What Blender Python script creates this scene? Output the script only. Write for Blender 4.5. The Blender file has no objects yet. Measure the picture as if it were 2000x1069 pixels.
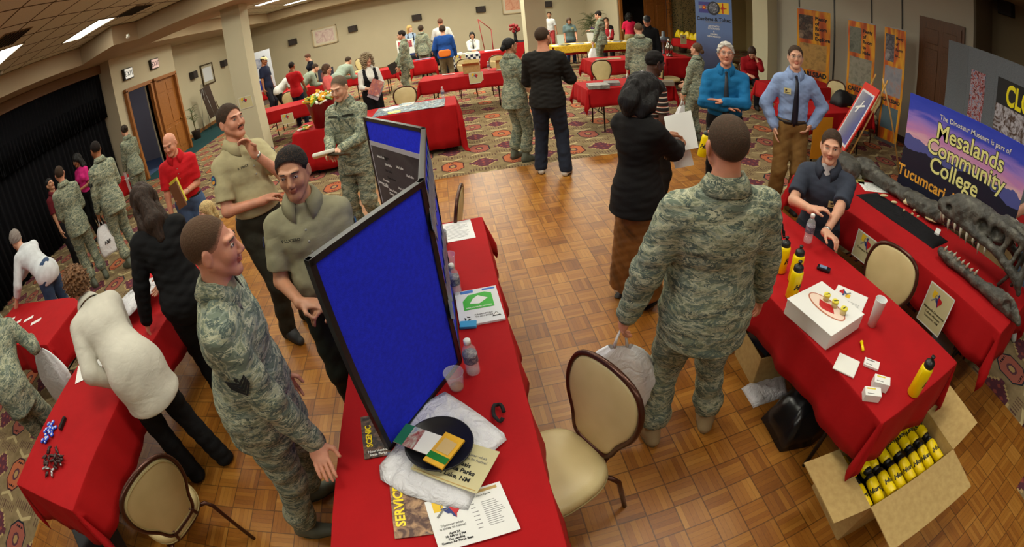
import bpy, bmesh, math, random
import numpy as np
from mathutils import Vector, Matrix, Euler
PI = math.pi
rnd = random.Random(7)
SC = bpy.context.scene
COL = SC.collection
# ------------------------------------------------------------------ camera geometry (16 mm full frame fisheye, hall axes)
FPX, CX, CY, PITCH, ROLL, YAW, HC = 900.0, 1000.0, 424.0, math.radians(26.7), math.radians(-6.1), math.radians(6.5), 2.23
def ray(x, y):
    X, Y = x - CX, CY - y
    r = math.hypot(X, Y) or 1e-9
    th = 2 * math.asin(min(.999, r / (2 * FPX)))
    d = (math.sin(th) * X / r, math.sin(th) * Y / r, -math.cos(th))
    c, s = math.cos(ROLL), math.sin(ROLL)
    d = (c * d[0] - s * d[1], s * d[0] + c * d[1], d[2])
    a = PITCH
    wx = d[0]; wy = d[1] * math.sin(a) - d[2] * math.cos(a); wz = d[1] * math.cos(a) + d[2] * math.sin(a)
    c, s = math.cos(YAW), math.sin(YAW)
    return Vector((c * wx + s * wy, -s * wx + c * wy, wz))
def W(x, y, z=0.0):            # where the sight line through a photo point meets the level z
    r = ray(x, y); t = (z - HC) / r.z
    return Vector((r.x * t, r.y * t, z))
def WY(x, y, Y):               # ... meets the plane at depth Y
    r = ray(x, y); t = Y / r.y
    return Vector((r.x * t, Y, HC + r.z * t))
def WX(x, y, X):
    r = ray(x, y); t = X / r.x
    return Vector((X, r.y * t, HC + r.z * t))
def WD(x, y, g):               # height on the sight line above ground point g
    r = ray(x, y); return HC + r.z / math.hypot(r.x, r.y) * math.hypot(g[0], g[1])
# ------------------------------------------------------------------ tagging and objects
def tag(o, label=None, cat=None, group=None, kind=None):
    if label: o['label'] = label
    if cat: o['category'] = cat
    if group: o['group'] = group
    if kind: o['kind'] = kind
    return o
def empty(name, loc=(0, 0, 0), rz=0.0, label=None, cat=None, group=None, parent=None):
    o = bpy.data.objects.new(name, None); COL.objects.link(o)
    o.location = loc; o.rotation_euler = (0, 0, rz); o.empty_display_size = .1
    if parent: o.parent = parent
    return tag(o, label, cat, group)
def link(name, me, mats=None, parent=None, M=None, smooth=None):
    o = bpy.data.objects.new(name, me); COL.objects.link(o)
    if mats is not None:
        if not isinstance(mats, (list, tuple)): mats = [mats]
        if not me.materials:
            for m in mats: me.materials.append(m)
    if parent: o.parent = parent
    if M is not None: o.matrix_local = M
    if smooth is not None and me.polygons:
        me.polygons.foreach_set('use_smooth', [smooth] * len(me.polygons))
    return o
def copy_tree(o, parent=None):
    c = o.copy(); COL.objects.link(c)
    c.parent = parent
    for ch in list(o.children): copy_tree(ch, c)
    return c
class MB:                      # collects shapes into one mesh
    def __init__(s): s.v = []; s.f = []; s.mi = []; s.m = 0
    def add(s, vs, fs, M=None):
        b = len(s.v)
        s.v += [tuple(M @ Vector(v)) if M is not None else tuple(v) for v in vs]
        s.f += [tuple(b + i for i in f) for f in fs]; s.mi += [s.m] * len(fs)
        return s
    def box(s, c, d, M=None, bev=0.0):
        x, y, z = d[0] / 2, d[1] / 2, d[2] / 2
        if bev <= 0:
            vs = [(c[0] + i * x, c[1] + j * y, c[2] + k * z) for k in (-1, 1) for j in (-1, 1) for i in (-1, 1)]
            return s.add(vs, [(0, 2, 3, 1), (4, 5, 7, 6), (0, 1, 5, 4), (2, 6, 7, 3), (0, 4, 6, 2), (1, 3, 7, 5)], M)
        bev = min(bev, x * .95, y * .95, z * .95)
        return s.prism(rrect(d[0] - 0, d[1] - 0, bev, 3), c[2] - z, c[2] + z, M, (c[0], c[1]), bev)
    def prism(s, poly, z0, z1, M=None, off=(0, 0), bev=0.0):
        n = len(poly)
        lv = []
        if bev > 0:
            k = 2
            for i in range(k + 1):
                a = PI / 2 * i / k
                lv.append((z0 + bev * (1 - math.sin(a)), bev * (1 - math.cos(a))))
            lv = [(z0 + bev * (1 - math.sin(PI / 2 * i / k)), bev * (1 - math.cos(PI / 2 * (i) / k))) for i in range(k, -1, -1)]
            lv = [(z0 + bev * (1 - math.cos(PI / 2 * i / k)), bev * (1 - math.sin(PI / 2 * i / k))) for i in range(k + 1)]
            lv += [(z1 - bev * (1 - math.cos(PI / 2 * i / k)), bev * (1 - math.sin(PI / 2 * i / k))) for i in range(k, -1, -1)]
        else: lv = [(z0, 0), (z1, 0)]
        cx = sum(p[0] for p in poly) / n; cy = sum(p[1] for p in poly) / n
        R = max(math.hypot(p[0] - cx, p[1] - cy) for p in poly)
        vs = []
        for z, ins in lv:
            f = 1 - ins / R
            vs += [(off[0] + cx + (p[0] - cx) * f, off[1] + cy + (p[1] - cy) * f, z) for p in poly]
        fs = []
        for l in range(len(lv) - 1):
            for i in range(n):
                j = (i + 1) % n
                fs.append((l * n + i, l * n + j, (l + 1) * n + j, (l + 1) * n + i))
        fs.append(tuple(range(n))[::-1]); fs.append(tuple(range((len(lv) - 1) * n, len(lv) * n)))
        return s.add(vs, fs, M)
    def tube(s, pts, r, n=8, M=None, closed=False, cap=True, flat=1.0):
        P = [Vector(p) for p in pts]; m = len(P)
        rs = r if isinstance(r, (list, tuple)) else [r] * m
        vs = []; up = None
        for i in range(m):
            if closed: t = P[(i + 1) % m] - P[i - 1]
            else: t = P[min(i + 1, m - 1)] - P[max(i - 1, 0)]
            t.normalize()
            if up is None:
                up = Vector((0, 0, 1)) if abs(t.z) < .9 else Vector((1, 0, 0))
            a = t.cross(up); 
            if a.length < 1e-5: a = t.cross(Vector((0, 1, 0)))
            a.normalize(); b = a.cross(t); up = b
            for k in range(n):
                q = 2 * PI * k / n
                vs.append(P[i] + (a * math.cos(q) + b * math.sin(q) * flat) * rs[i])
        fs = []
        for i in range(m if closed else m - 1):
            i2 = (i + 1) % m
            for k in range(n):
                k2 = (k + 1) % n
                fs.append((i * n + k, i * n + k2, i2 * n + k2, i2 * n + k))
        if cap and not closed:
            fs.append(tuple(range(n))[::-1]); fs.append(tuple(range((m - 1) * n, m * n)))
        return s.add(vs, fs, M)
    def lathe(s, prof, n=20, M=None, cap0=True, cap1=True):
        vs = [(r * math.cos(2 * PI * k / n), r * math.sin(2 * PI * k / n), z) for r, z in prof for k in range(n)]
        fs = []
        for i in range(len(prof) - 1):
            for k in range(n):
                k2 = (k + 1) % n
                fs.append((i * n + k, i * n + k2, (i + 1) * n + k2, (i + 1) * n + k))
        if cap0: fs.append(tuple(range(n))[::-1])
        if cap1: fs.append(tuple(range((len(prof) - 1) * n, len(prof) * n)))
        return s.add(vs, fs, M)
    def ball(s, c, r, n=10, M=None):
        if not isinstance(r, (list, tuple)): r = (r, r, r)
        prof = [(math.sin(PI * i / n) + 1e-5, -math.cos(PI * i / n)) for i in range(n + 1)]
        T = Matrix.Translation(Vector(c)) @ Matrix.Diagonal((r[0], r[1], r[2], 1))
        return s.lathe(prof, n + 4, (M @ T) if M is not None else T, False, False)
    def mesh(s, name='m'):
        me = bpy.data.meshes.new(name); me.from_pydata(s.v, [], s.f)
        if any(s.mi): me.polygons.foreach_set('material_index', s.mi)
        me.update(); return me
    def build(s, name, mats, parent=None, M=None, smooth=False, ang=None):
        me = s.mesh(name)
        o = link(name, me, mats, parent, M, smooth or ang is not None)
        if ang is not None:
            try: me.set_sharp_from_angle(angle=math.radians(ang))
            except Exception: pass
        return o
def rrect(w, h, r, n=4):
    out = []
    for cx, cy, a0 in ((w / 2 - r, h / 2 - r, 0), (-w / 2 + r, h / 2 - r, 90), (-w / 2 + r, -h / 2 + r, 180), (w / 2 - r, -h / 2 + r, 270)):
        for i in range(n + 1):
            a = math.radians(a0 + 90 * i / n); out.append((cx + r * math.cos(a), cy + r * math.sin(a)))
    return out
def frame(o, x, y=None, z=None):   # matrix from origin and two axes
    x = Vector(x).normalized()
    if z is None: y = Vector(y); z = x.cross(y).normalized(); y = z.cross(x)
    else: z = Vector(z); y = z.cross(x).normalized(); z = x.cross(y)
    M = Matrix((x, y, z)).transposed().to_4x4(); M.translation = Vector(o); return M
def RZ(a, loc=(0, 0, 0)): return Matrix.Translation(Vector(loc)) @ Matrix.Rotation(a, 4, 'Z')
# ------------------------------------------------------------------ materials
class NT:
    def __init__(s, name):
        s.m = bpy.data.materials.new(name); s.m.use_nodes = True
        s.t = s.m.node_tree; s.n = s.t.nodes; s.l = s.t.links
        s.b = s.n['Principled BSDF']
    def node(s, ty, ins=None, **kw):
        n = s.n.new(ty)
        for k, v in kw.items(): setattr(n, k, v)
        for k, v in (ins or {}).items():
            if isinstance(v, bpy.types.NodeSocket): s.l.new(v, n.inputs[k])
            else: n.inputs[k].default_value = v
        return n
    def math(s, op, a, b=0.0, c=0.0): return s.node('ShaderNodeMath', {0: a, 1: b, 2: c}, operation=op).outputs[0]
    def coord(s, which='Object'): return s.node('ShaderNodeTexCoord').outputs[which]
    def geo(s): return s.node('ShaderNodeNewGeometry').outputs['Position']
    def sep(s, v): n = s.node('ShaderNodeSeparateXYZ', {0: v}); return n.outputs[0], n.outputs[1], n.outputs[2]
    def comb(s, x, y, z=0.0): return s.node('ShaderNodeCombineXYZ', {0: x, 1: y, 2: z}).outputs[0]
    def mapn(s, v, scale=(1, 1, 1), loc=(0, 0, 0), rot=(0, 0, 0)): return s.node('ShaderNodeMapping', {'Vector': v, 'Scale': scale, 'Location': loc, 'Rotation': rot}).outputs[0]
    def noise(s, v, sc=5, det=3, dist=0.0, rough=.5, out=0): return s.node('ShaderNodeTexNoise', {'Vector': v, 'Scale': sc, 'Detail': det, 'Distortion': dist, 'Roughness': rough}).outputs[out]
    def white(s, v): return s.node('ShaderNodeTexWhiteNoise', {'Vector': v}).outputs['Value']
    def ramp(s, f, stops, const=False):
        n = s.node('ShaderNodeValToRGB', {0: f}); cr = n.color_ramp
        if const: cr.interpolation = 'CONSTANT'
        while len(cr.elements) < len(stops): cr.elements.new(.5)
        for e, (p, c) in zip(cr.elements, stops): e.position = p; e.color = (*c, 1)
        return n.outputs[0]
    def mix(s, f, a, b, mode='MIX'):
        n = s.node('ShaderNodeMix', data_type='RGBA', blend_type=mode)
        for k, v in ((0, f), (6, a), (7, b)):
            if isinstance(v, bpy.types.NodeSocket): s.l.new(v, n.inputs[k])
            else: n.inputs[k].default_value = v if k == 0 else (*v, 1)
        return n.outputs[2]
    def out(s, col=None, rough=None, bump=None, bs=.3, bd=.01, **kw):
        if col is not None:
            if isinstance(col, bpy.types.NodeSocket): s.l.new(col, s.b.inputs['Base Color'])
            else: s.b.inputs['Base Color'].default_value = (*col, 1)
        if rough is not None:
            if isinstance(rough, bpy.types.NodeSocket): s.l.new(rough, s.b.inputs['Roughness'])
            else: s.b.inputs['Roughness'].default_value = rough
        if bump is not None:
            b = s.node('ShaderNodeBump', {'Height': bump, 'Strength': bs, 'Distance': bd})
            s.l.new(b.outputs[0], s.b.inputs['Normal'])
        for k, v in kw.items(): s.b.inputs[k.replace('_', ' ')].default_value = v
        return s.m
def lin(r, g, b):
    f = lambda c: (c / 255 / 12.92) if c / 255 <= .04045 else ((c / 255 + .055) / 1.055) ** 2.4
    return (f(r), f(g), f(b))
_mc = {}
def plain(c, rough=.6, **kw):
    k = (tuple(round(x, 4) for x in c), rough, tuple(sorted(kw.items())))
    if k not in _mc: _mc[k] = NT('plain').out(c, rough, **kw)
    return _mc[k]
def cloth(c, rough=.85, var=.12, sc=14, bump=.25, name='cloth', fold=.5):
    k = ('cloth', tuple(round(x, 4) for x in c), rough, var, sc, bump, fold)
    if k not in _mc:
        t = NT(name); co = t.coord()
        n = t.noise(co, sc, 4); c = tuple(c); lo = tuple(x * (1 - var) for x in c); hi = tuple(min(1, x * (1 + var)) for x in c)
        f = t.noise(t.mapn(co, (1, 1, 1.9)), 9, 2, .6); w = t.noise(co, 420, 1)
        h = t.math('ADD', t.math('MULTIPLY', f, fold), t.math('MULTIPLY', w, .06))
        _mc[k] = t.out(t.ramp(n, [(.3, lo), (.7, hi)]), rough, h, bump, .03, Specular_IOR_Level=.25)
    return _mc[k]
def camo(seed=0, k=1.0):
    key = ('camo', seed, k)
    if key not in _mc:
        t = NT('camouflage'); co = t.coord()
        v = t.mapn(co, (1.2, 1.2, 2.4), (seed * 3.1, seed * 1.7, 0))
        a = t.noise(v, 5.0, 5, 1.5, .66); b = t.noise(t.mapn(v, (1, 1, 1.6), (5, 2, 9)), 8, 4, 1.3, .60)
        c1 = t.ramp(a, [(0, lin(112, 120, 108)), (.435, lin(136, 142, 132)), (.475, lin(166, 164, 142)), (.52, lin(128, 132, 112)), (.57, lin(100, 110, 104)), (.62, lin(152, 152, 128))], True)
        f = t.ramp(b, [(0, (0, 0, 0)), (.55, (0, 0, 0)), (.555, (1, 1, 1)), (.60, (1, 1, 1)), (.605, (0, 0, 0))], True)
        c = t.mix(f, c1, lin(190, 186, 162))
        g = t.ramp(t.noise(t.mapn(v, (1, 1, 1.4), (1, 7, 3)), 11, 4, 1.4, .6), [(0, (0, 0, 0)), (.57, (1, 1, 1)), (.63, (0, 0, 0))], True)
        c = t.mix(g, c, lin(84, 94, 90))
        c = t.mix(1.0, c, (k * .93, k * .98, k * .93), 'MULTIPLY')
        fo = t.noise(t.mapn(co, (1, 1, 2.0)), 8, 2, .7)
        _mc[key] = t.out(c, .9, fo, .32, .03, Specular_IOR_Level=.15)
    return _mc[key]
def skin(c):
    k = ('skin', c)
    if k not in _mc:
        t = NT('skin'); co = t.coord(); n = t.noise(co, 22, 3)
        _mc[k] = t.out(t.ramp(n, [(.3, tuple(x * .9 for x in c)), (.7, (min(1, c[0] * 1.08), c[1] * 1.02, c[2]))]), .48, t.noise(co, 60, 2), .08, .01, Subsurface_Weight=.08, Subsurface_Scale=.02)
    return _mc[k]
def hairm(c, fine=1.0):
    k = ('hair', c, fine)
    if k not in _mc:
        t = NT('hair'); co = t.coord(); n = t.noise(t.mapn(co, (1, 1, .22 if fine < 1.5 else 1)), 90 * fine, 3)
        _mc[k] = t.out(t.ramp(n, [(.3, tuple(x * .5 for x in c)), (.7, tuple(min(1, x * 1.5) for x in c))]), .6, n, .8, .010, Specular_IOR_Level=.3)
    return _mc[k]
def hair_fade(c, sk, rng):
    k = ('hf', c, sk, rng)
    if k not in _mc:
        t = NT('cropped hair'); co = t.coord(); n = t.noise(co, 150, 2)
        h = t.ramp(n, [(.3, tuple(x * .6 for x in c)), (.7, tuple(min(1, x * 1.5) for x in c))])
        f = t.node('ShaderNodeAttribute', attribute_name='fade').outputs['Fac']
        f = t.math('ADD', f, t.math('MULTIPLY', t.math('SUBTRACT', n, .5), .5)); f = t.math('MINIMUM', t.math('MAXIMUM', f, 0.0), 1.0)
        _mc[k] = t.out(t.mix(f, sk, h), .8, n, .4, .006, Specular_IOR_Level=.2)
    return _mc[k]
# ------------------------------------------------------------------ lettering
_tc = {}
def text_mesh(s, size=.1, bold=0.0, align='CENTER', ext=.0006, mat=None, shear=0.0, sx=1.0, sp=1.0):
    k = (s, round(size, 4), bold, align, ext, id(mat), shear, sx, sp)
    if k in _tc: return _tc[k]
    c = bpy.data.curves.new('lettering', 'FONT'); c.body = s; c.size = size; c.offset = bold * size; c.align_x = align; c.align_y = 'CENTER'
    c.extrude = ext; c.shear = shear; c.space_character = sp; c.space_line = .95; c.resolution_u = 3
    o = bpy.data.objects.new('t', c); COL.objects.link(o)
    bpy.context.view_layer.update()
    me = bpy.data.meshes.new_from_object(o.evaluated_get(bpy.context.evaluated_depsgraph_get()))
    bpy.data.objects.remove(o); bpy.data.curves.remove(c)
    if sx != 1: me.transform(Matrix.Diagonal((sx, 1, 1, 1)))
    me.materials.clear()
    if mat: me.materials.append(mat)
    _tc[k] = me; return me
INK = None
class Panel:                   # a flat thing: local x right, y up, z out of its face; M places it under parent
    def __init__(s, name, w, h, th, mat, M, parent=None, label=None, cat=None, group=None, bev=0.0):
        s.w, s.h = w, h; s.z = th
        mb = MB()
        if bev: mb.prism([(p[0] + w / 2, p[1] + h / 2) for p in rrect(w, h, bev, 4)], 0, th)
        else: mb.box((w / 2, h / 2, th / 2), (w, h, th))
        s.o = mb.build(name, mat, parent, M)
        if label: tag(s.o, label, cat, group)
    def rect(s, x0, y0, x1, y1, mat, name='print', dz=.0008):
        mb = MB().box(((x0 + x1) / 2, (y0 + y1) / 2, 0), (x1 - x0, y1 - y0, dz)); s.z += 0
        return mb.build(name, mat, s.o, Matrix.Translation((0, 0, s.z + dz / 2 + .0001)))
    def poly(s, pts, mat, name='print', dz=.0008, lift=.0008):
        return MB().prism(pts, 0, dz).build(name, mat, s.o, Matrix.Translation((0, 0, s.z + lift)))
    def text(s, body, x, y, size, mat, bold=0.0, align='CENTER', rot=0.0, lift=.0016, name='lettering', **kw):
        me = text_mesh(body, size, bold, align, .0004, mat, **kw)
        return link(name, me, None, s.o, Matrix.Translation((x, y, s.z + lift)) @ Matrix.Rotation(rot, 4, 'Z'))
# ================================================================== people: bodies grown from signed distance fields
def make_axis(lo, hi, base, bands):
    pts = [lo]
    x = lo
    while x < hi:
        st = base
        for a, b, f in bands:
            if a - base <= x <= b: st = min(st, f)
        x += st; pts.append(x)
    return np.array(pts, np.float32)
class Field:
    def __init__(s, lo, hi, base, bands=()):   # bands: list of (lo3, hi3, fine)
        s.ax = [make_axis(lo[i], hi[i], base, [(b[0][i], b[1][i], b[2]) for b in bands]) for i in range(3)]
        s.F = np.full([len(a) for a in s.ax], .3, np.float32)
    def block(s, lo, hi, m):
        i = [slice(max(0, int(np.searchsorted(s.ax[k], lo[k] - m)) - 1), int(np.searchsorted(s.ax[k], hi[k] + m)) + 1) for k in range(3)]
        X, Y, Z = (s.ax[k][i[k]] for k in range(3))
        return tuple(i), X[:, None, None], Y[None, :, None], Z[None, None, :]
    def put(s, i, d, k, op='u'):
        A = s.F[i]
        if A.size == 0: return
        if op == 'u':
            if k > 0:
                h = np.maximum(k - np.abs(A - d), 0) / k; s.F[i] = np.minimum(A, d) - h * h * k * .25
            else: s.F[i] = np.minimum(A, d)
        else:
            d = -d
            if k > 0:
                h = np.maximum(k - np.abs(A - d), 0) / k; s.F[i] = np.maximum(A, d) + h * h * k * .25
            else: s.F[i] = np.maximum(A, d)
    def cone(s, a, b, ra, rb, k=.02, op='u', m=.07, cut=None):
        a = Vector(a); b = Vector(b)
        R = max(ra, rb)
        i, X, Y, Z = s.block([min(a[j], b[j]) - R for j in range(3)], [max(a[j], b[j]) + R for j in range(3)], m)
        d = b - a; L2 = max(d.length_squared, 1e-9)
        px, py, pz = X - a.x, Y - a.y, Z - a.z
        t = np.clip((px * d.x + py * d.y + pz * d.z) / L2, 0, 1)
        dist = np.sqrt((px - t * d.x) ** 2 + (py - t * d.y) ** 2 + (pz - t * d.z) ** 2) - (ra + (rb - ra) * t)
        if cut is not None:
            p, n = cut; dist = np.maximum(dist, (X - p.x) * n.x + (Y - p.y) * n.y + (Z - p.z) * n.z)
        s.put(i, dist, k, op)
    def ell(s, c, r, k=.02, R=None, op='u', m=.07, cut=None):
        c = Vector(c); rm = max(r)
        i, X, Y, Z = s.block([c[j] - rm for j in range(3)], [c[j] + rm for j in range(3)], m)
        px, py, pz = X - c.x, Y - c.y, Z - c.z
        if R is not None:
            px, py, pz = (R[0][j] * px + R[1][j] * py + R[2][j] * pz for j in range(3))
        k0 = np.sqrt((px / r[0]) ** 2 + (py / r[1]) ** 2 + (pz / r[2]) ** 2)
        k1 = np.sqrt((px / r[0] ** 2) ** 2 + (py / r[1] ** 2) ** 2 + (pz / r[2] ** 2) ** 2)
        d = k0 * (k0 - 1) / np.maximum(k1, 1e-6)
        if cut is not None:
            for (n, c0) in cut: d = np.maximum(d, -(px * n[0] + py * n[1] + pz * n[2] - c0))
        s.put(i, d, k, op)
    def half(s, p, n, k=0.0, lo=None, hi=None, m=0.0):      # keeps the side n points away from
        p = Vector(p); n = Vector(n).normalized()
        if lo is None: i = (slice(None),) * 3; X, Y, Z = s.ax[0][:, None, None], s.ax[1][None, :, None], s.ax[2][None, None, :]
        else: i, X, Y, Z = s.block(lo, hi, m)
        d = (X - p.x) * n.x + (Y - p.y) * n.y + (Z - p.z) * n.z
        s.put(i, -d, k, 'i')
    def ripple(s, amp, seed=0, wl=.09, vert=1.0):
        r = random.Random(seed)
        X, Y, Z = s.ax[0][:, None, None], s.ax[1][None, :, None], s.ax[2][None, None, :]
        acc = 0
        for q in range(4):
            kx, ky, kz = r.uniform(-1, 1), r.uniform(-1, 1), r.uniform(.7, 1.3) * vert * r.choice((-1, 1))
            f = 2 * PI / (wl * r.uniform(.7, 1.5))
            acc = acc + 1.2 - 2.4 * np.abs(np.sin(.5 * (f * (kx * X + ky * Y + kz * Z) * .8 + 1.7 * np.sin(9 * X + q) + 1.3 * np.sin(8 * Z + 2 * q) + r.uniform(0, 6))))
        s.F += (amp / 2) * acc.astype(np.float32)
    def net(s):
        F = s.F; F[0] = .1; F[-1] = .1; F[:, 0] = .1; F[:, -1] = .1; F[:, :, 0] = .1; F[:, :, -1] = .1
        S = F < 0
        nx, ny, nz = F.shape
        c = np.zeros((nx - 1, ny - 1, nz - 1), np.uint8)
        for i in (0, 1):
            for j in (0, 1):
                for k in (0, 1): c += S[i:nx - 1 + i, j:ny - 1 + j, k:nz - 1 + k]
        I, J, K = np.nonzero((c > 0) & (c < 8))
        n = len(I)
        if n == 0: return np.zeros((0, 3)), np.zeros((0, 4), int)
        idx = np.full(c.shape, -1, np.int32); idx[I, J, K] = np.arange(n)
        P = np.zeros((n, 3), np.float64); cnt = np.zeros(n)
        ax = s.ax
        for d in range(3):
            o1, o2 = [q for q in range(3) if q != d]
            for a in (0, 1):
                for b in (0, 1):
                    q = [I.copy(), J.copy(), K.copy()]; q[o1] = q[o1] + a; q[o2] = q[o2] + b
                    f0 = F[q[0], q[1], q[2]]; p0 = [ax[t][q[t]].astype(np.float64) for t in range(3)]
                    q[d] = q[d] + 1
                    f1 = F[q[0], q[1], q[2]]; x1 = ax[d][q[d]]
                    m = (f0 < 0) != (f1 < 0)
                    t = np.where(m, f0 / np.where(m, f0 - f1, 1), 0)
                    p0[d] = p0[d] + t * (x1 - p0[d])
                    for e in range(3): P[:, e] += np.where(m, p0[e], 0)
                    cnt += m
        P /= np.maximum(cnt, 1)[:, None]
        Q = []
        for d in range(3):
            o1, o2 = [(1, 2), (2, 0), (0, 1)][d]
            sl0 = [slice(1, -1)] * 3; sl1 = [slice(1, -1)] * 3
            sl0[d] = slice(0, -1); sl1[d] = slice(1, None)
            A, B = S[tuple(sl0)], S[tuple(sl1)]
            e = np.nonzero(A != B)
            q = [e[t] + (0 if t == d else 1) for t in range(3)]
            inside = A[e]
            def cell(a, b):
                r = [q[0].copy(), q[1].copy(), q[2].copy()]; r[o1] -= a; r[o2] -= b
                return idx[r[0], r[1], r[2]]
            v = np.stack([cell(1, 1), cell(0, 1), cell(0, 0), cell(1, 0)], 1)
            v[~inside] = v[~inside][:, ::-1]
            Q.append(v)
        Q = np.concatenate(Q); Q = Q[(Q >= 0).all(1)]
        return P, Q
def np_mesh(name, V, Q):
    me = bpy.data.meshes.new(name)
    me.vertices.add(len(V)); me.vertices.foreach_set('co', np.asarray(V, np.float32).ravel())
    me.loops.add(len(Q) * 4); me.loops.foreach_set('vertex_index', np.asarray(Q, np.int32).ravel())
    me.polygons.add(len(Q)); me.polygons.foreach_set('loop_start', np.arange(0, len(Q) * 4, 4, dtype=np.int32))
    me.polygons.foreach_set('use_smooth', [True] * len(Q))
    me.update(calc_edges=True); return me
def ik(a, b, l1, l2, pole):
    a = Vector(a); b = Vector(b); d = b - a; L = d.length
    if L > (l1 + l2) * .998: b = a + d * ((l1 + l2) * .998 / L); d = b - a; L = d.length
    x = (l1 * l1 - l2 * l2 + L * L) / (2 * L); h = math.sqrt(max(l1 * l1 - x * x, 0))
    u = d.normalized(); p = Vector(pole); p = p - u * p.dot(u)
    if p.length < 1e-4: p = Vector((0, 1, 0)) - u * u.y
    return a + u * x + p.normalized() * h, b
SK = dict(fair=lin(216, 164, 136), tan=lin(186, 134, 102), brown=lin(150, 95, 62), dark=lin(78, 48, 34), pink=lin(228, 178, 152), ruddy=lin(206, 144, 116))
LOD = {0: (.0052, .005, .012, .0095), 1: (.0075, .0075, .016, .017), 2: (.011, .0105, .022, .024)}
def person(label, face, skin_='fair', h=1.78, lod=1, w=1.0, sex='m', belly=0.0, lean=0, sit=False, hy=0, hp=0, hr=0,
           L=None, R=None, cl=.35, cr=.35, pl=None, pr=None, hl=None, hR=None, hair=('buzz', (.04, .025, .015)), top=None, legs=None, shoe=(.02, .02, .02),
           head=None, Y=None, at=None, foot=None, tie=None, badge=None, glasses=None, cap=None, feet=((-.12, 0), (.12, .02)), child=False, name='person',
           name_tag=None, chev=None, group=None, sitz=.49, beard=None, seed=1, kneel=0, brow=None, twist=0, stubble=None, collar=None, watch=None, belt=None, shift=(0, 0)):
    hs, hh, bs, cs = LOD[lod]
    top = top or {}; legs = legs or {}
    fem = sex == 'f'
    sw = (.93 if not fem else .82) * w if not child else .8
    le = math.radians(lean)
    pz = .95
    if sit: pz = sitz + .10
    PV = Vector((0, -.02 if not sit else 0, pz))
    Rt = Matrix.Rotation(-le, 3, 'X') @ Matrix.Rotation(math.radians(-twist), 3, 'Z')
    def T(x, y, z): return PV + Rt @ Vector((x, y, z - .95))      # torso frame, reference height
    # uniform scale for the whole figure
    neck = T(0, -.005, 1.535)
    Rh = Matrix.Rotation(math.radians(-hy), 3, 'Z') @ Matrix.Rotation(math.radians(-hp) - le * .45, 3, 'X') @ Matrix.Rotation(math.radians(hr), 3, 'Y')
    hk = 1.0 if not child else 1.35
    if fem: hk *= .97
    def Hd(x, y, z): return neck + Rh @ Vector((x * hk, (y + .012) * hk, (z + .115) * hk))
    topz = Hd(0, -.015, .118).z
    # where the figure stands
    a = math.radians(-face)
    Rw = Matrix.Rotation(a, 3, 'Z')
    hx = Hd(0, -.015, .118); 
    if head is not None and at is None:
        if foot is not None:
            g = W(*foot); s = WD(head[0], head[1], g) / topz
            loc = g - Rw @ Vector((0, .0, 0)) * s
        elif Y is not None:
            p = WY(head[0], head[1], Y); s = (p.z / topz) if not (lean or sit) else h / 1.78
            loc = p - Rw @ (hx * s)
        else:
            s = h / 1.78; p = W(head[0], head[1], topz * s); loc = p - Rw @ (hx * s)
    else:
        s = h / 1.78; loc = Vector((at[0], at[1], 0))
    loc = Vector((loc[0] + shift[0], loc[1] + shift[1], 0))
    root_M = Matrix.Translation(loc) @ Rw.to_4x4() @ Matrix.Scale(s, 4)
    inv = root_M.inverted()
    def loc3(p):
        if p is None: return None
        if len(p) == 4: return inv @ Vector(p[1:])
        return Vector(p)
    # joints
    S = {}; E_ = {}; Wr = {}
    for sd, tgt, pole, df in ((-1, L, pl, (-.27, .02, .80)), (1, R, pr, (.27, .02, .80))):
        S[sd] = T(sd * .166 * sw / .93, -.008, 1.405)
        t = loc3(tgt) if tgt is not None else (T(df[0], df[1], df[2]) if not sit else Vector((sd * .12, .38, pz + .12)))
        if tgt is None and lean: t = S[sd] + Vector((sd * .08, .05, -.6))
        po = Vector(pole) if pole else Vector((sd * .5, -.8, -.25))
        E_[sd], Wr[sd] = ik(S[sd], t, .285, .255, po)
    hip = {}; kn = {}; an = {}
    for sd, ft in ((-1, feet[0]), (1, feet[1])):
        hip[sd] = PV + Vector((sd * .088, 0, -.03))
        if sit:
            an[sd] = Vector((sd * .13 + ft[0] * .0, .44 + ft[1], .09)); kn[sd] = Vector((sd * .13, .43, sitz + .07))
            kn[sd], an[sd] = ik(hip[sd], an[sd], .43, .42, (0, .6, .8))
        else:
            an[sd] = Vector((ft[0], ft[1] - .03, .09)); kn[sd], an[sd] = ik(hip[sd], an[sd], .43, .425, (0, 1, .1))
    pts = list(S.values()) + list(E_.values()) + list(Wr.values()) + list(kn.values()) + list(an.values()) + [Hd(0, 0, 0), PV]
    hands = {}
    for sd, c in ((-1, cl), (1, cr)):
        d = (Wr[sd] - E_[sd]).normalized()
        hv = hl if sd < 0 else hR
        if hv is not None: d = (d * .35 + Vector(hv).normalized()).normalized()
        hands[sd] = (Wr[sd], d)
        pts.append(Wr[sd] + d * .18)
    lo = [min(p[i] for p in pts) - .21 for i in range(3)]; hi = [max(p[i] for p in pts) + .21 for i in range(3)]
    lo[2] = -.02
    hc = Hd(0, 0, 0)
    bands = [([hc[i] - .13 * hk for i in range(3)], [hc[i] + .13 * hk for i in range(3)], hs)]
    for sd in (-1, 1):
        c = hands[sd][0] + hands[sd][1] * .085
        bands.append(([c[i] - .10 for i in range(3)], [c[i] + .10 for i in range(3)], hh))
    root = empty(name, (0, 0, 0)); root.matrix_world = root_M
    tag(root, label, 'person', group)
    sk = skin(SK.get(skin_, skin_) if isinstance(skin_, str) else skin_)
    # ---------------- body
    f = Field(lo, hi, bs, bands)
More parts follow.
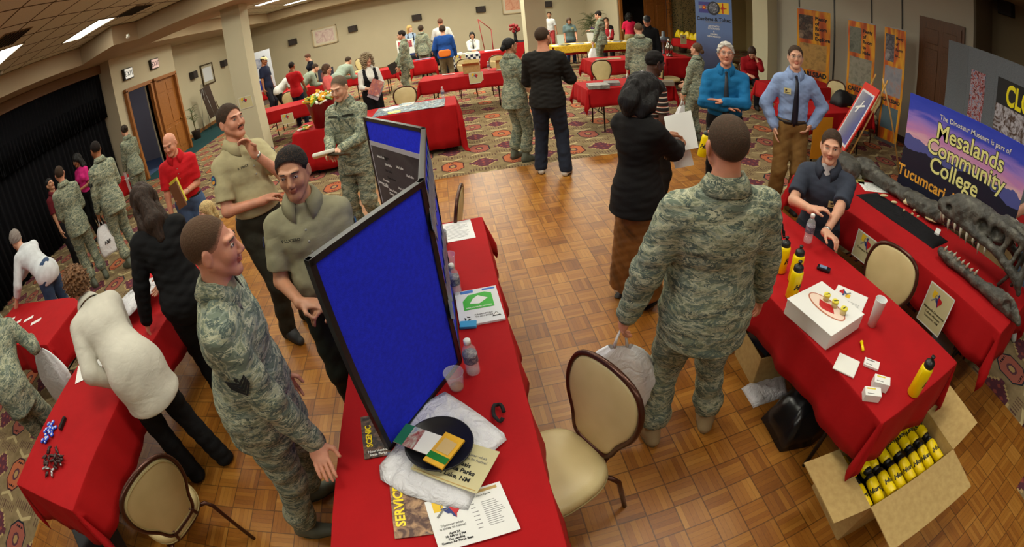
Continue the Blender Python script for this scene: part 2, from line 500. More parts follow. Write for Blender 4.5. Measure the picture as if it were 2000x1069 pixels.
    def torso(f, g, kk=.05, bust=True):
        f.ell(T(0, 0, .97), (.155 * w + g, .105 * w + g, .12 + g), kk, Rt)
        f.ell(T(0, .005, 1.12), ((.128 if fem else .142) * w + g, .10 * w + g, .15), kk, Rt)
        f.ell(T(0, 0, 1.30), ((.14 if fem else .158) * w + g, .108 * w + g, .17), kk, Rt)
        f.cone(T(-.125 * sw / .93, -.01, 1.395), T(.125 * sw / .93, -.01, 1.395), .060 + g, .060 + g, kk)
        for q in (-1, 1): f.cone(T(q * .13 * sw / .93, -.012, 1.415), T(q * .03, -.015, 1.475), .034 + g, .048 + g * .6, .03)
        if fem and bust and not child:
            for q in (-1, 1): f.ell(T(q * .07, .085 * w, 1.285), (.066 + g * .6, .055 + g * .6, .066 + g * .6), .04, Rt)
        if belly: f.ell(T(0, .05 + belly * .5, 1.09), (.14 * w + g, .09 + belly * .5 + g, .15), .06, Rt)
    torso(f, -.006)
    f.cone(T(0, -.02, 1.44), T(0, -.005, 1.52), .062, .053, .04)
    f.cone(T(0, -.012, 1.47), Hd(0, -.02, -.06), .052 if not fem else .044, .052 if not fem else .045, .03)
    def arm(f, sd, g0, g1, g2, k=.03, to=1.0, kk2=.02):
        f.cone(S[sd], E_[sd], .047 * (.9 if fem else 1) + g0, .040 * (.88 if fem else 1) + g1, k)
        e, q = E_[sd], E_[sd].lerp(Wr[sd], to)
        f.cone(e, q, .040 * (.88 if fem else 1) + g1, (.040 - .014 * to) * (.92 if fem else 1) + g2, kk2)
    for sd in (-1, 1): arm(f, sd, -.004, 0, 0)
    for sd in (-1, 1):
        f.cone(hip[sd], kn[sd], .082, .052, .04); f.cone(kn[sd], an[sd], .050, .036, .03)
        if shoe is None or shoe == 'sandal': f.cone(an[sd] + Vector((0, 0, -.03)), an[sd] + Vector((0, .13, -.06)), .036, .028, .02)
    # head
    def he(c, r, k=.02, op='u', cut=None, rr=None, m=.05):
        f.ell(Hd(*c), [x * hk for x in r], k, Rh if rr is None else Rh @ rr, op, m, cut)
    def hcn(a_, b_, ra, rb, k=.015, op='u'): f.cone(Hd(*a_), Hd(*b_), ra * hk, rb * hk, k, op, .04)
    fl = .95 if fem else 1.0
    he((0, -.018, .030), (.0745, .094, .087), .02)
    he((0, .030, -.022), (.060 * fl, .062, .078), .025)
    hcn((-.055 * fl, .0, -.04), (-.016, .068, -.092), .018, .016, .025); hcn((.055 * fl, .0, -.04), (.016, .068, -.092), .018, .016, .025)
    he((0, .072, -.093), (.024, .019, .019), .02)
    for q in (-1, 1):
        he((q * .037, .062, -.022), (.023, .024, .025), .02)
        hcn((q * .044, .070, .032), (q * .012, .086, .028), .0095, .0095, .012)
        he((q * .031, .100, .010), (.017, .016, .0125), .012, 'd')
        he((q * .0785, -.012, -.004), (.009, .019, .032), .008, rr=Matrix.Rotation(q * .35, 3, 'Z'))
        he((q * .087, -.006, .0), (.006, .010, .018), .004, 'd', rr=Matrix.Rotation(q * .35, 3, 'Z'))
        he((q * .0115, .098, -.030), (.0085, .010, .0075), .006)
    hcn((0, .084, .020), (0, .108, -.022), .0085 * fl, .0125 * fl, .010)
    he((0, .092, -.050), (.021, .0105, .0055), .005); he((0, .090, -.0605), (.018, .0105, .0060), .005)
    he((0, .103, -.0555), (.022, .008, .0016), .003, 'd')
    # hands
    for sd in (-1, 1):
        w0, d = hands[sd]; curl = cl if sd < 0 else cr
        fore = (w0 - E_[sd]).normalized()
        inn = Vector((-sd, .15, 0)) if not (sit) else Vector((-sd * .3, 0, -1))
        if abs(d.z) < .5: inn = Vector((-sd * .35, .1, -1))
        n = inn - d * inn.dot(d); n.normalize()          # the palm looks along n
        sdv = d.cross(n).normalized() * (1)
        if sdv.dot(Vector((0, 1, 0)) if abs(d.y) < .7 else Vector((-sd, 0, .3))) < 0: sdv = -sdv   # thumb side
        Rp = Matrix((sdv, d, n)).transposed()
        f.ell(w0 + d * .052, (.040, .050, .0155), .012, Rp); f.cone(w0 - d * .01, w0 + d * .03, .025, .026, .02)
        for q, (o, ln) in enumerate(((.029, .072), (.0095, .080), (-.0105, .074), (-.029, .058))):
            p = w0 + d * (.088 - abs(o) * .12) + sdv * o; cc = d.copy(); r0 = .0092
            spread = sdv * o * .9
            for sg, fr in enumerate((.44, .32, .24)):
                an_ = curl * (.55 if sg == 0 else .9) * (1.0 + .1 * q)
                cc = (cc * math.cos(an_) + n * math.sin(an_)).normalized(); perp = None
                q2 = p + (cc + spread * (2.2 if sg == 0 else .8)) * ln * fr
                f.cone(p, q2, r0, r0 - .0008, .004, m=.03); p = q2; r0 -= .0008
                n_ = n
        p = w0 + d * .022 + sdv * .030; q2 = p + (d * .55 + sdv * .75 + n * .25).normalized() * .042
        f.cone(p, q2, .0125, .0105, .012, m=.03); f.cone(q2, q2 + (d * .85 + sdv * .2 + n * (.2 + curl * .5)).normalized() * .036, .0105, .0085, .006, m=.03)
    V, Q = f.net()
    me = np_mesh('body', V, Q)
    lips = plain(tuple(x * y for x, y in zip(SK.get(skin_, skin_) if isinstance(skin_, str) else skin_, (.80, .5, .5))), .4)
    me.materials.append(sk); me.materials.append(lips)
    if lod < 2 and len(Q):
        C = V[Q].mean(1) - np.array(neck); Rn = np.array(Rh)
        Lh = C @ Rn / hk - np.array([0, .012, .115])
        m = (np.abs(Lh[:, 0]) < .024) & (Lh[:, 1] > .082) & (Lh[:, 2] > -.068) & (Lh[:, 2] < -.044)
        me.polygons.foreach_set('material_index', m.astype(np.int32))
    body = link('body', me, None, root)
    HM = Matrix.Translation(neck) @ Rh.to_4x4() @ Matrix.Scale(hk, 4) @ Matrix.Translation((0, .012, .115))
    # eyes and brows
    hcol = hair[1]
    em = [eye_white, eye_iris]
    for q in (-1, 1):
        if hair[0] == 'back': break
        link('eye', EYE if hp < 24 else EYE_LOW, None, body, HM @ Matrix.Translation((q * .031, .0835, .0095)) @ Matrix.Rotation(q * -.22, 4, 'Z'))
        if lod < 2:
            MB().tube([(q * .047, .077, .0275), (q * .036, .089, .0320), (q * .017, .0945, .0315)], [.0018, .0028, .0024], 6).build('eyebrow', plain(brow or tuple(x * .8 for x in hcol), .8), body, HM, True)
    # ---------------- hair
    st = hair[0]
    if st not in ('bald',):
        hm = hairm(tuple(hcol), 1.6 if st in ('buzz', 'short', 'crop') else 1.0)
        hl_, hh_ = [hc[i] - .2 * hk for i in range(3)], [hc[i] + .2 * hk for i in range(3)]
        if st in ('long', 'bigbob', 'blond', 'curly'): hl_[2] -= .34; hl_ = [hl_[0] - .08, hl_[1] - .1, hl_[2]]; hh_ = [hh_[0] + .08, hh_[1] + .1, hh_[2]]
        g = Field(hl_, hh_, {0: .0065, 1: .009, 2: .0125}[lod])
        def ge(c, r, k=.01, op='u', cut=None, rr=None): g.ell(Hd(*c), [x * hk for x in r], k, Rh if rr is None else Rh @ rr, op, .05, cut)
        def gc(a_, b_, ra, rb, k=.02, op='u'): g.cone(Hd(*a_), Hd(*b_), ra * hk, rb * hk, k, op, .06)
        if st in ('buzz', 'crop', 'short', 'thin'):
            t = {'buzz': .002, 'crop': .006, 'short': .014, 'thin': .004}[st]
            if lod == 2: t += .003
            sl = .70 if st != 'thin' else .95; z0 = -.016 if st != 'thin' else -.02
            n = Vector((0, -.62, 1)).normalized(); n2 = Vector((0, -1.7, 1)).normalized(); zf = -.112 if st != 'thin' else -.078
            ge((0, -.019, .030 + .003), (.0755 + t, .095 + t, .087 + t * 1.1), 0, cut=[(n, -.055 * .85), (n2, zf * .507)])
            if st == 'short': ge((0, .018, .098), (.05, .04, .020), .02)
            if st in ('short',):
                for q in (-1, 1): gc((q * .075, -.03, .0), (q * .077, .012, .02), .014, .009, .015)
            ge((0, .128, .02), (.052, .066, .056), .01, 'd')
            for q in (-1, 1): ge((q * .088, -.008, -.006), (.022, .022, .034), .004, 'd')
        elif st == 'bun':
            ge((0, -.02, .032), (.082, .1, .094), 0, cut=[(Vector((0, -.75, 1)).normalized(), -.03)])
            ge((0, -.125, .035 if hair[-1] != 'low' else -.02), (.042, .036, .04), .012)
            ge((0, .115, -.01), (.066, .05, .068), .01, 'd')
        elif st == 'pony':
            ge((0, -.02, .032), (.082, .1, .094), 0, cut=[(Vector((0, -.75, 1)).normalized(), -.03)])
            gc((0, -.11, .03), (0, -.15, -.04), .028, .03); gc((0, -.15, -.04), (0, -.12, -.17), .03, .012)
            ge((0, .115, -.01), (.066, .05, .068), .01, 'd')
        elif st == 'bob':
            ge((0, -.022, .035), (.09, .108, .098), 0)
            for q in (-1, 1): gc((q * .068, -.02, .0), (q * .07, -.01, -.085), .034, .024)
            gc((0, -.09, -.0), (0, -.075, -.09), .045, .03); gc((-.05, -.06, -.06), (.05, -.06, -.06), .04, .04)
            ge((0, .115, -.02), (.054, .062, .078), .01, 'd'); ge((0, .06, -.12), (.045, .07, .06), .01, 'd')
        elif st in ('long', 'bigbob', 'blond'):
            ge((0, -.022, .035), (.094 if st != 'bigbob' else .102, .112 if st != 'bigbob' else .120, .1 if st != 'bigbob' else .106), 0)
            dn = {'long': -.30, 'bigbob': -.15, 'blond': -.17}[st]; e = .0 if st != 'bigbob' else .012
            for q in (-1, 1):
                gc((q * .07, -.02, .01), (q * (.085 + e), -.03, dn * .55), .036 + e, .035 + e)
                gc((q * (.085 + e), -.03, dn * .55), (q * .07, -.04, dn), .035 + e, .016 + e)
            gc((0, -.085, 0), (0, -.10, dn * .6), .062 + e, .06 + e, .04); gc((0, -.10, dn * .6), (0, -.09, dn), .06 + e, .03 + e, .04)
            if st == 'bigbob': gc((-.03, .05, .115), (.06, .075, .085), .034, .03)
            ge((0, .122, -.03), (.052, .062, .085), .01, 'd'); ge((0, .075, -.15), (.06, .075, .10), .01, 'd')
            if lod == 0 or st == 'long': g.ripple(.006, seed, .05, .25)
        elif st == 'curly':
            ge((0, -.015, .03), (.105, .115, .105), 0)
            for q in (-1, 1): gc((q * .085, .0, .0), (q * .095, .01, -.12), .045, .035)
            gc((0, -.08, -.02), (0, -.07, -.13), .08, .06, .03)
            ge((0, .122, -.03), (.058, .062, .09), .01, 'd'); ge((0, .075, -.15), (.05, .075, .08), .01, 'd')
            g.ripple(.017, seed, .035, 1)
        elif st == 'shortcurl':
            ge((0, -.022, .04), (.092, .108, .095), 0, cut=[(Vector((0, -.55, 1)).normalized(), -.035)])
            ge((0, .115, -.02), (.058, .055, .07), .01, 'd'); g.ripple(.016, seed, .03, 1)
        if st in ('crop', 'short'): g.ripple(.0016 if st == 'crop' else .0045, seed, .03, 1)
        V2, Q2 = g.net()
        if len(Q2):
            me2 = np_mesh('hair', V2, Q2)
            if st in ('buzz', 'crop', 'thin', 'short'):
                Lh2 = (V2 - np.array(neck)) @ np.array(Rh) / hk - np.array([0, .012, .115])
                Lc = Lh2 - np.array([0, -.018, .02])
                q_ = Lh2[:, 2] - .033 - np.maximum(.62 * (Lh2[:, 1] + .019) - .055, 1.7 * (Lh2[:, 1] + .019) + zf)
                rg = {'buzz': .040, 'crop': .014, 'short': .008, 'thin': .03}[st]
                sink = np.clip(1 - q_ / .014, 0, 1) * (.006 + t * .8) / np.maximum(np.linalg.norm(Lc, axis=1), .01)
                Vn = V2 + (-(Lc * sink[:, None]) * hk) @ np.array(Rh).T
                me2.vertices.foreach_set('co', Vn.astype(np.float32).ravel())
                at_ = me2.attributes.new('fade', 'FLOAT', 'POINT'); at_.data.foreach_set('value', np.clip(q_ / rg + .05, 0, 1).astype(np.float32))
                hm = hair_fade(tuple(hcol), SK.get(skin_, skin_) if isinstance(skin_, str) else skin_, rg)
            link('hair', me2, hm, root)
    # ---------------- garments
    tk = top.get('mat'); sl = top.get('sleeve', 'long'); g0 = top.get('g', .014); hem = top.get('hem', .86)
    if tk:
        g = Field(lo, hi, cs)
        torso(g, g0, .05)
        if hem < .9: g.ell(PV + Vector((0, 0, -.03)), (.168 * w + g0, .12 * w + g0, .17), .05)
        if top.get('flare'):
            g.cone(T(0, 0, 1.0), PV + Vector((0, 0, hem - .95)), .125 * w + g0, .145 * w + g0 + top['flare'], .06)
        g.cone(T(0, -.02, 1.43), T(0, -.01, 1.49), .075 + g0 * .5, .06 + g0 * .3, .04)
        frac = {'long': 1.0, 'three': .5, 'short': 0.0, 'none': None}[sl]
        if frac is not None:
            for sd in (-1, 1):
                if frac > 0:
                    gw = g0 * (1.15 if g0 > .015 else 1)
                    arm(g, sd, gw - .002, gw, gw * .9, .03, frac * (.97), .015)
                else: 
                    e = S[sd].lerp(E_[sd], .78)
                    d = (E_[sd] - S[sd]).normalized()
                    g.cone(S[sd], e + d * .05, .046 + g0, .052 + g0, .03, cut=(e, d))
        nz = top.get('neck', 1.50)
        R_ = top.get('ripple', .003) * .5
        g.ripple(R_, seed + 5, top.get('wl', .085), 1.4)
        pn = PV + Vector((0, 0, hem - .95)) if not (lean < 20 and hem > .9) else T(0, 0, hem)
        X, Y_, Z = g.ax[0][:, None, None], g.ax[1][None, :, None], g.ax[2][None, None, :]
        if not sit:
            # cut the hem only near the trunk so hanging sleeves stay whole
            i, bx, by, bz = g.block([PV.x - .22 * w, PV.y - .24, 0], [PV.x + .22 * w, PV.y + .32 + abs(math.sin(le)) * .2, 3], 0)
            nrm = Vector((0, 0, -1)) if not (lean < 20 and hem > .9) else Rt @ Vector((0, 0, -1))
            d = (bx - pn.x) * nrm.x + (by - pn.y) * nrm.y + (bz - pn.z) * nrm.z
            armd = np.full_like(d + g.F[i] * 0, .2)
            for sd in (-1, 1):
                for p0, p1 in ((S[sd], E_[sd]), (E_[sd], Wr[sd])):
                    dd = p1 - p0; px, py, pz_ = bx - p0.x, by - p0.y, bz - p0.z
                    t = np.clip((px * dd.x + py * dd.y + pz_ * dd.z) / dd.length_squared, 0, 1)
                    armd = np.minimum(armd, np.sqrt((px - t * dd.x) ** 2 + (py - t * dd.y) ** 2 + (pz_ - t * dd.z) ** 2) - .075)
            m = (d > 0) & (armd > 0)
            A = g.F[i]; A[m] = np.maximum(A[m], (d + A * 0)[m]); g.F[i] = A
        vn = top.get('vneck', 0)
        g.half(T(0, 0, nz), Rt @ Vector((0, -.1, 1)), 0, [neck.x - .09, neck.y - .12, neck.z - .16], [neck.x + .09, neck.y + .14, neck.z + .2])
        if vn: g.ell(T(0, .115, 1.50), (.035 + vn * .3, .07, vn), .004, Rt, 'd')
        V3, Q3 = g.net()
        o = link(top.get('name', 'shirt'), np_mesh('shirt', V3, Q3), tk, root)
        if sl == 'short' or sl == 'three':
            pass
        if top.get('vest'):
            g = Field(lo, hi, cs); torso(g, g0 + .012, .05); g.ripple(.003, seed + 2, .12)
            for sd in (-1, 1): g.cone(S[sd] + Vector((sd * .02, 0, 0)), S[sd].lerp(E_[sd], .5), .075 + g0, .07 + g0, 0, 'd')
            g.ell(T(0, .13, 1.42), (.075, .13, .20), .01, Rt, 'd'); g.half(T(0, 0, 1.475), Rt @ Vector((0, 0, 1))); g.half(T(0, 0, .93), Rt @ Vector((0, 0, -1)))
            Vv, Qv = g.net(); link('vest', np_mesh('vest', Vv, Qv), top['vest'], root)
        if top.get('cuff'):
            for sd in (-1, 1):
                d = (Wr[sd] - E_[sd]).normalized(); p = E_[sd].lerp(Wr[sd], .90)
                MB().tube([p - d * .03, p, p + d * .03], [.046 + g0 * .3, .044 + g0 * .3, .042 + g0 * .3], 14).build('cuff', tk, o, None, True)
        ck = collar or top.get('collar')
        if ck:
            mb = MB(); n = 22; vs = []; fs = []
            op = 24 if ck != 'open' else 40
            rows = [(.056, 1.535, 0), (.066, 1.552, .3), (.080, 1.528, .8), (.098, 1.488, 1)]
            for j, (r, z, q_) in enumerate(rows):
                for i in range(n + 1):
                    a_ = math.radians(90 + op + (360 - 2 * op) * i / n)
                    fr = max(0, math.cos(a_ - PI / 2)) if True else 0
                    rr = r * (1.0 + .10 * abs(math.cos(a_))); zz = z - .045 * max(0, math.sin(a_)) - (.03 * max(0, math.sin(a_)) ** 3 if j == 3 else 0)
                    vs.append(T(rr * math.cos(a_), rr * math.sin(a_) * 1.02 - .008, zz))
            for j in range(len(rows) - 1):
                for i in range(n): fs.append((j * (n + 1) + i, j * (n + 1) + i + 1, (j + 1) * (n + 1) + i + 1, (j + 1) * (n + 1) + i))
            mb.add(vs, fs); oc = mb.build('collar', top.get('cmat', tk), o, None, True)
            md = oc.modifiers.new('s', 'SOLIDIFY'); md.thickness = .005
        if top.get('placket') and lod < 2:
            for j in range(3):
                c = T(0, .112 * w + g0 + .001 + (.008 if belly else 0) - (.012 if j == 0 else 0), 1.40 - .055 * j)
                MB().lathe([(.006, 0), (.006, .003), (.001, .004)], 8, frame(c, Rt @ Vector((1, 0, 0)), None, Rt @ Vector((0, 1, .15)))).build('button', plain((.25, .24, .2)), o, None, True)
        if top.get('undershirt'):
            f2 = Field([neck.x - .12, neck.y - .14, neck.z - .14], [neck.x + .12, neck.y + .16, neck.z + .06], .008)
            f2.cone(T(0, .01, 1.40), T(0, 0, 1.505), .075, .060, .02); V4, Q4 = f2.net()
            if len(Q4): link('undershirt', np_mesh('u', V4, Q4), cloth(top['undershirt']), root)
        front = lambda x, z, o_=.0: T(x, .105 * w + g0 + o_ + (.012 if fem else .004), z)
        if top.get('pockets') and lod < 2:
            for q in (-1, 1):
                MB().box((0, 0, 0), (.115, .13, .008), None, .003).build('pocket', tk, o, frame(front(q * .085, 1.29, -.010), Rt @ Vector((1, q * -.25, 0)), Rt @ Vector((0, .05, 1))))
                if top.get('tapes'):
                    for ln, zz in ((.12, 1.385),):
                        MB().box((0, 0, 0), (.12, .022, .004)).build('name_tape', plain(lin(58, 64, 56), .9), o, frame(front(q * .085, zz, .002), Rt @ Vector((1, q * -.25, 0)), Rt @ Vector((0, .05, 1))))
        if name_tag:
            tm = text_mesh(name_tag[0], .022, .02, mat=plain(lin(40, 44, 36)), ext=.0008)
            link('lettering', tm, None, o, frame(front(name_tag[1], name_tag[2], .010), Rt @ Vector((-1, name_tag[1] * 2.6, 0)), Rt @ Vector((0, .1, 1))))
        if badge:
            bx, bz, by_ = badge
            bo = MB().box((0, 0, 0), (.075, .058, .002)).build('name_badge', plain(lin(222, 214, 150), .5), o, frame(front(bx, bz, .016 + by_), Rt @ Vector((-1, bx * 1.8, 0)), Rt @ Vector((0, .1, 1))))
            MB().box((-.012, .008, .0014), (.02, .016, .001)).build('print', plain(lin(60, 50, 60)), bo)
            MB().box((0, -.014, .0014), (.05, .006, .001)).build('print', plain(lin(90, 84, 50)), bo)
        if chev:
            sd = chev; p0, p1 = S[sd], E_[sd]; d = (p1 - p0).normalized(); side = Vector((sd, -.25, 0)); side = (side - d * side.dot(d)).normalized()
            M0 = frame(p0.lerp(p1, .46) + side * (.047 + g0 + .006), d.cross(side) * 1, None, side)
            mb = MB(); 
            for j in range(4):
                for q in (-1, 1):
                    y0 = -.012 - j * .011
                    pts_ = [(0, y0), (q * .034, y0 + .020 + j * .004), (q * .034, y0 + .0265 + j * .004), (0, y0 + .007)]
                    if q > 0: pts_ = pts_[::-1]
                    mb.prism([(x, -y if False else y) for x, y in pts_][::-1], 0, .002)
            mb.prism([( .010 * (1 if k % 2 == 0 else .42) * math.sin(PI * k / 5), .006 + .010 * (1 if k % 2 == 0 else .42) * math.cos(PI * k / 5)) for k in range(10)][::-1], 0, .002)
            M0 = M0 @ Matrix.Rotation(PI if (M0.to_3x3() @ Vector((0, 1, 0))).dot(d) > 0 else 0, 4, 'Z') @ Matrix.Scale(1.35, 4)
            mb.build('sleeve_chevron', plain(lin(28, 32, 34), .9), o, M0)
        if top.get('patch'):
            for sd in (-1, 1):
                p0, p1 = S[sd], E_[sd]; d = (p1 - p0).normalized(); side = Vector((sd, .1, 0)); side = (side - d * side.dot(d)).normalized()
                po = MB().prism([(p[0], p[1]) for p in rrect(.05, .06, .02, 4)], 0, .002).build('shoulder_patch', plain(lin(40, 60, 110)), o, frame(p0.lerp(p1, .28) + side * (.05 + g0 + .002), d.cross(side), None, side))
                MB().prism(rrect(.036, .02, .008, 3), 0, .001, None, (0, .012)).build('print', plain(lin(230, 160, 50)), po, Matrix.Translation((0, 0, .002)))
                MB().prism(rrect(.036, .014, .006, 3), 0, .001, None, (0, -.012)).build('print', plain(lin(60, 150, 170)), po, Matrix.Translation((0, 0, .002)))
        if tie:
            y = .112 * w + g0 + .006
            ctr = [(0, .062 + .02, 1.475), (0, y + .008, 1.42), (0, y + .012, 1.30), (0, y + .012 + belly, 1.15), (0, y + .004 + belly, 1.02)]
            vs = []; wd = [.012, .017, .024, .033, .036]
            for (x, yy, z), ww in zip(ctr, wd):
                for q, o_ in ((-1, 0), (0, .004), (1, 0)): vs.append(T(q * ww, yy + o_, z))
            vs.append(T(0, ctr[-1][1] + .003, .975))
            fs = []
            for j in range(4):
                for i in range(2): fs.append((j * 3 + i, j * 3 + i + 1, j * 3 + i + 4, j * 3 + i + 3))
            fs += [(12, 13, 15), (13, 14, 15)]
            mb = MB().add(vs, fs); mb.ball(T(0, .08, 1.468), (.017, .012, .017), 6)
            ot = mb.build('necktie', tie, o, None, True); md = ot.modifiers.new('s', 'SOLIDIFY'); md.thickness = .004
    lk = legs.get('mat')
    if lk:
        g = Field(lo, hi, cs)
        gl = legs.get('g', .012); kind = legs.get('kind', 'trousers')
        g.ell(PV + Vector((0, 0, .02)), (.155 * w + gl, .108 * w + gl, .13), .05)
        if belly: g.ell(PV + Vector((0, .02, .05)), (.15 * w + gl, .11 * w + gl + belly * .3, .11), .05)
        for sd in (-1, 1):
            if kind == 'skirt' and not sit:
                g.cone(PV + Vector((sd * .04, 0, 0)), Vector((sd * .09, 0, legs.get('hem', .25))), .12 + gl, .15 + gl, .10)
                g.cone(hip[sd], kn[sd], .10 + gl, .10 + gl, .06)
            else:
                g.cone(hip[sd], kn[sd], .088 * w + gl, .060 + gl, .03)
                e = an[sd] + (kn[sd] - an[sd]).normalized() * legs.get('up', -.045)
                g.cone(kn[sd], e, .058 + gl, legs.get('bot', .052) + gl, .03)
                if legs.get('blouse'): g.ell(an[sd] + (kn[sd] - an[sd]).normalized() * .13, (.082, .082, .07), .03)
        if fem or True: g.ell(PV + Vector((0, -.05, -.03)), (.13 * w, .08 + (.02 if fem else 0), .10), .05)
        g.ripple(.0045 if legs.get('blouse') else .003, seed + 9, .10)
        if kind == 'skirt': g.half((0, 0, legs.get('hem', .25)), (0, 0, -1))
        elif legs.get('up', 0) > .03:
            for sd in (-1, 1):
                e = an[sd] + (kn[sd] - an[sd]).normalized() * legs['up']; g.half(e, (an[sd] - kn[sd]), 0, [e[i] - .12 for i in range(3)], [e[i] + .12 for i in range(3)])
        else: g.half((0, 0, legs.get('zmin', .025)), (0, 0, -1))
        g.half(PV + Vector((0, 0, .105)), (0, 0, 1), 0)if not (sit or lean) else g.half(PV + Rt @ Vector((0, 0, .09)), Rt @ Vector((0, 0, 1)), 0, [PV[i] - .2 for i in range(3)], [PV[i] + .25 for i in range(3)])
        V5, Q5 = g.net()
        ol = link(legs.get('name', 'trousers'), np_mesh('trousers', V5, Q5), lk, root)
        if belt and lod < 2:
            mb = MB(); n = 28
            mb.lathe([(1.0, -.019), (1.02, -.017), (1.02, .017), (1.0, .019), (.93, .012)], 36, Matrix.Translation(PV + Vector((0, 0, .056))) @ Matrix.Diagonal((.152 * w + gl, .106 * w + gl + belly * .35, 1, 1)), False, False)
            ob = mb.build('belt', plain(lin(28, 20, 16), .4), ol, None, True); 
            MB().box(PV + Vector((0, .106 * w + gl + belly * .35 + .004, .056)), (.045, .012, .034), None, .003).build('belt_buckle', plain(lin(190, 170, 110), .25, Metallic=1.0), ob)
    # ---------------- shoes
    if shoe == 'sandal':
        for sd in (-1, 1):
            c = an[sd]; so = MB().prism([(.045 * math.cos(t) * (1 - .15 * math.sin(t)), .06 + .135 * math.sin(t)) for t in [2 * PI * k / 20 for k in range(20)]], -.105, -.088, Matrix.Translation(c + Vector((0, 0, .016)))).build('sandal', plain((.015, .01, .01), .5), root)
            for y_ in (.03, .10): MB().tube([c + Vector((-.042, y_, -.075)), c + Vector((0, y_, -.022 - .02 * (y_ > .05))), c + Vector((.042, y_, -.075))], .009, 6, flat=.5).build('strap', plain((.015, .01, .01), .5), so, None, True)
    elif shoe is not None:
        for sd in (-1, 1):
            boot = legs.get('blouse')
            tw = Matrix.Rotation(math.radians(-sd * 12), 3, 'Z')
            c = an[sd]; g = Field([c.x - .12, c.y - .14, max(-.01, c.z - .12)], [c.x + .12, c.y + .26, c.z + (.17 if boot else .04)], {0: .008, 1: .011, 2: .016}[lod])
            for a_, b_, ra, rb in (((0, -.035, -.045), (0, .05, -.045), .042, .044), ((0, .05, -.048), (0, .145, -.056), .044, .036), ((0, -.01, .0), (0, .03, -.02), .042, .042)):
                g.cone(c + tw @ Vector(a_), c + tw @ Vector(b_), ra, rb, .03)
            if boot: g.cone(c, c + (kn[sd] - c).normalized() * .14, .046, .052, .02)
            g.half((0, 0, c.z - .088), (0, 0, -1)); g.half(c + Vector((0, 0, .16 if boot else .035)), (0, 0, 1))
            V6, Q6 = g.net()
            if len(Q6):
                so = link('boot' if boot else 'shoe', np_mesh('shoe', V6, Q6), plain(shoe, .6), root)
                if lod < 2:
                    pr = []
                    for k in range(16):
                        t = 2 * PI * k / 16; yy = .055 + .118 * math.sin(t); pr.append((.044 * math.cos(t) * (1 - .12 * math.sin(t)), yy - .005))
                    MB().prism(pr, -.0885, -.070, Matrix.Translation(c) @ tw.to_4x4()).build('sole', plain((.01, .01, .01) if not boot else (shoe[0] * .5, shoe[1] * .5, shoe[2] * .45), .8), so)
    if beard:
        bm = hairm(tuple(beard), 1.6)
        MB().tube([(-.026, .0835, -.052), (-.016, .0955, -.0425), (0, .1005, -.0395), (.016, .0955, -.0425), (.026, .0835, -.052)], [.002, .0042, .0036, .0042, .002], 7).build('moustache', bm, root, HM, True)
        MB().ball((0, .0795, -.089), (.019, .0125, .016), 8).build('goatee', bm, root, HM, True)
    if glasses:
        mb = MB()
        for q in (-1, 1):
            mb.tube([(q * .031 + .021 * math.cos(2 * PI * k / 16), .101, .008 + .016 * math.sin(2 * PI * k / 16)) for k in range(16)], .0014, 5, None, True)
            mb.tube([(q * .052, .100, .012), (q * .077, .07, .012), (q * .083, -.01, .012)], .0014, 5)
        mb.tube([(-.011, .103, .010), (0, .105, .013), (.011, .103, .010)], .0014, 5)
        mb.build('glasses', plain(glasses, .3, Metallic=.6), root, HM)
    if cap:
        kind, cm = cap
        mb = MB()
        if kind == 'ball':
            prof = [(.085 * math.cos(t), .045 + .075 * math.sin(t)) for t in [PI / 2 * k / 7 for k in range(8)]]
            mb.lathe([(max(r, .002), z) for r, z in prof], 20, Matrix.Translation((0, -.016, 0)) @ Matrix.Diagonal((1.0, 1.22, 1, 1)))
            vs = []; fs = []
            for k in range(9):
                t = math.radians(-60 + 120 * k / 8)
                vs += [(.083 * math.sin(t), -.016 + .103 * math.cos(t), .050), (.083 * math.sin(t), -.016 + .1 * math.cos(t) + .075 * math.cos(t * 1.3), .043 - .01 * abs(math.sin(t)))]
            for k in range(8): fs.append((2 * k, 2 * k + 2, 2 * k + 3, 2 * k + 1))
            mb.add(vs, fs); mb.add([(x, y, z + .004) for x, y, z in vs], [q_[::-1] for q_ in fs])
        else:
            prof = [(.087, .04), (.089, .07), (.086, .112), (.075, .122), (.002, .126)]
            mb.lathe(prof, 20, Matrix.Translation((0, -.016, 0)) @ Matrix.Diagonal((1.0, 1.22, 1, 1)))
            mb.lathe([(.087, .04), (.125, .036), (.125, .041), (.087, .046)], 24, Matrix.Translation((0, -.012, 0)) @ Matrix.Diagonal((1, 1.2, 1, 1)))
        mb.build('cap', cm, root, HM, True)
    if watch:
        sd = watch; d = (Wr[sd] - E_[sd]).normalized(); p = Wr[sd] - d * .025
        MB().lathe([(.0285, -.009), (.0315, -.009), (.0315, .009), (.0285, .009)], 16, frame(p, d.orthogonal(), None, d), False, False).build('wristwatch', plain(lin(190, 190, 185), .25, Metallic=.9), root, None, True)
    root['_h'] = 0
    del root['_h']
    info = dict(root=root, M=root_M, hand={sd: root_M @ (hands[sd][0] + hands[sd][1] * .075) for sd in (-1, 1)}, wr={sd: root_M @ Wr[sd] for sd in (-1, 1)},
                head=root_M @ hc, h=s * topz, loc=loc, T=lambda x, y, z: root_M @ T(x, y, z))
    print('PERSON', label[:44], 'h=%.2f' % (s * topz), 'at', tuple(round(v, 2) for v in loc[:2]), 'handL', tuple(round(v, 2) for v in info['hand'][-1]), 'handR', tuple(round(v, 2) for v in info['hand'][1]))
    return info
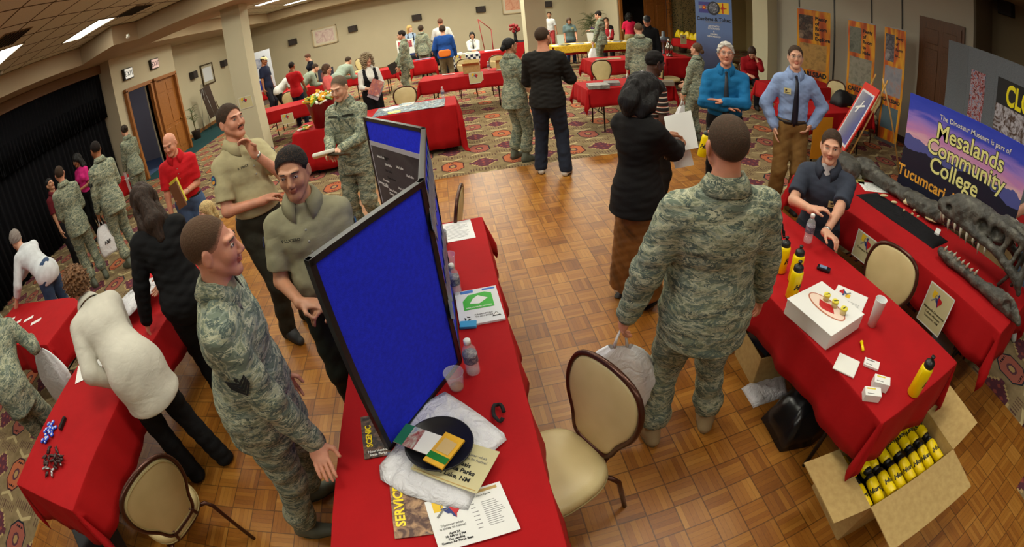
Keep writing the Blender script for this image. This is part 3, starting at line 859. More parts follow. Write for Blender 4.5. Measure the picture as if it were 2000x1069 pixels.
def make_eye(hz):
    mb = MB()
    mb.m = 0; mb.ball((0, 0, 0), (.0125, .0065, hz), 8)
    mb.m = 1; mb.ball((0, .0035, -.0005 if hz > .004 else -.001), (.0052, .0042, min(.0052, hz * .9)), 7)
    mb.m = 2; mb.tube([(-.0135, 0, -.001), (-.007, .0055, hz * .8), (.002, .0065, hz * .95), (.010, .0045, hz * .6), (.0135, .001, -.001)], .0016, 5)
    me = mb.mesh('eye'); me.polygons.foreach_set('use_smooth', [True] * len(me.polygons))
    for m in (eye_white, eye_iris, plain(lin(90, 55, 42), .7)): me.materials.append(m)
    return me
eye_white = plain(lin(225, 218, 208), .25); eye_iris = plain(lin(38, 24, 18), .15)
EYE = make_eye(.0058); EYE_LOW = make_eye(.0026)
# ================================================================== the hall
def floor_mat():
    t = NT('carpet'); x, y, z = t.sep(t.geo())
    M = t.math
    def cell(v, off, per):
        u = M('DIVIDE', M('SUBTRACT', v, off), per); f = M('FLOOR', M('ADD', u, .5)); return f, M('SUBTRACT', u, f)
    i, fx = cell(x, -.06, .45); j, fy = cell(y, 6.29, .67)
    lx = M('MULTIPLY', fx, .45); ly = M('MULTIPLY', fy, .67)
    ax, ay = M('ABSOLUTE', lx), M('ABSOLUTE', ly)
    par = M('MODULO', M('ABSOLUTE', M('ADD', i, j)), 2)          # 0 octagon, 1 stepped diamond
    rowp = M('MODULO', M('ABSOLUTE', j), 2)
    oct_ = M('MAXIMUM', M('MAXIMUM', M('DIVIDE', ax, .165), M('DIVIDE', ay, .215)), M('DIVIDE', M('ADD', ax, ay), .275))
    sq = M('SNAP', ay, .035); sx = M('SNAP', ax, .03)
    dia = M('DIVIDE', M('ADD', M('MULTIPLY', sx, .95), sq), .175)
    n = t.noise(t.geo(), 9, 3); base = t.ramp(n, [(.3, lin(124, 106, 76)), (.7, lin(152, 132, 98))])
    # cream bars between the rows
    ey = M('ABSOLUTE', M('SUBTRACT', ay, .30)); tri = M('ABSOLUTE', M('SUBTRACT', M('PINGPONG', M('MULTIPLY', lx, 1.0), .11), .055))
    zz = M('ABSOLUTE', M('SUBTRACT', M('SUBTRACT', ay, M('MULTIPLY', ax, .45)), .235))
    cream = M('LESS_THAN', zz, .022)
    cream = M('MULTIPLY', cream, M('LESS_THAN', ax, .15)); cream = M('MULTIPLY', cream, M('SUBTRACT', 1, par))
    c = t.mix(cream, base, lin(188, 170, 126))
    bars = M('MULTIPLY', M('LESS_THAN', M('ABSOLUTE', M('SUBTRACT', ay, .285)), .05), M('LESS_THAN', M('MODULO', M('ADD', ax, 1), .04), .012))
    c = t.mix(M('MULTIPLY', bars, par), c, lin(96, 70, 60))
    # octagons
    oc = t.mix(rowp, lin(184, 106, 72), lin(160, 92, 78)); ob = t.mix(rowp, lin(70, 40, 44), lin(38, 44, 52))
    o1 = t.mix(M('GREATER_THAN', oct_, .90), oc, ob)
    mid = M('LESS_THAN', oct_, .36); o1 = t.mix(mid, o1, lin(92, 58, 66)); o1 = t.mix(M('LESS_THAN', oct_, .22), o1, lin(170, 140, 92))
    fr = M('MULTIPLY', M('LESS_THAN', M('ABSOLUTE', M('SUBTRACT', ay, .150)), .013), M('LESS_THAN', M('MODULO', M('ADD', ax, .51), .034), .02))
    o1 = t.mix(M('MULTIPLY', fr, M('LESS_THAN', ax, .075)), o1, lin(40, 30, 36))
    d1 = t.mix(M('LESS_THAN', dia, 1.0), lin(186, 160, 110), lin(98, 56, 66))
    spot = M('LESS_THAN', M('ADD', M('PINGPONG', M('ADD', lx, .5), .05), M('PINGPONG', M('ADD', ly, .5), .05)), .030)
    d1 = t.mix(M('MULTIPLY', spot, M('LESS_THAN', dia, .85)), d1, lin(150, 78, 70))
    inn_o = M('MULTIPLY', M('LESS_THAN', oct_, 1.0), M('SUBTRACT', 1, par)); inn_d = M('MULTIPLY', M('LESS_THAN', dia, 1.13), par)
    c = t.mix(inn_o, c, o1); c = t.mix(inn_d, c, d1)
    teal = M('MULTIPLY', M('LESS_THAN', x, -7.35), M('GREATER_THAN', y, 9.6))
    c = t.mix(teal, c, lin(42, 74, 78))
    f = t.noise(t.geo(), 260, 2)
    return t.out(c, .95, f, .35, .01, Specular_IOR_Level=.1)
def parquet_mat():
    t = NT('parquet'); x, y, z = t.sep(t.geo()); M = t.math; S = .155
    u = M('DIVIDE', M('SUBTRACT', x, .615), S); v = M('DIVIDE', M('SUBTRACT', y, 1.035), S)
    ci, cj = M('FLOOR', u), M('FLOOR', v); fu, fv = M('SUBTRACT', u, ci), M('SUBTRACT', v, cj)
    par = M('MODULO', M('ABSOLUTE', M('ADD', ci, cj)), 2)
    s_ = M('ADD', M('MULTIPLY', fu, par), M('MULTIPLY', fv, M('SUBTRACT', 1, par)))
    l_ = M('ADD', M('MULTIPLY', fv, par), M('MULTIPLY', fu, M('SUBTRACT', 1, par)))
    k = M('FLOOR', M('MULTIPLY', s_, 5)); fs = M('SUBTRACT', M('MULTIPLY', s_, 5), k)
    h1 = t.white(t.comb(ci, cj, k)); h2 = t.white(t.comb(ci, cj, 31))
    big = t.noise(t.geo(), .9, 2)
    gr = t.noise(t.comb(M('MULTIPLY', l_, 3), M('MULTIPLY', s_, 42), M('ADD', M('MULTIPLY', ci, 3.7), M('MULTIPLY', cj, 9.1))), 2.2, 4, .4)
    m = M('ADD', M('ADD', M('MULTIPLY', h1, .30), M('MULTIPLY', h2, .24)), M('ADD', M('MULTIPLY', gr, .42), M('MULTIPLY', M('SUBTRACT', big, .5), .3)))
    c = t.ramp(m, [(.10, lin(104, 56, 14)), (.42, lin(152, 94, 30)), (.60, lin(168, 111, 40)), (.94, lin(192, 138, 62))])
    e = M('MINIMUM', M('MINIMUM', fu, M('SUBTRACT', 1, fu)), M('MINIMUM', fv, M('SUBTRACT', 1, fv)))
    c = t.mix(M('MULTIPLY', M('LESS_THAN', e, .022), .62), c, lin(58, 34, 14))
    e2 = M('MINIMUM', fs, M('SUBTRACT', 1, fs)); c = t.mix(M('MULTIPLY', M('LESS_THAN', e2, .05), .35), c, lin(80, 46, 18))
    r = t.math('ADD', M('MULTIPLY', gr, .18), .27)
    return t.out(c, r, gr, .12, .004, Specular_IOR_Level=.5)
def wall_mat(c, nm='wall'):
    t = NT(nm); n = t.noise(t.geo(), 140, 2); b = t.noise(t.geo(), 1.2, 2)
    return t.out(t.ramp(b, [(.3, tuple(x * .95 for x in c)), (.7, c)]), .85, n, .15, .004)
def wood_mat(c, sc=1.0, nm='wood', rough=.35):
    t = NT(nm); co = t.coord(); g = t.noise(t.mapn(co, (14 * sc, 14 * sc, .9 * sc)), 3, 5, 1.5)
    return t.out(t.ramp(g, [(.25, tuple(x * .55 for x in c)), (.5, c), (.75, tuple(min(1, x * 1.3) for x in c))]), rough, g, .1, .004)
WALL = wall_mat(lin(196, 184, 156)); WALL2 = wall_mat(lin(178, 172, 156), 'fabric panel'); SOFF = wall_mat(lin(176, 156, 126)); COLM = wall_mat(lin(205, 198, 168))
OAK = wood_mat(lin(150, 92, 40)); OAKD = wood_mat(lin(92, 56, 28)); BASE = wood_mat(lin(150, 100, 56))
def st(name, mb, m, parent=None, **k):
    o = mb.build(name, m, parent, **k)
    if not parent: o['kind'] = 'structure'
    return o
def slab(name, x0, x1, y0, y1, z0, z1, m, parent=None): return st(name, MB().box(((x0 + x1) / 2, (y0 + y1) / 2, (z0 + z1) / 2), (x1 - x0, y1 - y0, z1 - z0)), m, parent)
slab('floor', -12.5, 13.5, -5.2, 22, -.12, 0, floor_mat())
mb = MB().prism([(-3.78, -4.2), (2.97, -4.2), (2.97, -.5), (3.5, -.5), (3.5, 5.86), (-3.78, 5.86)], 0, .008); st('floor_dance', mb, parquet_mat())
slab('wall_back', -9.3, 6.9, 21, 21.15, 0, 3.9, WALL)
slab('wall_back_left', -9.3, -9.15, 12.65, 21, 0, 3.9, WALL)
# the wall with the two doors
mb = MB()
for y0, y1, z0, z1 in ((9.35, 9.84, 0, 3.9), (10.98, 11.30, 0, 3.9), (12.42, 12.65, 0, 3.9), (9.84, 10.98, 2.36, 3.9), (11.30, 12.42, 2.36, 3.9)):
    mb.box((-8.28, (y0 + y1) / 2, (z0 + z1) / 2), (.16, y1 - y0, z1 - z0))
st('wall_left', mb, WALL)
slab('wall_left_return', -9.3, -8.36, 12.5, 12.65, 0, 3.9, WALL); slab('wall_left_return_stage', -8.8, -8.36, 9.35, 9.5, 0, 3.9, WALL)
slab('wall_hallway', -10.9, -10.75, 8.5, 12.5, 0, 3.0, wall_mat(lin(150, 146, 158))); slab('wall_hallway_end', -10.75, -8.37, 12.36, 12.46, 0, 3, wall_mat(lin(150, 146, 158)))
slab('floor_hallway', -10.75, -8.36, 9.5, 12.4, 0, .006, plain(lin(70, 92, 130), .8))
slab('baseboard_hallway', -10.75, -10.72, 9.5, 12.5, 0, .12, BASE)
def door_frame(nm, y0, y1):
    mb = MB()
    for y in (y0 - .05, y1 + .05): mb.box((-8.2, y, 1.2), (.22, .10, 2.40), None, .008)
    mb.box((-8.2, (y0 + y1) / 2, 2.41), (.22, y1 - y0 + .20, .10), None, .008)
    o = st(nm, mb, OAK); return o
d1 = door_frame('door_1', 9.84, 10.98); d2 = door_frame('door_2', 11.30, 12.42)
def door_leaf(parent, M, w, h, mat, knobx):
    mb = MB().box((w / 2, 0, h / 2), (w, .04, h))
    lf = mb.build('door_leaf', mat, parent, M)
    for cx in (.27, .73):
        for z0, z1 in ((.09, .38), (.42, .80), (.84, .95)):
            mb = MB(); ww, hh = w * .34, (z1 - z0) * h
            mb.prism(rrect(ww, hh, .012, 2), 0, .012, None, (0, 0), .008)
            mb.build('door_panel', mat, lf, frame((w * cx, -.02, h * (z0 + z1) / 2), (1, 0, 0), None, (0, -1, 0)))
    mb = MB().lathe([(.012, 0), (.012, .035), (.028, .045), (.03, .06), (.02, .072), (.001, .074)], 14, frame((knobx, -.02, 1.0), (1, 0, 0), None, (0, -1, 0)))
    mb.build('door_knob', plain(lin(190, 160, 90), .25, Metallic=1.0), lf, None, True)
    return lf
door_leaf(d2, frame((-8.22, 11.30, 0), (0, 1, 0), None, (0, 0, 1)), 1.12, 2.36, OAK, 1.03)
link('troffer_lamp_hall', None, None) if False else None
# right hand side
slab('wall_right', 8.3, 8.45, 3.43, 9.6, 0, 3.9, WALL2); slab('wall_right_return', 8.45, 9.5, 3.43, 3.58, 0, 3.9, wall_mat(lin(120, 104, 84)))  # return wall coloured darker, standing in for shade under the soffit
slab('wall_right_near', 9.5, 9.65, -5.2, 3.58, 0, 3.9, wall_mat(lin(140, 124, 96)))  # soffit shade put into this wall's darker colour too
slab('wall_right_column', 7.95, 8.5, 9.3, 9.95, 0, 3.9, COLM)
for y in (8.42, 7.2, 6.05, 5.2): slab('trim_1', 8.286, 8.302, y - .018, y + .018, 0, 3.9, plain((.012, .012, .012), .5))
slab('wall_back_right', 6.9, 7.0, 17, 17.15, 0, 3.9, WALL)
mb = MB()
mb.box((6.9, 19, 1.95), (.1, 4, 3.9)); st('wall_back_return', mb, WALL)
mb = MB().box((11.3, 17.07, 1.95), (4.2, .15, 3.9)); mb.box((8.0, 17.07, 3.2), (2.3, .15, 1.4)); st('wall_back_nook', mb, wall_mat(lin(186, 166, 118)))
slab('wall_nook_right', 13.2, 13.35, 3.4, 17.1, 0, 3.9, wall_mat(lin(186, 166, 118))); slab('wall_nook_front', 9.6, 13.3, 3.43, 3.58, 0, 3.9, WALL)
slab('wall_corridor', 6.9, 10, 19.6, 19.7, 0, 3, plain(lin(60, 50, 46), .8))
mb = MB()
for x in (6.97, 9.15): mb.box((x, 17.0, 1.22), (.12, .24, 2.44), None, .01)
mb.box((8.06, 17.0, 2.5), (2.3, .24, .12), None, .01)
d3 = st('door_3', mb, OAK)
door_leaf(d3, frame((8.02, 17.05, 0), (1, .06, 0), None, (0, 0, 1)), 1.04, 2.42, OAK, .08)
# door in the folding wall behind the grey display
d4 = slab('door_4', 8.24, 8.32, 3.62, 4.72, 0, 2.56, OAKD)
door_leaf(d4, frame((8.235, 4.66, 0), (0, -1, 0), None, (0, 0, 1)), .98, 2.48, OAKD, .08)
slab('wall_front', -12, 9.6, -5.2, -5.05, 0, 3.9, WALL); slab('wall_left_stage_back', -9.9, -9.8, -5.2, 9.5, 0, 3.9, plain((.01, .01, .01), .9))
for nm, a in dict(baseboard_back=(-9.1, 6.9, 20.97, 21), baseboard_back_left=(-9.15, -9.12, 12.65, 21), baseboard_left=(-8.2, -8.17, 9.35, 9.74), baseboard_right=(8.26, 8.3, 4.8, 9.3)).items():
    slab(nm, a[0], a[1], a[2], a[3], 0, .12, BASE if 'right' not in nm else plain(lin(60, 40, 34)))
# ceiling: tiles in two coffers, lower perimeter
def ceil_mat():
    t = NT('ceiling tiles'); x, y, z = t.sep(t.geo()); M = t.math; S = .61
    e = []
    for v, o in ((x, .13), (y, .25)):
        u = M('DIVIDE', M('ADD', v, o + 61), S); f = M('FRACT', u); e.append(M('MINIMUM', f, M('SUBTRACT', 1, f)))
    g = M('LESS_THAN', M('MINIMUM', e[0], e[1]), .028)
    n = t.noise(t.geo(), 60, 3); c = t.ramp(n, [(.3, lin(204, 204, 184)), (.7, lin(222, 222, 202))])
    return t.out(t.mix(g, c, lin(84, 70, 50)), .9, t.noise(t.geo(), 160, 2), .3, .004)
slab('ceiling', -12.5, 13.5, -5.2, 22, 3.75, 3.9, ceil_mat())
def strip(poly, z0, z1): return MB().prism(poly, z0, z1)
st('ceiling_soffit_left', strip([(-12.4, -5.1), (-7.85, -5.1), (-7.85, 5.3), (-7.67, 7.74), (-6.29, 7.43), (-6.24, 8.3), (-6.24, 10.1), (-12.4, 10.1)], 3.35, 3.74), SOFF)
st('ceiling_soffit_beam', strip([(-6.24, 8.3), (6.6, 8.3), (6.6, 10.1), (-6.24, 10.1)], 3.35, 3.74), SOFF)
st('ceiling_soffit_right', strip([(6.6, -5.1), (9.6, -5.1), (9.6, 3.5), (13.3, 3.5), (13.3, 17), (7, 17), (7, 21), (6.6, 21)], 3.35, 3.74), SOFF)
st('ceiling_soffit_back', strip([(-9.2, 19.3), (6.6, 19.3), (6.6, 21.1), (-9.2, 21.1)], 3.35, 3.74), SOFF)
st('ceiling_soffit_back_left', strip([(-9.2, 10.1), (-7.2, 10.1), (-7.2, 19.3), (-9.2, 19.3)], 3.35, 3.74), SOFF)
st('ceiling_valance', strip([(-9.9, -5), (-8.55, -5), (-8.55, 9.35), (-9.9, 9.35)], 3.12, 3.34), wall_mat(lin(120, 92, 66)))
slab('column_left', -4.53, -4.06, 9.2, 9.66, 0, 3.36, COLM)['kind'] = 'structure'
slab('column_center', 2.17, 2.70, 11.5, 12.0, 0, 3.75, COLM)['kind'] = 'structure'
# stage curtain, pleated
def curtain(name, p0, p1, z0, z1, m, label, n=240, amp=.05, wl=.17):
    p0, p1 = Vector(p0), Vector(p1); d = (p1 - p0); L = d.length; d.normalize(); nn = Vector((-d.y, d.x, 0))
    vs, fs = [], []
    for i in range(n + 1):
        s_ = L * i / n; a = amp * math.sin(2 * PI * s_ / wl + .9 * math.sin(s_ * 3)) + .02 * math.sin(s_ * 11)
        for k, z in enumerate((z0, (z0 + z1) * .35, z1)):
            q = p0 + d * s_ + nn * a * (1.15, 1, .8)[k]; vs.append((q.x, q.y, z))
    for i in range(n):
        for k in range(2): fs.append((i * 3 + k, i * 3 + 3 + k, i * 3 + 4 + k, i * 3 + 1 + k))
    o = MB().add(vs, fs).build(name, m, None, None, True); md = o.modifiers.new('s', 'SOLIDIFY'); md.thickness = .008
    return tag(o, label, 'curtain')
VELV = NT('velvet').out((.006, .006, .008), .9, Specular_IOR_Level=.15)
curtain('stage_curtain', (-8.72, -4.5, 0), (-8.72, 9.28, 0), .02, 3.11, VELV, 'floor-length black pleated stage curtain along the left wall', 700)
curtain('stage_valance', (-8.6, -4.5, 0), (-8.6, 9.3, 0), 2.55, 3.11, VELV, 'short black valance hanging above the black stage curtain', 700, .03, .12)
# ceiling lights and vents
TUBE = NT('lamp'); TUBE.out((1, 1, 1), .5); TUBE.b.inputs['Emission Color'].default_value = (1, .97, .90, 1); TUBE.b.inputs['Emission Strength'].default_value = 9
first = None; LIGHTS = []
spots = [(-7.05, 6.6), (-6.45, 4.45)]
spots = []
def light_at(x, y, w=1.2, d=.6, z=3.75, label=None):
    t = empty('ceiling_light', (x, y, z), 0, label or 'recessed fluorescent ceiling light with bright white diffuser', 'ceiling light', 'recessed fluorescent ceiling lights')
    mb = MB()
    for sx in (-1, 1): mb.box((sx * (w / 2 - .012), 0, -.006), (.024, d, .016)); mb.box((0, sx * (d / 2 - .012), -.006), (w, .024, .016))
    mb.build('light_frame', plain(lin(180, 174, 150)), t)
    MB().box((0, 0, -.003), (w - .05, d - .05, .004)).build('light_diffuser', TUBE.m, t)
    LIGHTS.append((x, y, z, w, d)); return t
LP = [tuple(W(172, 58, 3.75).xy), tuple(W(-6, 118, 3.75).xy)] + [(x, y) for x in (-3.7, -1.2, 1.3, 3.8) for y in (-1.2, 1.6, 4.4, 7.1)] + [(-6.0, 1.4)]
for i, (x, y) in enumerate(LP):
    light_at(x, y, 1.16, .56, 3.75, {0: 'recessed fluorescent ceiling light near the stepped ceiling edge', 1: 'recessed fluorescent ceiling light cut off by the photo edge'}.get(i))
for i, (x, y) in enumerate([(x, y) for x in (-5.2, -2.2, .8, 3.8) for y in (11.6, 14.6, 17.6)]): light_at(x, y, 1.16, .56, 3.75, 'recessed fluorescent ceiling light in the far part of the hall')
for i, (x, y, wz) in enumerate(((*W(18, 76, 3.75).xy, 1), (*W(262, 20, 3.75).xy, 2))):
    t = empty('ceiling_vent', (x, y, 3.748), .0, ['dark slotted ceiling vent between the two white lights', 'dark slotted ceiling vent near the ceiling step by the column'][i], 'ceiling vent', 'ceiling vents')
    MB().box((0, 0, -.002), (.6, .6, .008)).build('vent_frame', plain(lin(120, 104, 76)), t)
    mb = MB()
    for k in range(7): mb.box((0, -.24 + .08 * k, -.012), (.54, .03, .016), Matrix.Rotation(0, 4, 'X'))
    mb.build('slat', plain(lin(40, 34, 26)), t)
# sprinkler / smoke detectors on the lower ceiling
for i, (p, lb) in enumerate((((250, 72), 'small round sprinkler head under the stepped soffit'), ((3, 142), 'small round sprinkler head at far left of the ceiling'))):
    q = W(p[0], p[1], 3.32 if i == 0 else 3.71)
    tag(MB().lathe([(.03, .05), (.03, .02), (.045, .0), (.02, -.03), (.001, -.035)], 12, Matrix.Translation(q)).build('sprinkler_head', plain(lin(200, 196, 180)), None, None, True), lb, 'sprinkler')
# exit signs
for i, (y, l, col) in enumerate(((10.45, 'lit EXIT sign above the open doorway, bright white letters', (250, 250, 245)), (11.75, 'EXIT sign above the closed oak door, dim pinkish letters', (232, 196, 190)))):
    c = WX(*((252, 143), (303, 124))[i], -8.1)
    t = empty('exit_sign', (-8.2, c.y, c.z), 0, l, 'exit sign', 'exit signs over the doors')
    MB().box((.05, 0, 0), (.10, .42, .30), None, .01).build('sign_housing', plain((.015, .015, .015), .5), t)
    MB().box((.103, 0, 0), (.006, .37, .25)).build('sign_face', plain(lin(*col), .5, Emission_Color=(*lin(*col), 1), Emission_Strength=.35), t)
    link('lettering', text_mesh('EXIT', .19, .0, mat=plain(lin(24, 18, 22)), ext=.002), None, t, frame((.108, 0, -.01), (0, 1, 0), None, (1, 0, 0)))
# wall speakers (uplights) and pictures
SPK = plain(lin(40, 34, 34), .6)
def wall_box(p, nrm, lb):
    t = empty('wall_speaker', p, math.atan2(nrm[1], nrm[0]) + PI / 2, lb, 'wall speaker', 'dark wall speakers')
    mb = MB().prism([(-.22, -.001), (.22, -.001), (.17, -.17), (-.17, -.17)][::-1], -.14, .14); mb.build('housing', SPK, t)
    MB().box((0, -.174, 0), (.31, .012, .24), None, .004).build('grille', plain(lin(58, 50, 48), .9), t)
for i, px in enumerate(((572, 82), (689, 56), (814, 34), (939, 18))):
    q = WY(*px, 21); q.y = 20.99; wall_box(q, (0, -1), 'dark boxy wall speaker, %s along the long back wall' % ['first', 'second', 'third', 'fourth'][i] + ' from the column')
for i, px in enumerate(((375, 148), (434, 125))):
    q = WX(*px, -9.15); q.x = -9.14; wall_box(q, (1, 0), ['dark boxy wall speaker left of the framed notice', 'dark boxy wall speaker between framed notice and column'][i])
q = WY(1069, 8, 21); wall_box(Vector((q.x, 20.99, q.z)), (0, -1), 'dark boxy wall speaker just right of the centre column')
q = WX(1966, 17, 9.5); wall_box(Vector((9.48, q.y, q.z)), (-1, 0), 'black speaker high on the dark wall at upper right')
def art(name, c, w, h, nrm, fm, am, lb, mat_border=None):
    M = frame(c, (-nrm[1], nrm[0], 0), None, (nrm[0], nrm[1], 0))
    t = empty(name, (0, 0, 0)); t.matrix_world = M; tag(t, lb, 'picture')
    mb = MB()
    for s in (-1, 1): mb.box((s * w / 2, 0, .02), (.05, h + .05, .04), None, .006); mb.box((0, s * h / 2, .02), (w + .05, .05, .04), None, .006)
    mb.build('picture_frame', fm, t); MB().box((0, 0, .008), (w, h, .012)).build('mat_board', mat_border or plain(lin(214, 204, 182)), t)
    MB().box((0, 0, .016), (w * .76, h * .70, .006)).build('print', am, t); return t
def blotch(cols, sc=3, dist=1.0, name='print'):
    t = NT(name); n = t.noise(t.coord(), sc, 4, dist, .6)
    return t.out(t.ramp(n, [(.25 + .5 * i / max(1, len(cols) - 1), lin(*c)) for i, c in enumerate(cols)]), .5)
q = (WY(608, 61, 20.96) + WY(661, 79, 20.96)) / 2
art('framed_picture', q, 1.15, .80, (0, -1), plain(lin(196, 176, 140), .4), blotch([(120, 70, 80), (206, 176, 172), (224, 206, 196), (150, 90, 96)], 2.2, 2), 'framed pink and white floral print on the back wall')
q = (WY(985, -14, 20.96) + WY(1015, 24, 20.96)) / 2; 
art('framed_picture', q, .86, 1.0, (0, -1), plain(lin(196, 176, 140), .4), blotch([(196, 90, 60), (226, 170, 140), (214, 130, 100)], 2.2, 2), 'framed orange print cut off at the top edge')
q = (WX(392, 130, -9.1) + WX(420, 158, -9.1)) / 2; q.x = -9.13
fn = art('framed_notice', q, 1.0, .78, (1, 0), plain(lin(70, 54, 34), .4), plain(lin(214, 218, 226)), 'brown framed notice with white sheets on the left back wall', plain(lin(176, 168, 146)))
# ================================================================== tables, cloths, chairs
RED = cloth(lin(172, 12, 18), .8, .06, 6, .12, 'red cloth', .6)
DARKST = plain(lin(34, 28, 26), .4, Metallic=.5); BOARD = plain(lin(120, 96, 70), .5)
TH = .755
def table(x0, x1, y0, y1, label, rz=0.0, drop=.30, clothm=None, clabel=None, group=None, tmax=None, leg_only=False, seed=1, ccat='tablecloth', floorlen=False):
    cx, cy = (x0 + x1) / 2, (y0 + y1) / 2; w, d = x1 - x0, y1 - y0
    t = empty('folding_table', (cx, cy, 0), rz, label, 'table', 'folding banquet tables')
    MB().box((0, 0, TH - .03), (w - .02, d - .02, .028), None, .008).build('tabletop', BOARD, t)
    lng = w > d
    for s in (-1, 1):
        for q in (-1, 1):
            ax = (s * (w / 2 - .28), q * (d / 2 - .08)) if lng else (q * (w / 2 - .08), s * (d / 2 - .28))
            f_ = (0, q * .03) if lng else (q * .03, 0)
            mb = MB().tube([(ax[0], ax[1], TH - .04), (ax[0] + f_[0] * .3, ax[1] + f_[1] * .3, .4), (ax[0] + f_[0], ax[1] + f_[1], .012)], .014, 8)
            mb.build('leg', DARKST, t, None, True)
        mb = MB()
        a = (s * (w / 2 - .28), -(d / 2 - .08)) if lng else (-(w / 2 - .08), s * (d / 2 - .28)); b = (a[0], -a[1]) if lng else (-a[0], a[1])
        mb.tube([(a[0], a[1], .30), (b[0], b[1], .30)], .009, 6); mb.tube([((a[0] + b[0]) / 2, (a[1] + b[1]) / 2, .30), (((a[0] + b[0]) / 2) * (.55 if lng else 1), ((a[1] + b[1]) / 2) * (1 if lng else .55), TH - .05)], .008, 6)
        mb.build('leg_brace', DARKST, t, None, True)
    # cloth: flat top, rounded edge, wavy falls, pointed corners
    r = random.Random(seed); vs, fs, idx = [], [], {}
    dx = dy = drop
    if isinstance(drop, tuple): dx, dy = drop
    def samples(n, half, dr):
        inner = [-half + 2 * half * i / n for i in range(n + 1)]
        o = [.006, .016, .05, .11, .2, .32, .45, .6, .78, 1.0]
        return [-half - dr * q for q in o[::-1]] + inner + [half + dr * q for q in o]
    us = samples(max(8, int(w / .045)), w / 2, dx); vv = samples(max(8, int(d / .045)), d / 2, dy)
    ph = [r.uniform(0, 6) for _ in range(8)]
    for i, u in enumerate(us):
        for j, v in enumerate(vv):
            du, dv = max(0, abs(u) - w / 2), max(0, abs(v) - d / 2); su, sv = (1 if u > 0 else -1), (1 if v > 0 else -1)
            bx, by = max(-w / 2, min(w / 2, u)), max(-d / 2, min(d / 2, v))
            if du == 0 and dv == 0:
                z = TH + .0012 * math.sin(9 * u + ph[0]) * math.sin(8 * v + ph[1]) + .001; p = (u, v, z)
            else:
                L = math.hypot(du, dv); a = math.atan2(dv, du)
                fr = min(1, L / .3)
                fold = .018 * math.sin((by if du > dv else bx) * 14 + ph[2 + (su > 0) + 2 * (sv > 0)]) * fr + .008 * math.sin((bx + by) * 31 + ph[6]) * fr
                corner = math.sin(2 * a) if (du > 0 and dv > 0) else 0
                out = .012 + .030 * fr + fold * (1 - corner) + corner * fr * .055 + .03 * corner * fr * math.sin(6 * a + ph[3])
                zz = TH + .001 - max(0, L - .012) * (1.0)
                p = (bx + su * math.cos(a) * out, by + sv * math.sin(a) * out, zz)
                if zz < .012:
                    e = .012 - zz; p = (p[0] + su * math.cos(a) * e * .5, p[1] + sv * math.sin(a) * e * .5, .012 + .006 * math.sin(30 * (u + v)))
            idx[i, j] = len(vs); vs.append(p)
    for i in range(len(us) - 1):
        for j in range(len(vv) - 1): fs.append((idx[i, j], idx[i + 1, j], idx[i + 1, j + 1], idx[i, j + 1]))
    if clothm is not False:
        o = MB().add(vs, fs).build('tablecloth', clothm or RED, None, RZ(rz, (cx, cy, 0)), True)
        md = o.modifiers.new('s', 'SOLIDIFY'); md.thickness = .003; md.offset = 1
        tag(o, clabel or label.replace('folding table', 'tablecloth'), ccat, group or 'draped tablecloths')
    return t
table(-.66, .11, .50, 2.97, 'long folding table in the centre foreground under the blue display board', clabel='red tablecloth in the centre foreground under the blue display board', seed=3)
table(1.52, 2.24, .50, 2.33, 'folding table with yellow water bottles and cup', clabel='red tablecloth under the yellow water bottles and the white box', seed=5)
table(2.87, 3.68, .42, 2.84, 'folding table carrying the dinosaur bones at right', clabel='red tablecloth under the dinosaur bones at right', seed=6)
table(-2.93, -2.22, .56, 3.0, 'folding table with beads at lower left', clabel='red tablecloth with blue beads at lower left', seed=8)
table(-2.55, .12, 7.0, 7.72, 'long folding table behind the display board with candy bucket', clabel='floor-length red tablecloth behind the display board with poster on it', drop=.68, seed=9)
table(-.52, 1.45, 9.8, 10.55, 'folding table with two open cartons on it', rz=-.12, clabel='red tablecloth under two open cartons in the middle distance', seed=11)
table(-4.6, -2.6, 10.1, 10.85, 'folding table just right of the left column', clabel='red tablecloth just right of the left column with a paper sign', seed=12)
table(3.3, 4.75, 9.85, 10.6, 'folding table with a few flat magazines behind the beige chair', clabel='red tablecloth with flat magazines behind the beige chair', seed=13, drop=.34)
table(2.2, 3.75, 6.88, 7.62, 'folding table with stacks of grey brochures', clabel='red tablecloth under the stacks of grey brochures', seed=14)
table(3.4, 4.75, 13.75, 14.5, 'folding table with gold patterned topper, left one', clothm=cloth(lin(150, 12, 22)), clabel='dark red under-cloth below the gold topper, left one', seed=15)
table(4.85, 6.1, 13.75, 14.5, 'folding table with gold patterned topper, right one', clothm=cloth(lin(150, 12, 22)), clabel='dark red under-cloth below the gold topper, right one', seed=16)
GOLD = blotch([(120, 84, 10), (206, 160, 24), (230, 190, 60), (150, 100, 16)], 26, 1.5, 'gold brocade')
for i, (a, b) in enumerate(((3.38, 4.77), (4.83, 6.12))):
    mb = MB().box(((a + b) / 2, 14.10, TH + .008), (b - a + .1, .89, .004)); mb.box(((a + b) / 2, 13.655, TH - .10), (b - a + .03, .006, .215)); mb.box((a - .055, 14.1, TH - .08), (.006, .8, .17))
    tag(mb.build('table_topper', GOLD), 'gold brocade table topper, %s of the two by the palm' % ('left' if i == 0 else 'right'), 'table topper')
table(.25, 1.15, 14.2, 14.9, 'small folding table with checkered cloth by the far wall', clothm=False, seed=17)
t_ = NT('check'); CHK = t_.out(t_.node('ShaderNodeTexChecker', {'Vector': t_.coord(), 'Color1': (*lin(226, 226, 226), 1), 'Color2': (*lin(24, 34, 66), 1), 'Scale': 12.0}).outputs[0], .8)
mb = MB().box((0, 0, 0), (.94, .78, .006)); mb.box((0, -.393, -.19), (.94, .006, .38)); mb.box((-.472, 0, -.19), (.006, .78, .38))
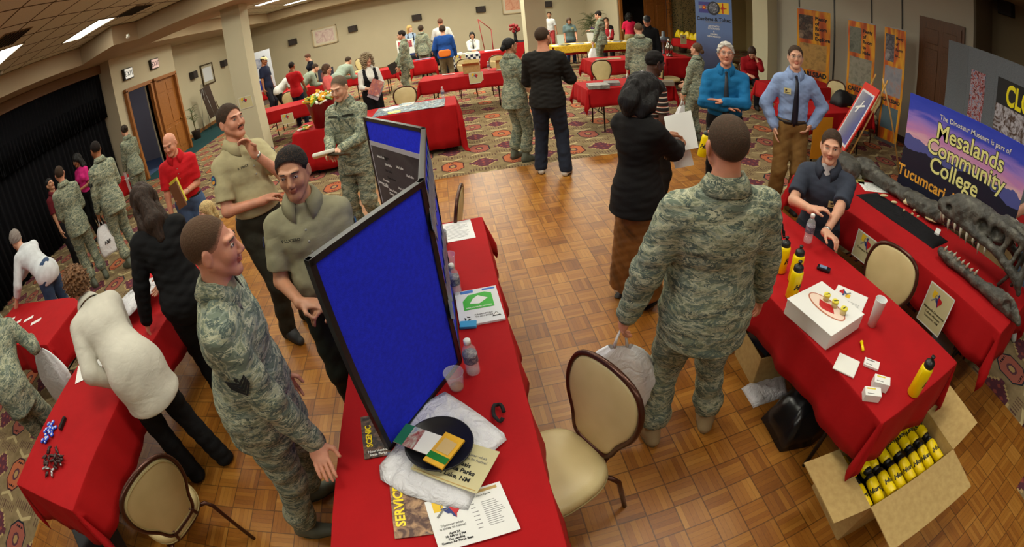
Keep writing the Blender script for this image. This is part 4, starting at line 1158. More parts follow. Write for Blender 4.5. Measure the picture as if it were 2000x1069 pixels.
tag(mb.build('checkered_tablecloth', CHK, None, Matrix.Translation((.7, 14.55, TH + .006))), 'blue and white checkered tablecloth at the far table', 'tablecloth')
table(1.2, 2.15, 14.2, 14.9, 'small folding table under plain red cloth by the far wall', clabel='plain red tablecloth next to the checkered cloth', seed=18, drop=.5)
table(-.95, -.25, 14.5, 15.2, 'small folding table behind the standing airman', clabel='small red tablecloth behind the standing airman facing left', seed=19, drop=.45)
BLK = cloth((.008, .008, .012), .85)
table(-1.6, .3, 16.6, 17.3, 'folding table under black cloth with poster stand', clothm=BLK, clabel='black tablecloth near the far wall behind the standing airman', seed=20, drop=.5)
table(2.3, 3.9, 16.6, 17.3, 'folding table under black cloth near the centre column', clothm=BLK, clabel='black tablecloth left of the centre column with red runner', seed=21, drop=.45)
tag(MB().prism([(-.6, 0), (.3, 0), (-.1, -.62)][::-1], -.002, .002, frame((2.9, 16.53, TH), (1, 0, 0), None, (0, -1, 0))).build('table_runner', cloth(lin(170, 20, 24))), 'red pointed runner hanging over the black cloth', 'runner')
table(5.15, 5.9, 9.8, 11.7, 'folding table holding the two metallic trophies', clabel='red tablecloth under the two metallic trophies', seed=22, drop=.5)
table(8.2, 9.0, 13.0, 14.9, 'folding table with yellow bags near the door', rz=.12, clabel='red tablecloth under the yellow bags near the door', seed=23)
table(4.75, 6.5, 4.6, 5.3, 'folding table by the banners behind the man with tie', clabel='red tablecloth by the banners behind the man with tie', seed=24)
table(5.62, 7.4, 6.2, 6.9, 'folding table by the folding wall near the seated red shirt', clabel='red tablecloth by the folding wall near the seated red shirt', seed=25)
table(-5.4, -3.72, 1.95, 2.68, 'folding table at the left edge with white strips', clabel='red tablecloth at the left edge with white paper strips', seed=26)
table(-7.6, -6.55, 6.75, 7.45, 'folding table beside the stage curtain', clabel='red tablecloth beside the stage curtain behind the airwoman', seed=27)
table(4.75, 5.4, .6, 2.6, 'folding table behind the college sign', clabel='red tablecloth behind the college sign at the right edge', seed=28)
table(-4.9, -3.1, 13.3, 14.0, 'folding table where people bend over near back wall', clabel='red tablecloth where people bend over near the back wall', seed=29)
table(-2.9, -1.4, 13.6, 14.3, 'folding table behind the woman in the black vest', clabel='red tablecloth behind the woman in the black vest', seed=30)
table(-7.4, -5.7, 15.2, 15.9, 'folding table far behind the left column', clabel='red tablecloth far behind the left column', seed=31)
# ------------------------------------------------------------------ banquet chair
VIN = NT('vinyl'); VIN = VIN.out(VIN.ramp(VIN.noise(VIN.coord(), 6, 2), [(.3, lin(196, 178, 126)), (.7, lin(210, 192, 140))]), .42, VIN.noise(VIN.coord(), 160, 2), .10, .003)
BRZ = plain(lin(78, 46, 34), .28, Metallic=.55); PIPE = plain(lin(176, 160, 108), .5)
def chair_proto():
    t = empty('banquet_chair')
    # half outline of the bell-shaped back, x half-width against height
    half = [(0, .0), (.075, .0), (.11, .015), (.13, .05), (.142, .10), (.168, .15), (.20, .20), (.217, .26), (.220, .32), (.206, .385), (.175, .435), (.12, .466), (.05, .478), (0, .48)]
    def sm(P, it=2):
        for _ in range(it):
            Q = [P[0]]
            for a, b in zip(P, P[1:]): Q += [(a[0] * .75 + b[0] * .25, a[1] * .75 + b[1] * .25), (a[0] * .25 + b[0] * .75, a[1] * .25 + b[1] * .75)]
            P = Q + [P[-1]]
        return P
    hf = sm(half); out = hf[1:-1] + [(0, .48)] + [(-x, y) for x, y in hf[1:-1]][::-1] + [(0, 0)]
    tilt = Matrix.Translation((0, -.215, .455)) @ Matrix.Rotation(math.radians(10), 4, 'X') @ Matrix.Rotation(PI / 2, 4, 'X')
    def pad(ins, d0, d1, k):
        n = len(out); c = (0, .26); vs = []; lv = [(1 - ins, d0), (1 - ins, d0 + (d1 - d0) * .5), (1 - ins - .05, d0 + (d1 - d0) * .8), (1 - ins - .2, d1), (.5, d1 + k), (.2, d1 + k * 1.2)]
        for s_, z in lv: vs += [(c[0] + (x - c[0]) * s_, c[1] + (y - c[1]) * s_, z) for x, y in out]
        fs = [(l * n + i, l * n + (i + 1) % n, (l + 1) * n + (i + 1) % n, (l + 1) * n + i) for l in range(len(lv) - 1) for i in range(n)]
        fs.append(tuple(range((len(lv) - 1) * n, len(lv) * n))); return vs, fs
    b = MB(); v, f = pad(.06, 0, .014, .006); b.add(v, f)
    v, f = pad(.06, 0, .014, .006); b.add([(x, y, -z) for x, y, z in v], [q[::-1] for q in f])
    bk = b.build('backrest', VIN, t, tilt, True)
    n = len(out); c = (0, .26)
    MB().tube([(c[0] + (x - c[0]) * .90, c[1] + (y - c[1]) * .90, .013) for x, y in out[::2]], .0035, 6, None, True).build('piping', PIPE, bk, None, True)
    MB().tube([(x, y, 0) for x, y in out[::2]], .0135, 8, None, True).build('back_frame', BRZ, t, tilt, True)
    # seat
    so = []
    for k in range(40):
        a = 2 * PI * k / 40; ca, sa = math.cos(a), math.sin(a); e = .62
        so.append(((.215 - .02 * (sa < 0) * abs(sa)) * abs(ca) ** e * (1 if ca > 0 else -1), .215 * abs(sa) ** e * (1 if sa > 0 else -1)))
    mb = MB(); n = 40; lv = [(.90, .395), (1.0, .41), (1.02, .43), (1.0, .452), (.93, .468), (.75, .478), (.4, .484), (.1, .486)]
    vs = [(x * s_, y * s_, z) for s_, z in lv for x, y in so]
    fs = [(l * n + i, l * n + (i + 1) % n, (l + 1) * n + (i + 1) % n, (l + 1) * n + i) for l in range(len(lv) - 1) for i in range(n)] + [tuple(range(n))[::-1], tuple(range(7 * n, 8 * n))]
    seat = mb.add(vs, fs).build('seat', VIN, t, None, True)
    MB().tube([(x * 1.015, y * 1.015, .412) for x, y in so], .004, 6, None, True).build('piping', PIPE, seat, None, True)
    MB().tube([(x * .93, y * .93, .392) for x, y in so], .011, 6, None, True).build('seat_frame', BRZ, t, None, True)
    for s_ in (-1, 1):
        MB().tube([(s_ * .12, .17, .395), (s_ * .165, .185, .39), (s_ * .185, .19, .36), (s_ * .20, .215, .02), (s_ * .20, .215, .0)], .0125, 8).build('leg', BRZ, t, None, True)
        MB().tube([(s_ * .12, -.15, .395), (s_ * .185, -.19, .388), (s_ * .205, -.215, .35), (s_ * .215, -.285, .0)], .0125, 8).build('leg', BRZ, t, None, True)
        MB().tube([(s_ * .10, -.195, .40), (s_ * .10, -.235, .44), (s_ * .085, -.225, .50)], .011, 8).build('back_support', BRZ, t, None, True)
    return t
CH = chair_proto()
tag(CH, 'beige banquet chair beside the centre table in the foreground', 'chair', 'beige vinyl banquet chairs')
CH.location = (.180, 1.06, 0); CH.rotation_euler = (0, 0, math.radians(114))
# (x, y, facing degrees clockwise from the far wall, label)
for x, y, a, lb in (
    (-1.86, .90, -66, 'beige banquet chair at lower left beside the red table'),
    (2.22, 1.28, -97, 'beige banquet chair behind the white paper cup at the bottle table'),
    (-.30, 3.22, -80, 'beige banquet chair at the far end of the centre table, seen edge-on'),
    (-.75, 8.25, 175, 'beige banquet chair behind the poster table, standing airman beside it'),
    (.55, 11.35, 180, 'beige banquet chair behind the left open carton'),
    (1.35, 11.3, 185, 'beige banquet chair behind the right open carton'),
    (-2.85, 11.45, 180, 'beige banquet chair behind the pink-shirted woman'),
    (-4.15, 11.5, 175, 'beige banquet chair right of the left column'),
    (3.15, 8.6, 180, 'beige banquet chair between the two brochure tables'),
    (4.35, 15.3, 180, 'beige banquet chair behind the gold-topped tables'),
    (4.75, 8.9, 90, 'beige banquet chair behind the dark-haired man in profile'),
    (6.3, 7.95, 208, 'beige banquet chair with the seated red-shirted person'),
    (6.9, 6.0, 250, 'beige banquet chair behind the man with tie, partly hidden'),
    (7.35, 5.35, 250, 'beige banquet chair in front of the middle orange banner'),
    (-3.25, 17.8, 190, 'beige banquet chair against the far wall left of the curly-haired woman'),
    (-8.2, 15.6, 60, 'beige banquet chair with papers by the leaning easel'),
    (7.6, 10.6, 200, 'dark-backed chair in the nook beside the right column'),
    (3.75, 1.0, -90, 'beige banquet chair behind the dinosaur skull'),
    (2.66, 2.24, -125, 'banquet chair under the seated man in navy polo')):
    c = copy_tree(CH); c.location = (x, y, 0); c.rotation_euler = (0, 0, math.radians(-a)); c['label'] = lb
# ================================================================== things on and around the tables
WHT = plain(lin(232, 232, 228), .6); PAPER = plain(lin(238, 238, 234), .7); INK = plain(lin(26, 26, 28), .7); GREY = plain(lin(130, 130, 128), .7)
BLKP = plain((.012, .012, .012), .35); YEL = plain(lin(255, 224, 0), .32); CREAM = plain(lin(206, 196, 150), .7); KRAFT = NT('kraft'); KRAFT = KRAFT.out(KRAFT.ramp(KRAFT.noise(KRAFT.coord(), 30, 3), [(.3, lin(180, 150, 92)), (.7, lin(196, 166, 106))]), .8)
REDP = plain(lin(196, 30, 34), .5); BLUEP = plain(lin(34, 52, 120), .5); GOLDP = plain(lin(238, 196, 40), .5); TANP = plain(lin(196, 162, 96), .6)
def flat(cx, cy, deg, z=TH + .006):           # a level sheet's frame: local y points along deg (clockwise from the far wall)
    return Matrix.Translation((cx, cy, z)) @ Matrix.Rotation(math.radians(-deg), 4, 'Z')
def sheet_on(M, w, h, name, mat, label, cat, group=None, th=.0008): return Panel(name, w, h, th, mat, M @ Matrix.Translation((-w / 2, -h / 2, 0)), None, label, cat, group)
def travel_logo(P, x, y, s):                   # a yellow state, a Texas-shaped one in blue and red, a magnifier
    P.rect(x - .50 * s, y - .05 * s, x - .12 * s, y + .42 * s, GOLDP)
    tx = [(-.12, .05), (.02, .05), (.02, .36), (.16, .36), (.16, .18), (.34, .14), (.47, .10), (.48, -.08), (.40, -.20), (.30, -.30), (.26, -.48), (.16, -.40), (.10, -.24), (-.02, -.22), (-.12, -.08), (-.24, .03)]
    P.poly([(x + a * s, y + b * s) for a, b in tx], BLUEP, lift=.001)
    rx = [(.16, .36), (.16, .18), (.34, .14), (.47, .10), (.48, -.08), (.40, -.20), (.30, -.30), (.26, -.48), (.22, -.3), (.10, .0)]
    P.poly([(x + a * s, y + b * s) for a, b in rx][::-1], REDP, lift=.0016)
    M = Matrix.Translation((x - .06 * s, y + .10 * s, P.z + .002))
    MB().lathe([(.13 * s, 0), (.16 * s, 0), (.16 * s, .001), (.13 * s, .001)], 18, M, False, False).build('print', GREY, P.o)
    P.poly([(x - .17 * s, y + .0 * s), (x - .46 * s, y - .28 * s), (x - .40 * s, y - .34 * s), (x - .12 * s, y - .05 * s)], GREY, lift=.002)
    return
def lines(P, x0, x1, y0, y1, n, mat, frac=.5, seed=1):
    r = random.Random(seed); h = (y1 - y0) / n
    for i in range(n):
        e = x0 + (x1 - x0) * r.uniform(.6, 1); P.rect(x0, y0 + h * i, e, y0 + h * i + h * frac * .55, mat, 'text_line', .0005)
# ---- blue tri-fold display
BLU = NT('felt'); BLU = BLU.out(BLU.ramp(BLU.noise(BLU.coord(), 60, 3), [(.3, lin(16, 34, 214)), (.7, lin(22, 42, 234))]), .9, BLU.noise(BLU.coord(), 300, 2), .3, .004)
zb = TH + .006
b0 = W(758, 880, zb); b1 = W(898, 707, zb); zt = zb + 1.0
zt = (WD(594, 521, b0) + WD(823, 343, b1)) / 2
b2 = W(827, 250, zt); b3 = W(712, 228, zt)
print('BOARD', b0, b1, b2, b3, zt)
disp = empty('display_board', (0, 0, 0), 0, 'blue felt tri-fold display board with black frame on the centre table', 'display board')
def board_panel(a, b, nm='board_panel'):
    a = Vector((a[0], a[1], zb)); b = Vector((b[0], b[1], zb)); d = b - a; w = d.length; h = zt - zb
    M = frame(a, d, (0, 0, 1)); fr = .022
    p = MB().box((w / 2, h / 2, 0), (w - fr, h - fr, .012)).build(nm, BLU, disp, M)
    mb = MB()
    for x in (fr / 2, w - fr / 2): mb.box((x, h / 2, 0), (fr, h, .024), None, .003)
    for y in (fr / 2, h - fr / 2): mb.box((w / 2, y, 0), (w, fr, .024), None, .003)
    mb.build('board_frame', plain((.01, .01, .012), .35), p); return p, w, h
p1, w1, h1 = board_panel(b0, b1); p2, w2, h2 = board_panel(b1, b2); p3, w3, h3 = board_panel(b2, b3)
# map on the far wing, facing us
mp = NT('map'); n_ = mp.noise(mp.coord(), 5, 6, .8); mp = mp.out(mp.ramp(n_, [(.3, lin(48, 46, 50)), (.5, lin(72, 70, 74)), (.7, lin(60, 56, 62))]), .5)
d_ = (b3 - b2); d_.z = 0
Mx = frame(Vector((b3[0], b3[1], zb)), -d_, (0, 0, 1)) @ Matrix.Translation((.035, .03, .0135))
Mw = Panel('map_poster', w3 - .07, h3 * .80, .002, plain(lin(176, 176, 184), .4), Mx, None, 'grey satellite map poster with white place names on the blue board', 'poster')
Mw.rect(.012, .012, w3 - .082, h3 * .80 - .03, mp)
r = random.Random(4)
for i in range(26):
    Mw.text(r.choice(['Clovis', 'Sumner Lake', 'Oasis', 'Santa Rosa', 'Ute Lake', 'Portales', 'Conchas', 'Storrie', 'Villanueva']), r.uniform(.06, w3 - .13), r.uniform(.06, h3 * .74), .022, WHT if i % 5 else INK, .02)
# the middle panel's outward face: photos
for i in range(5):
    c = b1.lerp(b2, .12 + .19 * i); nrm = Vector((b2[1] - b1[1], -(b2[0] - b1[0]), 0)).normalized()
    for k in range(2):
        M = frame(Vector((c[0], c[1], zb + .28 + .42 * k)) + nrm * .011, (b2 - b1), (0, 0, 1))
        o = MB().box((0, 0, 0), (.15, .24, .003)).build('photo_print', blotch([(120, 150, 190), (70, 80, 110), (190, 190, 190)], 9), None, M)
        tag(o, 'photo print pinned on the side of the blue board facing the aisle', 'photo', 'photo prints on the blue board')
# ---- papers on the centre table
P = sheet_on(flat(-.01, .72, 0), .2794, .2159, 'flyer', PAPER, 'white flyer reading Discover what is close to home on the centre table', 'flyer')
c_ = (W(843, 990, zb) + W(1013, 1035, zb)) / 2; c_ = (W(843, 985, zb) + W(970, 942, zb) + W(1012, 1036, zb) + W(858, 1080, zb)) / 4
dv_ = W(1012, 1036, zb) - W(858, 1080, zb); ang = math.degrees(math.atan2(dv_.y, dv_.x))
P.o.matrix_world = flat(c_.x, c_.y, -ang, zb + .0085) @ Matrix.Translation((-.1397, -.108, 0))
travel_logo(P, .07, .165, .095)
for tx_, yy in (('Discover what', .098), ('is close to home!', .085)): P.text(tx_, .07, yy, .0135, GREY, .01)
for tx_, yy in (('April 24', .062), ('10 AM to 3 PM', .050), ('The Landing', .038), ('Cannon Air Force Base', .026)): P.text(tx_, .07, yy, .0115, INK, .03)
P.rect(.115, .195, .262, .207, TANP); P.text('Discover Home Agenda', .19, .182, .009, GREY, 0)
lines(P, .15, .175, .05, .17, 7, GREY, .3, 3); lines(P, .19, .262, .05, .16, 13, GREY, .4, 4)
def mag(M, w, h, name, mat, lb, title, tcol, rot, cat='magazine', size=.05, x=.03, y=None):
    P = sheet_on(M, w, h, name, mat, lb, cat, None, .005); P.text(title, x, h / 2 if y is None else y, size, tcol, .03, 'CENTER', rot); return P
q = W(818, 985, zb)
P = mag(flat(q.x, q.y, -4, zb + .001), .20, .275, 'magazine', blotch([(30, 24, 26), (90, 60, 50), (190, 150, 110), (40, 40, 60)], 16), 'dark magazine titled SERVICE in yellow letters under the flyer', 'SERVICE', YEL, PI / 2)
q = W(733, 852, zb)
P = mag(flat(q.x, q.y, -8, zb + .001), .11, .23, 'brochure', blotch([(14, 12, 14), (30, 20, 20), (120, 90, 70), (60, 100, 140)], 18), 'black brochure with yellow lettering half under the blue board', 'SCENIC', YEL, PI / 2, 'brochure', .035)
P.text('New Mexico', .06, .03, .016, WHT, .03); P.text('State Parks', .06, .013, .016, WHT, .03)
q = W(888, 452, zb); 
P = sheet_on(flat(q.x + .02, q.y, -3, zb), .216, .28, 'sign_up_sheet', PAPER, 'white printed sheet at the far end of the centre table', 'paper'); lines(P, .03, .19, .04, .25, 12, GREY, .3, 5)
# white plastic bag lying flat with the tray on it
def crumple(name, outline, c, M, h, mat, lb, cat, seed=1, bulge=.02, rings=9, parent=None, amp=1.0):
    r = random.Random(seed); n = len(outline); vs = []; fs = []
    ph = [r.uniform(0, 6) for _ in range(6)]
    for k in range(rings + 1):
        s_ = 1 - k / rings
        for i, (x, y) in enumerate(outline):
            px, py = c[0] + (x - c[0]) * s_, c[1] + (y - c[1]) * s_
            z = h * (1 - s_ ** 3) + amp * .009 * (abs(math.sin(px * 38 + ph[0] + 2 * math.sin(py * 23))) + abs(math.sin(py * 31 + ph[1] + 2 * math.sin(px * 27 + 1)))) * min(1, 4 * (1 - s_) + .25)
            vs.append((px, py, z))
    for k in range(rings):
        for i in range(n): j = (i + 1) % n; fs.append((k * n + i, k * n + j, (k + 1) * n + j, (k + 1) * n + i))
    o = MB().add(vs, fs).build(name, mat, parent, M, True); md = o.modifiers.new('s', 'SOLIDIFY'); md.thickness = .001
    return tag(o, lb, cat) if lb else o
def dense(P, k=5):
    out = []
    for a, b in zip(P, P[1:] + P[:1]):
        for i in range(k): out.append((a[0] + (b[0] - a[0]) * i / k, a[1] + (b[1] - a[1]) * i / k))
    return out
PLAS = NT('plastic film'); PLAS = PLAS.out(lin(242, 242, 246), .2, PLAS.noise(PLAS.coord(), 22, 5, 1.4), .9, .02, Alpha=.86)
bo = [W(x, y, zb) for x, y in ((742, 912), (745, 940), (790, 968), (870, 992), (915, 1000), (935, 955), (925, 920), (990, 862), (985, 850), (945, 818), (905, 790), (870, 768), (830, 790), (800, 830), (770, 880))]
ol = dense([(v.x, v.y) for v in bo], 4); cc = (sum(p[0] for p in ol) / len(ol), sum(p[1] for p in ol) / len(ol))
crumple('plastic_bag', ol, cc, Matrix.Translation((0, 0, zb + .008)), .012, PLAS, 'white plastic bag lying flat under the black tray on the centre table', 'bag', 3)
q = W(890, 905, zb + .03)
P = sheet_on(flat(q.x, q.y, 32, zb + .042), .27, .2, 'paper_sign', CREAM, 'cream sign inside the white plastic bag under the black tray', 'sign'); 
P.text('Discover what', .19, .15, .017, GREY, 0); P.text('is close to home!', .19, .132, .017, GREY, 0); P.text('Oasis', .17, .10, .026, INK, .02); P.text('State Parks', .17, .072, .026, INK, .03); P.text('Ute Lake, NM', .15, .04, .026, INK, .02); P.rect(.01, .008, .26, .012, TANP)
q = W(858, 868, zb + .06)
tray = MB().lathe([(.10, 0), (.125, .004), (.132, .022), (.128, .022), (.118, .008), (.001, .006)], 36).build('tray', plain((.01, .01, .012), .35), None, Matrix.Translation((q.x, q.y, zb + .050)), True); tag(tray, 'round black plastic tray on the white plastic bag', 'tray')
P = sheet_on(flat(q.x - .045, q.y + .0, -58, zb + .078), .10, .24, 'brochure', blotch([(60, 80, 70), (150, 60, 60), (190, 190, 180), (40, 90, 160)], 16), 'colourful folded brochure with green top lying on the tray', 'brochure', None, .004); P.rect(0, .20, .10, .24, plain(lin(20, 110, 80))); P.rect(.0, .06, .10, .15, WHT)
lines(P, .01, .09, .065, .14, 7, GREY, .4, 8)
P = sheet_on(flat(q.x + .02, q.y - .05, 38, zb + .078), .085, .15, 'snack_packet', blotch([(240, 190, 20), (226, 170, 30), (190, 150, 90)], 10), 'yellow and green snack packet on the black tray', 'packet', None, .010); P.rect(.0, .02, .085, .05, plain(lin(30, 120, 40), .3)); P.poly([(.015, .06), (.07, .06), (.072, .12), (.015, .125)], plain(lin(206, 176, 120), .4))
q = W(970, 812, zb); tag(MB().tube([(q.x + .035 * math.cos(a) * .6 + .01, q.y + .045 * math.sin(a), zb + .014 + .012 * math.sin(a * 2) ** 2) for a in [2 * PI * k / 20 for k in range(18)]], .008, 6).build('strap', plain((.01, .01, .01), .9), None, None, True), 'short black fabric strap loop on the red cloth', 'strap')
# clear things
GL = NT('clear plastic'); GL = GL.out((.92, .94, .96), .06, None, Alpha=.22, Specular_IOR_Level=.9)
def lathe_obj(name, prof, mat, loc, parent=None, n=24, M=None): return MB().lathe(prof, n).build(name, mat, parent, Matrix.Translation(loc) if M is None else M, True)
def water_bottle(px, lb, z=zb, s=1.0, world=None):
    q = world or W(px[0], px[1], z)
    t = empty('water_bottle', (q[0], q[1], z if world is None else world[2]), 0, lb, 'bottle'); 
    lathe_obj('bottle_body', [(.001, .006), (.026, .0), (.031, .006), (.032, .04), (.029, .05), (.032, .06), (.032, .12), (.029, .145), (.016, .168), (.0125, .175), (.0125, .188)], GL, (0, 0, 0), t)
    lathe_obj('water', [(.001, .008), (.027, .008), (.028, .055), (.001, .055)], plain(lin(214, 200, 205), .05, Alpha=.30), (0, 0, 0), t, 16)
    lathe_obj('label_band', [(.0325, .075), (.0327, .078), (.0327, .118), (.0325, .120)], blotch([(180, 180, 190), (60, 60, 90), (210, 200, 190)], 30), (0, 0, 0), t)
    lathe_obj('bottle_cap', [(.001, .176), (.0155, .176), (.0155, .196), (.013, .199), (.001, .199)], WHT, (0, 0, 0), t); t.scale = (s, s, s); return t
water_bottle((925, 727), 'clear water bottle with white cap near the plastic bag')
water_bottle((892, 575), 'clear water bottle with white cap right beside the blue board')
water_bottle((866, 192), 'clear water bottle at the right end of the poster table')
water_bottle(None, 'clear water bottle between the two open cartons', world=(1.0, 10.22, TH + .006))
def clear_cup(px, lb, h=.10, cat='cup'):
    q = W(px[0], px[1], zb); t = empty('plastic_cup', (q.x, q.y, zb), 0, lb, cat)
    lathe_obj('cup_wall', [(.001, .003), (.028, .002), (.030, .006), (.042, h - .004), (.0445, h), (.0425, h), (.040, h - .006), (.0285, .008), (.001, .006)], GL, (0, 0, 0), t, 28)
    lathe_obj('drink_rest', [(.001, .007), (.028, .007), (.0285, .012), (.001, .012)], plain(lin(190, 140, 90), .1, Alpha=.6), (0, 0, 0), t); return t
clear_cup((893, 758), 'clear plastic cup with a little brown drink beside the board'); clear_cup((880, 525), 'clear plastic cup beside the far water bottle'); 
q = W(866, 478, zb); tag(lathe_obj('tumbler', [(.001, 0), (.03, 0), (.036, .10), (.034, .10), (.028, .01), (.001, .01)], plain(lin(150, 150, 150), .2, Alpha=.6), q), 'grey see-through tumbler half hidden by the board', 'cup')
# recycling-print bag and blue gum pack
q = W(932, 600, zb); P = sheet_on(flat(q.x + .01, q.y, -2, zb), .23, .30, 'printed_plastic_bag', plain(lin(228, 230, 232), .2), 'white plastic bag with green and blue recycling print', 'bag', None, .012)
GRN = plain(lin(60, 180, 60), .3); P.poly(rr := [(.035, .12), (.195, .12), (.195, .24), (.16, .26), (.07, .25), (.035, .20)], GRN); P.poly([(.07, .17), (.12, .16), (.17, .20), (.12, .235), (.09, .21)], WHT, lift=.0016)
P.rect(.03, .27, .10, .295, plain(lin(40, 110, 200), .3)); P.rect(.15, .275, .22, .29, plain(lin(40, 110, 200), .3)); P.text('REDUCE REUSE RECYCLE', .115, .135, .012, WHT, .02); P.text('PLEASE RETURN', .13, .07, .013, GREY, .02); P.text('TO ANY STORE', .13, .052, .013, GREY, .02)
P.poly([(.17, .035), (.215, .035), (.193, .07)], INK); P.poly([(.178, .04), (.208, .04), (.193, .063)], WHT, lift=.002)
for k in range(3):
    a = 2 * PI * k / 3 + .5; P.poly([(.045 + .02 * math.cos(a + d), .05 + .02 * math.sin(a + d)) for d in (0, 1.3)] + [(.045 + .010 * math.cos(a + d), .05 + .010 * math.sin(a + d)) for d in (1.3, 0)], INK)
q = W(915, 637, zb); tag(MB().box((0, 0, .008), (.085, .05, .016), None, .004).build('gum_pack', plain(lin(60, 160, 210), .3), None, flat(q.x, q.y, 8, zb)), 'small light blue pack on the red cloth by the water bottle', 'packet')
# ---- bottle table
def wrap(me, R):
    me = me.copy()
    for v in me.vertices:
        a = v.co.x / R; r_ = R + v.co.z; v.co = Vector((r_ * math.sin(a), -r_ * math.cos(a), v.co.y))
    return me
WT = None
def yellow_proto():
    global WT
    t = empty('sports_bottle'); 
    b = lathe_obj('bottle_body', [(.001, 0), (.032, 0), (.037, .005), (.037, .150), (.035, .165), (.027, .178), (.001, .178)], YEL, (0, 0, 0), t, 28)
    lathe_obj('screw_cap', [(.001, .168), (.029, .170), (.030, .174), (.029, .196), (.020, .205), (.010, .210), (.008, .222), (.012, .224), (.012, .230), (.001, .232)], BLKP, (0, 0, 0), t, 24)
    WT = wrap(text_mesh('Hertz', .046, .05, mat=BLKP, shear=.3), .0374)
    link('lettering', WT, None, b, Matrix.Translation((0, 0, .085))); return t
YB = yellow_proto(); GY = 'yellow sports bottles standing on the table'
for i, (px, rz, lb) in enumerate((((1783, 768), .5, 'yellow sports bottle standing alone at the near table corner'), ((1545, 580), .15, 'yellow sports bottle nearest to the white box'), ((1549, 548), -.4, 'yellow sports bottle half hidden behind the one by the white box'),
                                  ((1523, 530), .55, 'yellow sports bottle just right of the airman in camouflage'), ((1372, 333), .3, 'yellow sports bottle peeking over the camouflage shoulder'))):
    q = W(px[0], px[1], zb); c = YB if i == 0 else copy_tree(YB); c.location = (q.x, q.y, zb); c.rotation_euler = (0, 0, math.radians(30) + rz); tag(c, lb, 'bottle', GY)
q = W(1702, 635, zb); tag(lathe_obj('paper_cup', [(.001, .0), (.026, .0), (.036, .165), (.0375, .168), (.036, .169), (.0345, .164), (.025, .006), (.001, .006)], plain(lin(232, 234, 232), .5), q), 'tall white paper cup standing on the red cloth', 'cup')
# white bakery box with oval mark
f0, f1, f2 = W(1530, 612, zb), W(1612, 685, zb), W(1674, 640, zb)
e1 = (f1 - f0); e2 = (f2 - f1); bw, bd = .30, .22
ang = math.degrees(math.atan2(e1.y, e1.x)); print('BOX', f0, f1, f2, e1.length, e2.length, ang)
Mb = Matrix.Translation((f0.x, f0.y, zb)) @ Matrix.Rotation(math.radians(ang), 4, 'Z')
L1, L2 = e1.length, e2.length
t = empty('bakery_box'); t.matrix_world = Mb; tag(t, 'white cardboard bakery box with red oval mark on the bottle table', 'box')
MB().box((L1 / 2, L2 / 2, .045), (L1, L2, .09), None, .003).build('carton', plain(lin(238, 238, 234), .5), t); MB().box((L1 / 2, L2 / 2, .092), (L1 + .006, L2 + .006, .006), None, .002).build('lid', plain(lin(242, 242, 238), .4), t)
ov = [(.5 * L1 + .40 * L1 * math.cos(a), .5 * L2 + .20 * L2 * math.sin(a)) for a in [2 * PI * k / 36 for k in range(36)]]
oi = [(.5 * L1 + .375 * L1 * math.cos(a), .5 * L2 + .17 * L2 * math.sin(a)) for a in [2 * PI * k / 36 for k in range(36)]]
MB().prism(ov, .0955, .0962).build('oval_print', plain(lin(196, 120, 90), .4), t); MB().prism(oi, .0960, .0968).build('oval_print', plain(lin(246, 222, 206), .4), t)
MB().prism([(.5 * L1 + a * L1, .5 * L2 + b * L2) for a, b in ((-.1, -.1), (-.02, -.13), (.08, -.10), (.2, -.04), (.1, .06), (.0, .1), (-.08, .05), (-.2, .04))], .0966, .0972).build('oval_print', REDP, t)
for i, (x, y) in enumerate(((1613, 585), (1629, 598), (1646, 612))):
    q = W(x, y, zb + .10); t = empty('mint_tin', (q.x, q.y, zb + .096), rnd.uniform(-.4, .4), 'small round container with yellow lid, %s of three on the white box' % ['farthest', 'middle', 'nearest'][i], 'container', 'small yellow-lidded containers')
    lathe_obj('jar', [(.001, 0), (.018, 0), (.019, .028), (.001, .028)], plain(lin(220, 200, 140), .4), (0, 0, 0), t, 18); lathe_obj('lid', [(.001, .028), (.0205, .028), (.0205, .036), (.018, .038), (.001, .038)], plain(lin(240, 226, 70), .3), (0, 0, 0), t, 18)
    link('lettering', text_mesh('Hertz', .013, .03, mat=INK, shear=.3), None, t, Matrix.Translation((0, 0, .0384)))
P = sheet_on(flat(*W(1660, 590, zb).xy, 10, zb), .2159, .2794, 'flyer', PAPER, 'white travel fair flyer half under the white box', 'flyer'); travel_logo(P, .15, .06, .08); lines(P, .03, .19, .12, .26, 12, GREY, .3, 9)
P.o.matrix_world = flat(*W(1655, 592, zb).xy, -118, zb) @ Matrix.Translation((-.108, -.14, 0))
tag(MB().box((0, 0, .004), (.125, .125, .008), None, .003).build('napkin', plain(lin(240, 240, 232), .9), None, flat(*W(1653, 715, zb).xy, -30, zb)), 'white square paper napkin on the red cloth', 'napkin')
for i, (x, y, a, hh) in enumerate(((1703, 710, 55, .012), (1724, 742, 48, .05), (1706, 765, 38, .04))):
    q = W(x, y, zb + hh); t = Panel('card_stack', .09, .055, hh, plain(lin(240, 240, 236), .5), flat(q.x, q.y, a, zb) @ Matrix.Translation((-.045, -.027, 0)), None, 'stack of white cards, %s' % ['thin one nearest the napkin', 'tallest one, farther of the thick pair', 'thick one nearest the table edge'][i], 'cards', 'stacks of business cards')
    t.rect(.012, .04, .06, .047, plain(lin(230, 210, 60)) if i else GREY); t.rect(.012, .012, .05, .015, GREY)
q = W(1683, 680, zb); tag(MB().tube([(-.03, 0, .01), (.028, 0, .01)], .008, 12).tube([(.028, 0, .01), (.037, 0, .01)], .010, 12).build('highlighter', YEL, None, flat(q.x, q.y, -55, zb), True), 'short yellow marker on the red cloth', 'marker')
